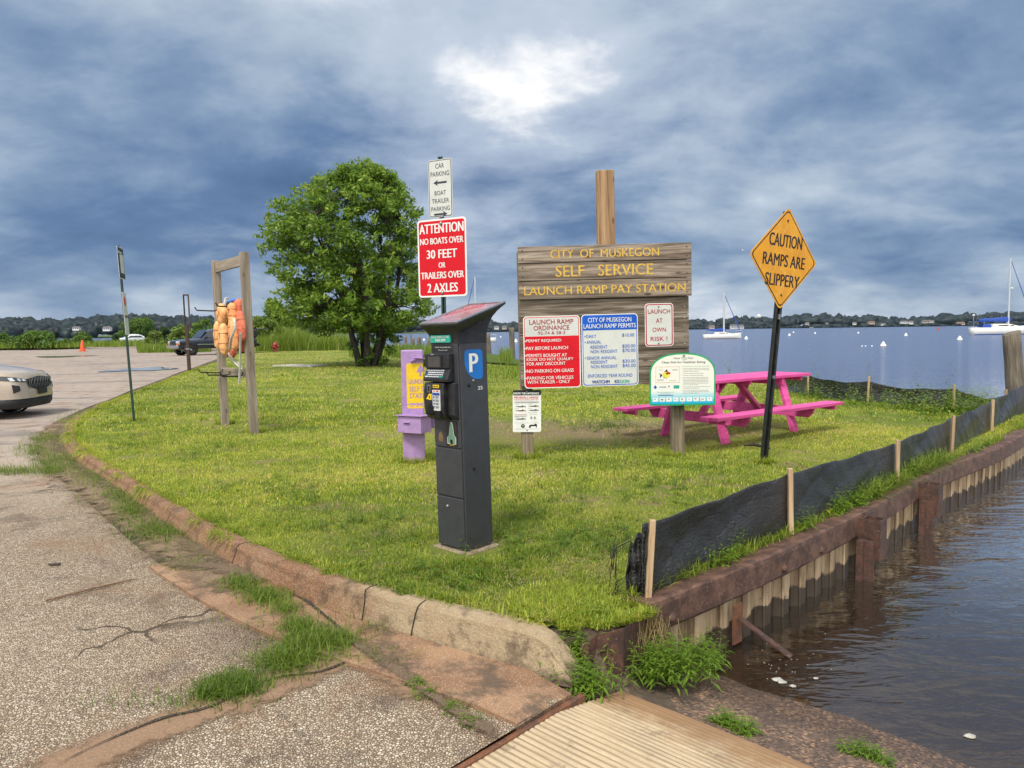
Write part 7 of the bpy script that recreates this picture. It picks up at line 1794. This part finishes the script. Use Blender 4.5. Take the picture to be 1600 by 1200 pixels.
for k, (px, py, r0, lb) in enumerate(((1215, 1062, .026, 'larger foam patch floating at the water edge'), (1222, 1066, .02, 'foam patch touching the larger one'), (1239, 1072, .015, 'small foam patch right of the larger pair'), (1275, 1060, .012, 'lone foam fleck farther out on the water'), (1515, 1150, .022, 'foam scrap near the right edge of the ramp'))):
    g = gp(px, py, WATER + .005); mb = MB(); mb.ell((0, 0, 0), (r0 * 1.3, r0, r0 * .3), 12, 6, 0, None, .25); o = tag(mb.build('foam', 'foam_white'), lb, 'foam', 'foam flecks on the water'); o.location = (g.x, g.y, WATER + .006 if k < 4 else g.z + .0)
for k in range(26):
    g = gp(1230 + random.gauss(0, 50), 1030 + random.gauss(0, 18), WATER + .004)
    if k == 0: mb = MB()
    mb.ell((g.x, g.y, WATER + .003), (.004, .0035, .0015), 6, 4)
tag(mb.build('bubbles', 'foam_white'), 'tiny bubbles and seeds scattered on the brown shallows', 'bubbles', kind='stuff')

# ------------------------------------------------------------------ the far shore
r_ = np.random.default_rng(77)
def far_band(n, px0, px1, Y0, Y1, zfun, hmin, hmax, wd, seed):
    """lumpy crowns massed into a wood"""
    r_ = np.random.default_rng(seed); Vs_, Fs_, Ts_, o2 = [], [], [], 0
    bm = bmesh.new(); bmesh.ops.create_icosphere(bm, subdivisions=2, radius=1); bv = np.array([q.co[:] for q in bm.verts]); bf = np.array([[q.index for q in f.verts] for f in bm.faces]); bm.free()
    for _ in range(n):
        px = r_.uniform(px0, px1); u = r_.random(); Y = Y0 + (Y1 - Y0) * u; q = ray(px, 515); x = q.x / q.y * Y; h = r_.uniform(hmin, hmax); w_ = wd * r_.uniform(.6, 1.35); z0 = zfun(px, u)
        v = bv * (1 + .22 * r_.normal(size=(len(bv), 1))) * np.array([w_, w_, h * .55]); v[:, 2] += h * .5 + z0; v[:, 0] += x; v[:, 1] += Y
        Vs_.append(v); Fs_.append(bf + o2); Ts_.append(np.clip(np.full(len(v), r_.normal(.42, .22)) + r_.normal(0, .16, len(v)), 0, 1)); o2 += len(v)
    return np.concatenate(Vs_), np.concatenate(Fs_), np.concatenate(Ts_)
pl = [far_band(620, 520, 1700, 1500, 1760, lambda p, u: -1 + 13 * u + 3 * math.sin(p * .021) + 2.2 * math.sin(p * .06 + 1), 10, 19, 13, 1),
      far_band(240, 300, 640, 1150, 1400, lambda p, u: -1 + 15 * u + (640 - p) * .015 + 2 * math.sin(p * .05), 11, 19, 11, 2),
      far_band(420, -120, 330, 820, 1000, lambda p, u: 0 + 15 * u ** .8 + 2.0 * math.sin(p * .03 + 2) + (2 if p > 150 else 0), 9, 14, 8, 3),
      far_band(260, 520, 1700, 1478, 1500, lambda p, u: -1, 3, 8, 8, 4)]
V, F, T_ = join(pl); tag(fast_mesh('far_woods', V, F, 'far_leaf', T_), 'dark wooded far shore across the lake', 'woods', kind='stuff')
mb = MB(); prof = [(-9000, 830), (-300, 830), (-120, 1160), (-60, 1480), (1200, 1480), (4500, 1480)]
mb.add([(x, y, -.3) for x, y in prof] + [(x, y + 900, 4) for x, y in prof], [(i, i + 1, i + 7, i + 6) for i in range(5)]); tag(mb.build('far_hills', 'meadow'), kind='structure')
def house(px, pbase, Y, wpx, hpx, wall, roof, label, rot=0):
    g = at(px, pbase, Y); w_ = wpx * Y / F_PX; h = hpx * Y / F_PX
    t = thing('lake_house', label, 'house', (g.x, g.y, g.z), rot, 'houses on the far shore')
    mb = MB(); mb.box((0, 0, h * .3 - .5), (w_, w_ * .6, h * .6 + 1)); mb.add([(-w_ / 2, -w_ * .3, h * .6), (w_ / 2, -w_ * .3, h * .6), (w_ / 2, w_ * .3, h * .6), (-w_ / 2, w_ * .3, h * .6), (-w_ / 2, 0, h * .95), (w_ / 2, 0, h * .95)], [(0, 3, 4), (1, 5, 2)]); wl_ = mb.build('wall', wall, t)
    mb = MB(); e = .4; mb.add([(-w_ / 2 - e, -w_ * .3 - e, h * .57), (w_ / 2 + e, -w_ * .3 - e, h * .57), (w_ / 2 + e, 0, h), (-w_ / 2 - e, 0, h), (-w_ / 2 - e, w_ * .3 + e, h * .57), (w_ / 2 + e, w_ * .3 + e, h * .57)], [(0, 1, 2, 3), (3, 2, 5, 4)]); mb.build('roof', roof, t)
    for k in (-.3, 0, .3): mb = MB(); mb.box((k * w_, -w_ * .3, h * .33), (w_ * .16, .3, h * .26)); mb.build('window', 'boat_glass', t)
    return t
near_ = 1468
for a in ((1146, 514.5, near_, 10, 7.5, 'house_white', 'roof_grey', 'large white gabled house on the far shore near the moored cream sailboat'),
          (1157, 514.5, near_, 9, 7, 'house_white', 'roof_grey', 'white twin-gabled house right beside the largest shore house'),
          (1112, 513, near_, 8, 5, 'house_tan', 'roof_grey', 'grey-roofed house on the far shore above the cream hull'),
          (1261, 508, 1490, 5, 4.5, 'house_white', 'roof_grey', 'white house on the far hillside just right of the caution post'),
          (1292, 508, 1490, 4, 4, 'house_white', 'roof_grey', 'small white house alone in the trees mid-shore'),
          (1335, 507, 1490, 5, 4, 'house_white', 'roof_grey', 'white house among trees right of the lone hillside house'),
          (1268, 513.2, near_, 5, 2.5, 'house_white', 'roof_grey', 'low white boathouse at the waterline right of the caution post'),
          (1361, 506, 1490, 9, 4, 'house_tan', 'roof_red', 'long tan lake house on the far shore left of the pale row'),
          (1380, 508, 1480, 6, 3, 'house_white', 'roof_grey', 'low pale house at the end of the far shore lawn'),
          (1412, 505, 1490, 10, 4, 'house_white', 'roof_grey', 'broad pale house in the row of far shore houses'),
          (1423, 506, 1486, 6, 5, 'house_white', 'roof_grey', 'pale gabled house right of the broad pale one'),
          (1446, 504.5, 1490, 10, 4.5, 'house_tan', 'roof_grey', 'wide tan house in the far shore row'),
          (1455, 505, 1485, 6, 5, 'house_white', 'roof_grey', 'bright gabled house right of the wide tan one'),
          (1500, 507, 1480, 11, 4, 'house_tan', 'roof_red', 'reddish low house just left of the large sailboat'),
          (456, 518, 1140, 7, 4, 'house_tan', 'roof_red', 'reddish brick house seen left of the maple across the lake'),
          (466, 518.5, 1138, 6, 6, 'house_tan', 'roof_red', 'tall tan house seen left of the maple across the lake'),
          (776, 514, 1480, 7, 5, 'house_white', 'roof_grey', 'pale house across the lake just right of the kiosk hood'),
          (788, 514, 1478, 7, 5, 'house_tan', 'roof_grey', 'tan house across the lake left of the notice board'),
          (120, 515, 815, 10, 5, 'house_white', 'roof_grey', 'white house under the wooded hill at the far left'),
          (168, 516, 815, 11, 6, 'house_white', 'roof_grey', 'pale house under the wooded hill left of the edge-on signs')): house(*a)
g = at(1185.5, 511, 1600); Wt = thing('water_tower', 'white water tower rising above the wooded far shore', 'water tower', (g.x, g.y, 4)); k_ = 1600 / F_PX
zt = at(1185.5, 494, 1600).z - 4
mb = MB(); mb.lathe([(3.6 * k_, zt - 2.0 * k_), (3.7 * k_, zt), (3.4 * k_, zt + 1.2 * k_), (1.4 * k_, zt + 3.0 * k_), (.001, zt + 3.2 * k_)], n=20); mb.lathe([(1.2 * k_, zt - 3.4 * k_), (3.6 * k_, zt - 2 * k_)], n=20); mb.build('tank', 'house_white', Wt)
for k in range(6):
    a = k * math.pi / 3; mb = MB(); mb.bar((2.6 * k_ * math.cos(a), 2.6 * k_ * math.sin(a), 0), (2.4 * k_ * math.cos(a), 2.4 * k_ * math.sin(a), zt - 2 * k_), .9, .9); mb.build('leg', 'roof_grey', Wt)

# ------------------------------------------------------------------ the air over the lake
m = bpy.data.materials.new('haze'); m.use_nodes = True; t = NT(m.node_tree); t.n.clear(); MATS['haze'] = m
pv = t.node('ShaderNodeVolumePrincipled', ins={'Color': (.62, .76, .98), 'Density': .00003, 'Anisotropy': .1})
o = t.node('ShaderNodeOutputMaterial'); t.put(o.inputs['Volume'], pv); t.t.nodes.active = o
mb = MB(); mb.box((900, 2700, 28), (8400, 6400, 66)); hz = mb.build('haze', 'haze'); tag(hz, 'thin pale blue air over the lake and far shore', 'haze', kind='stuff')
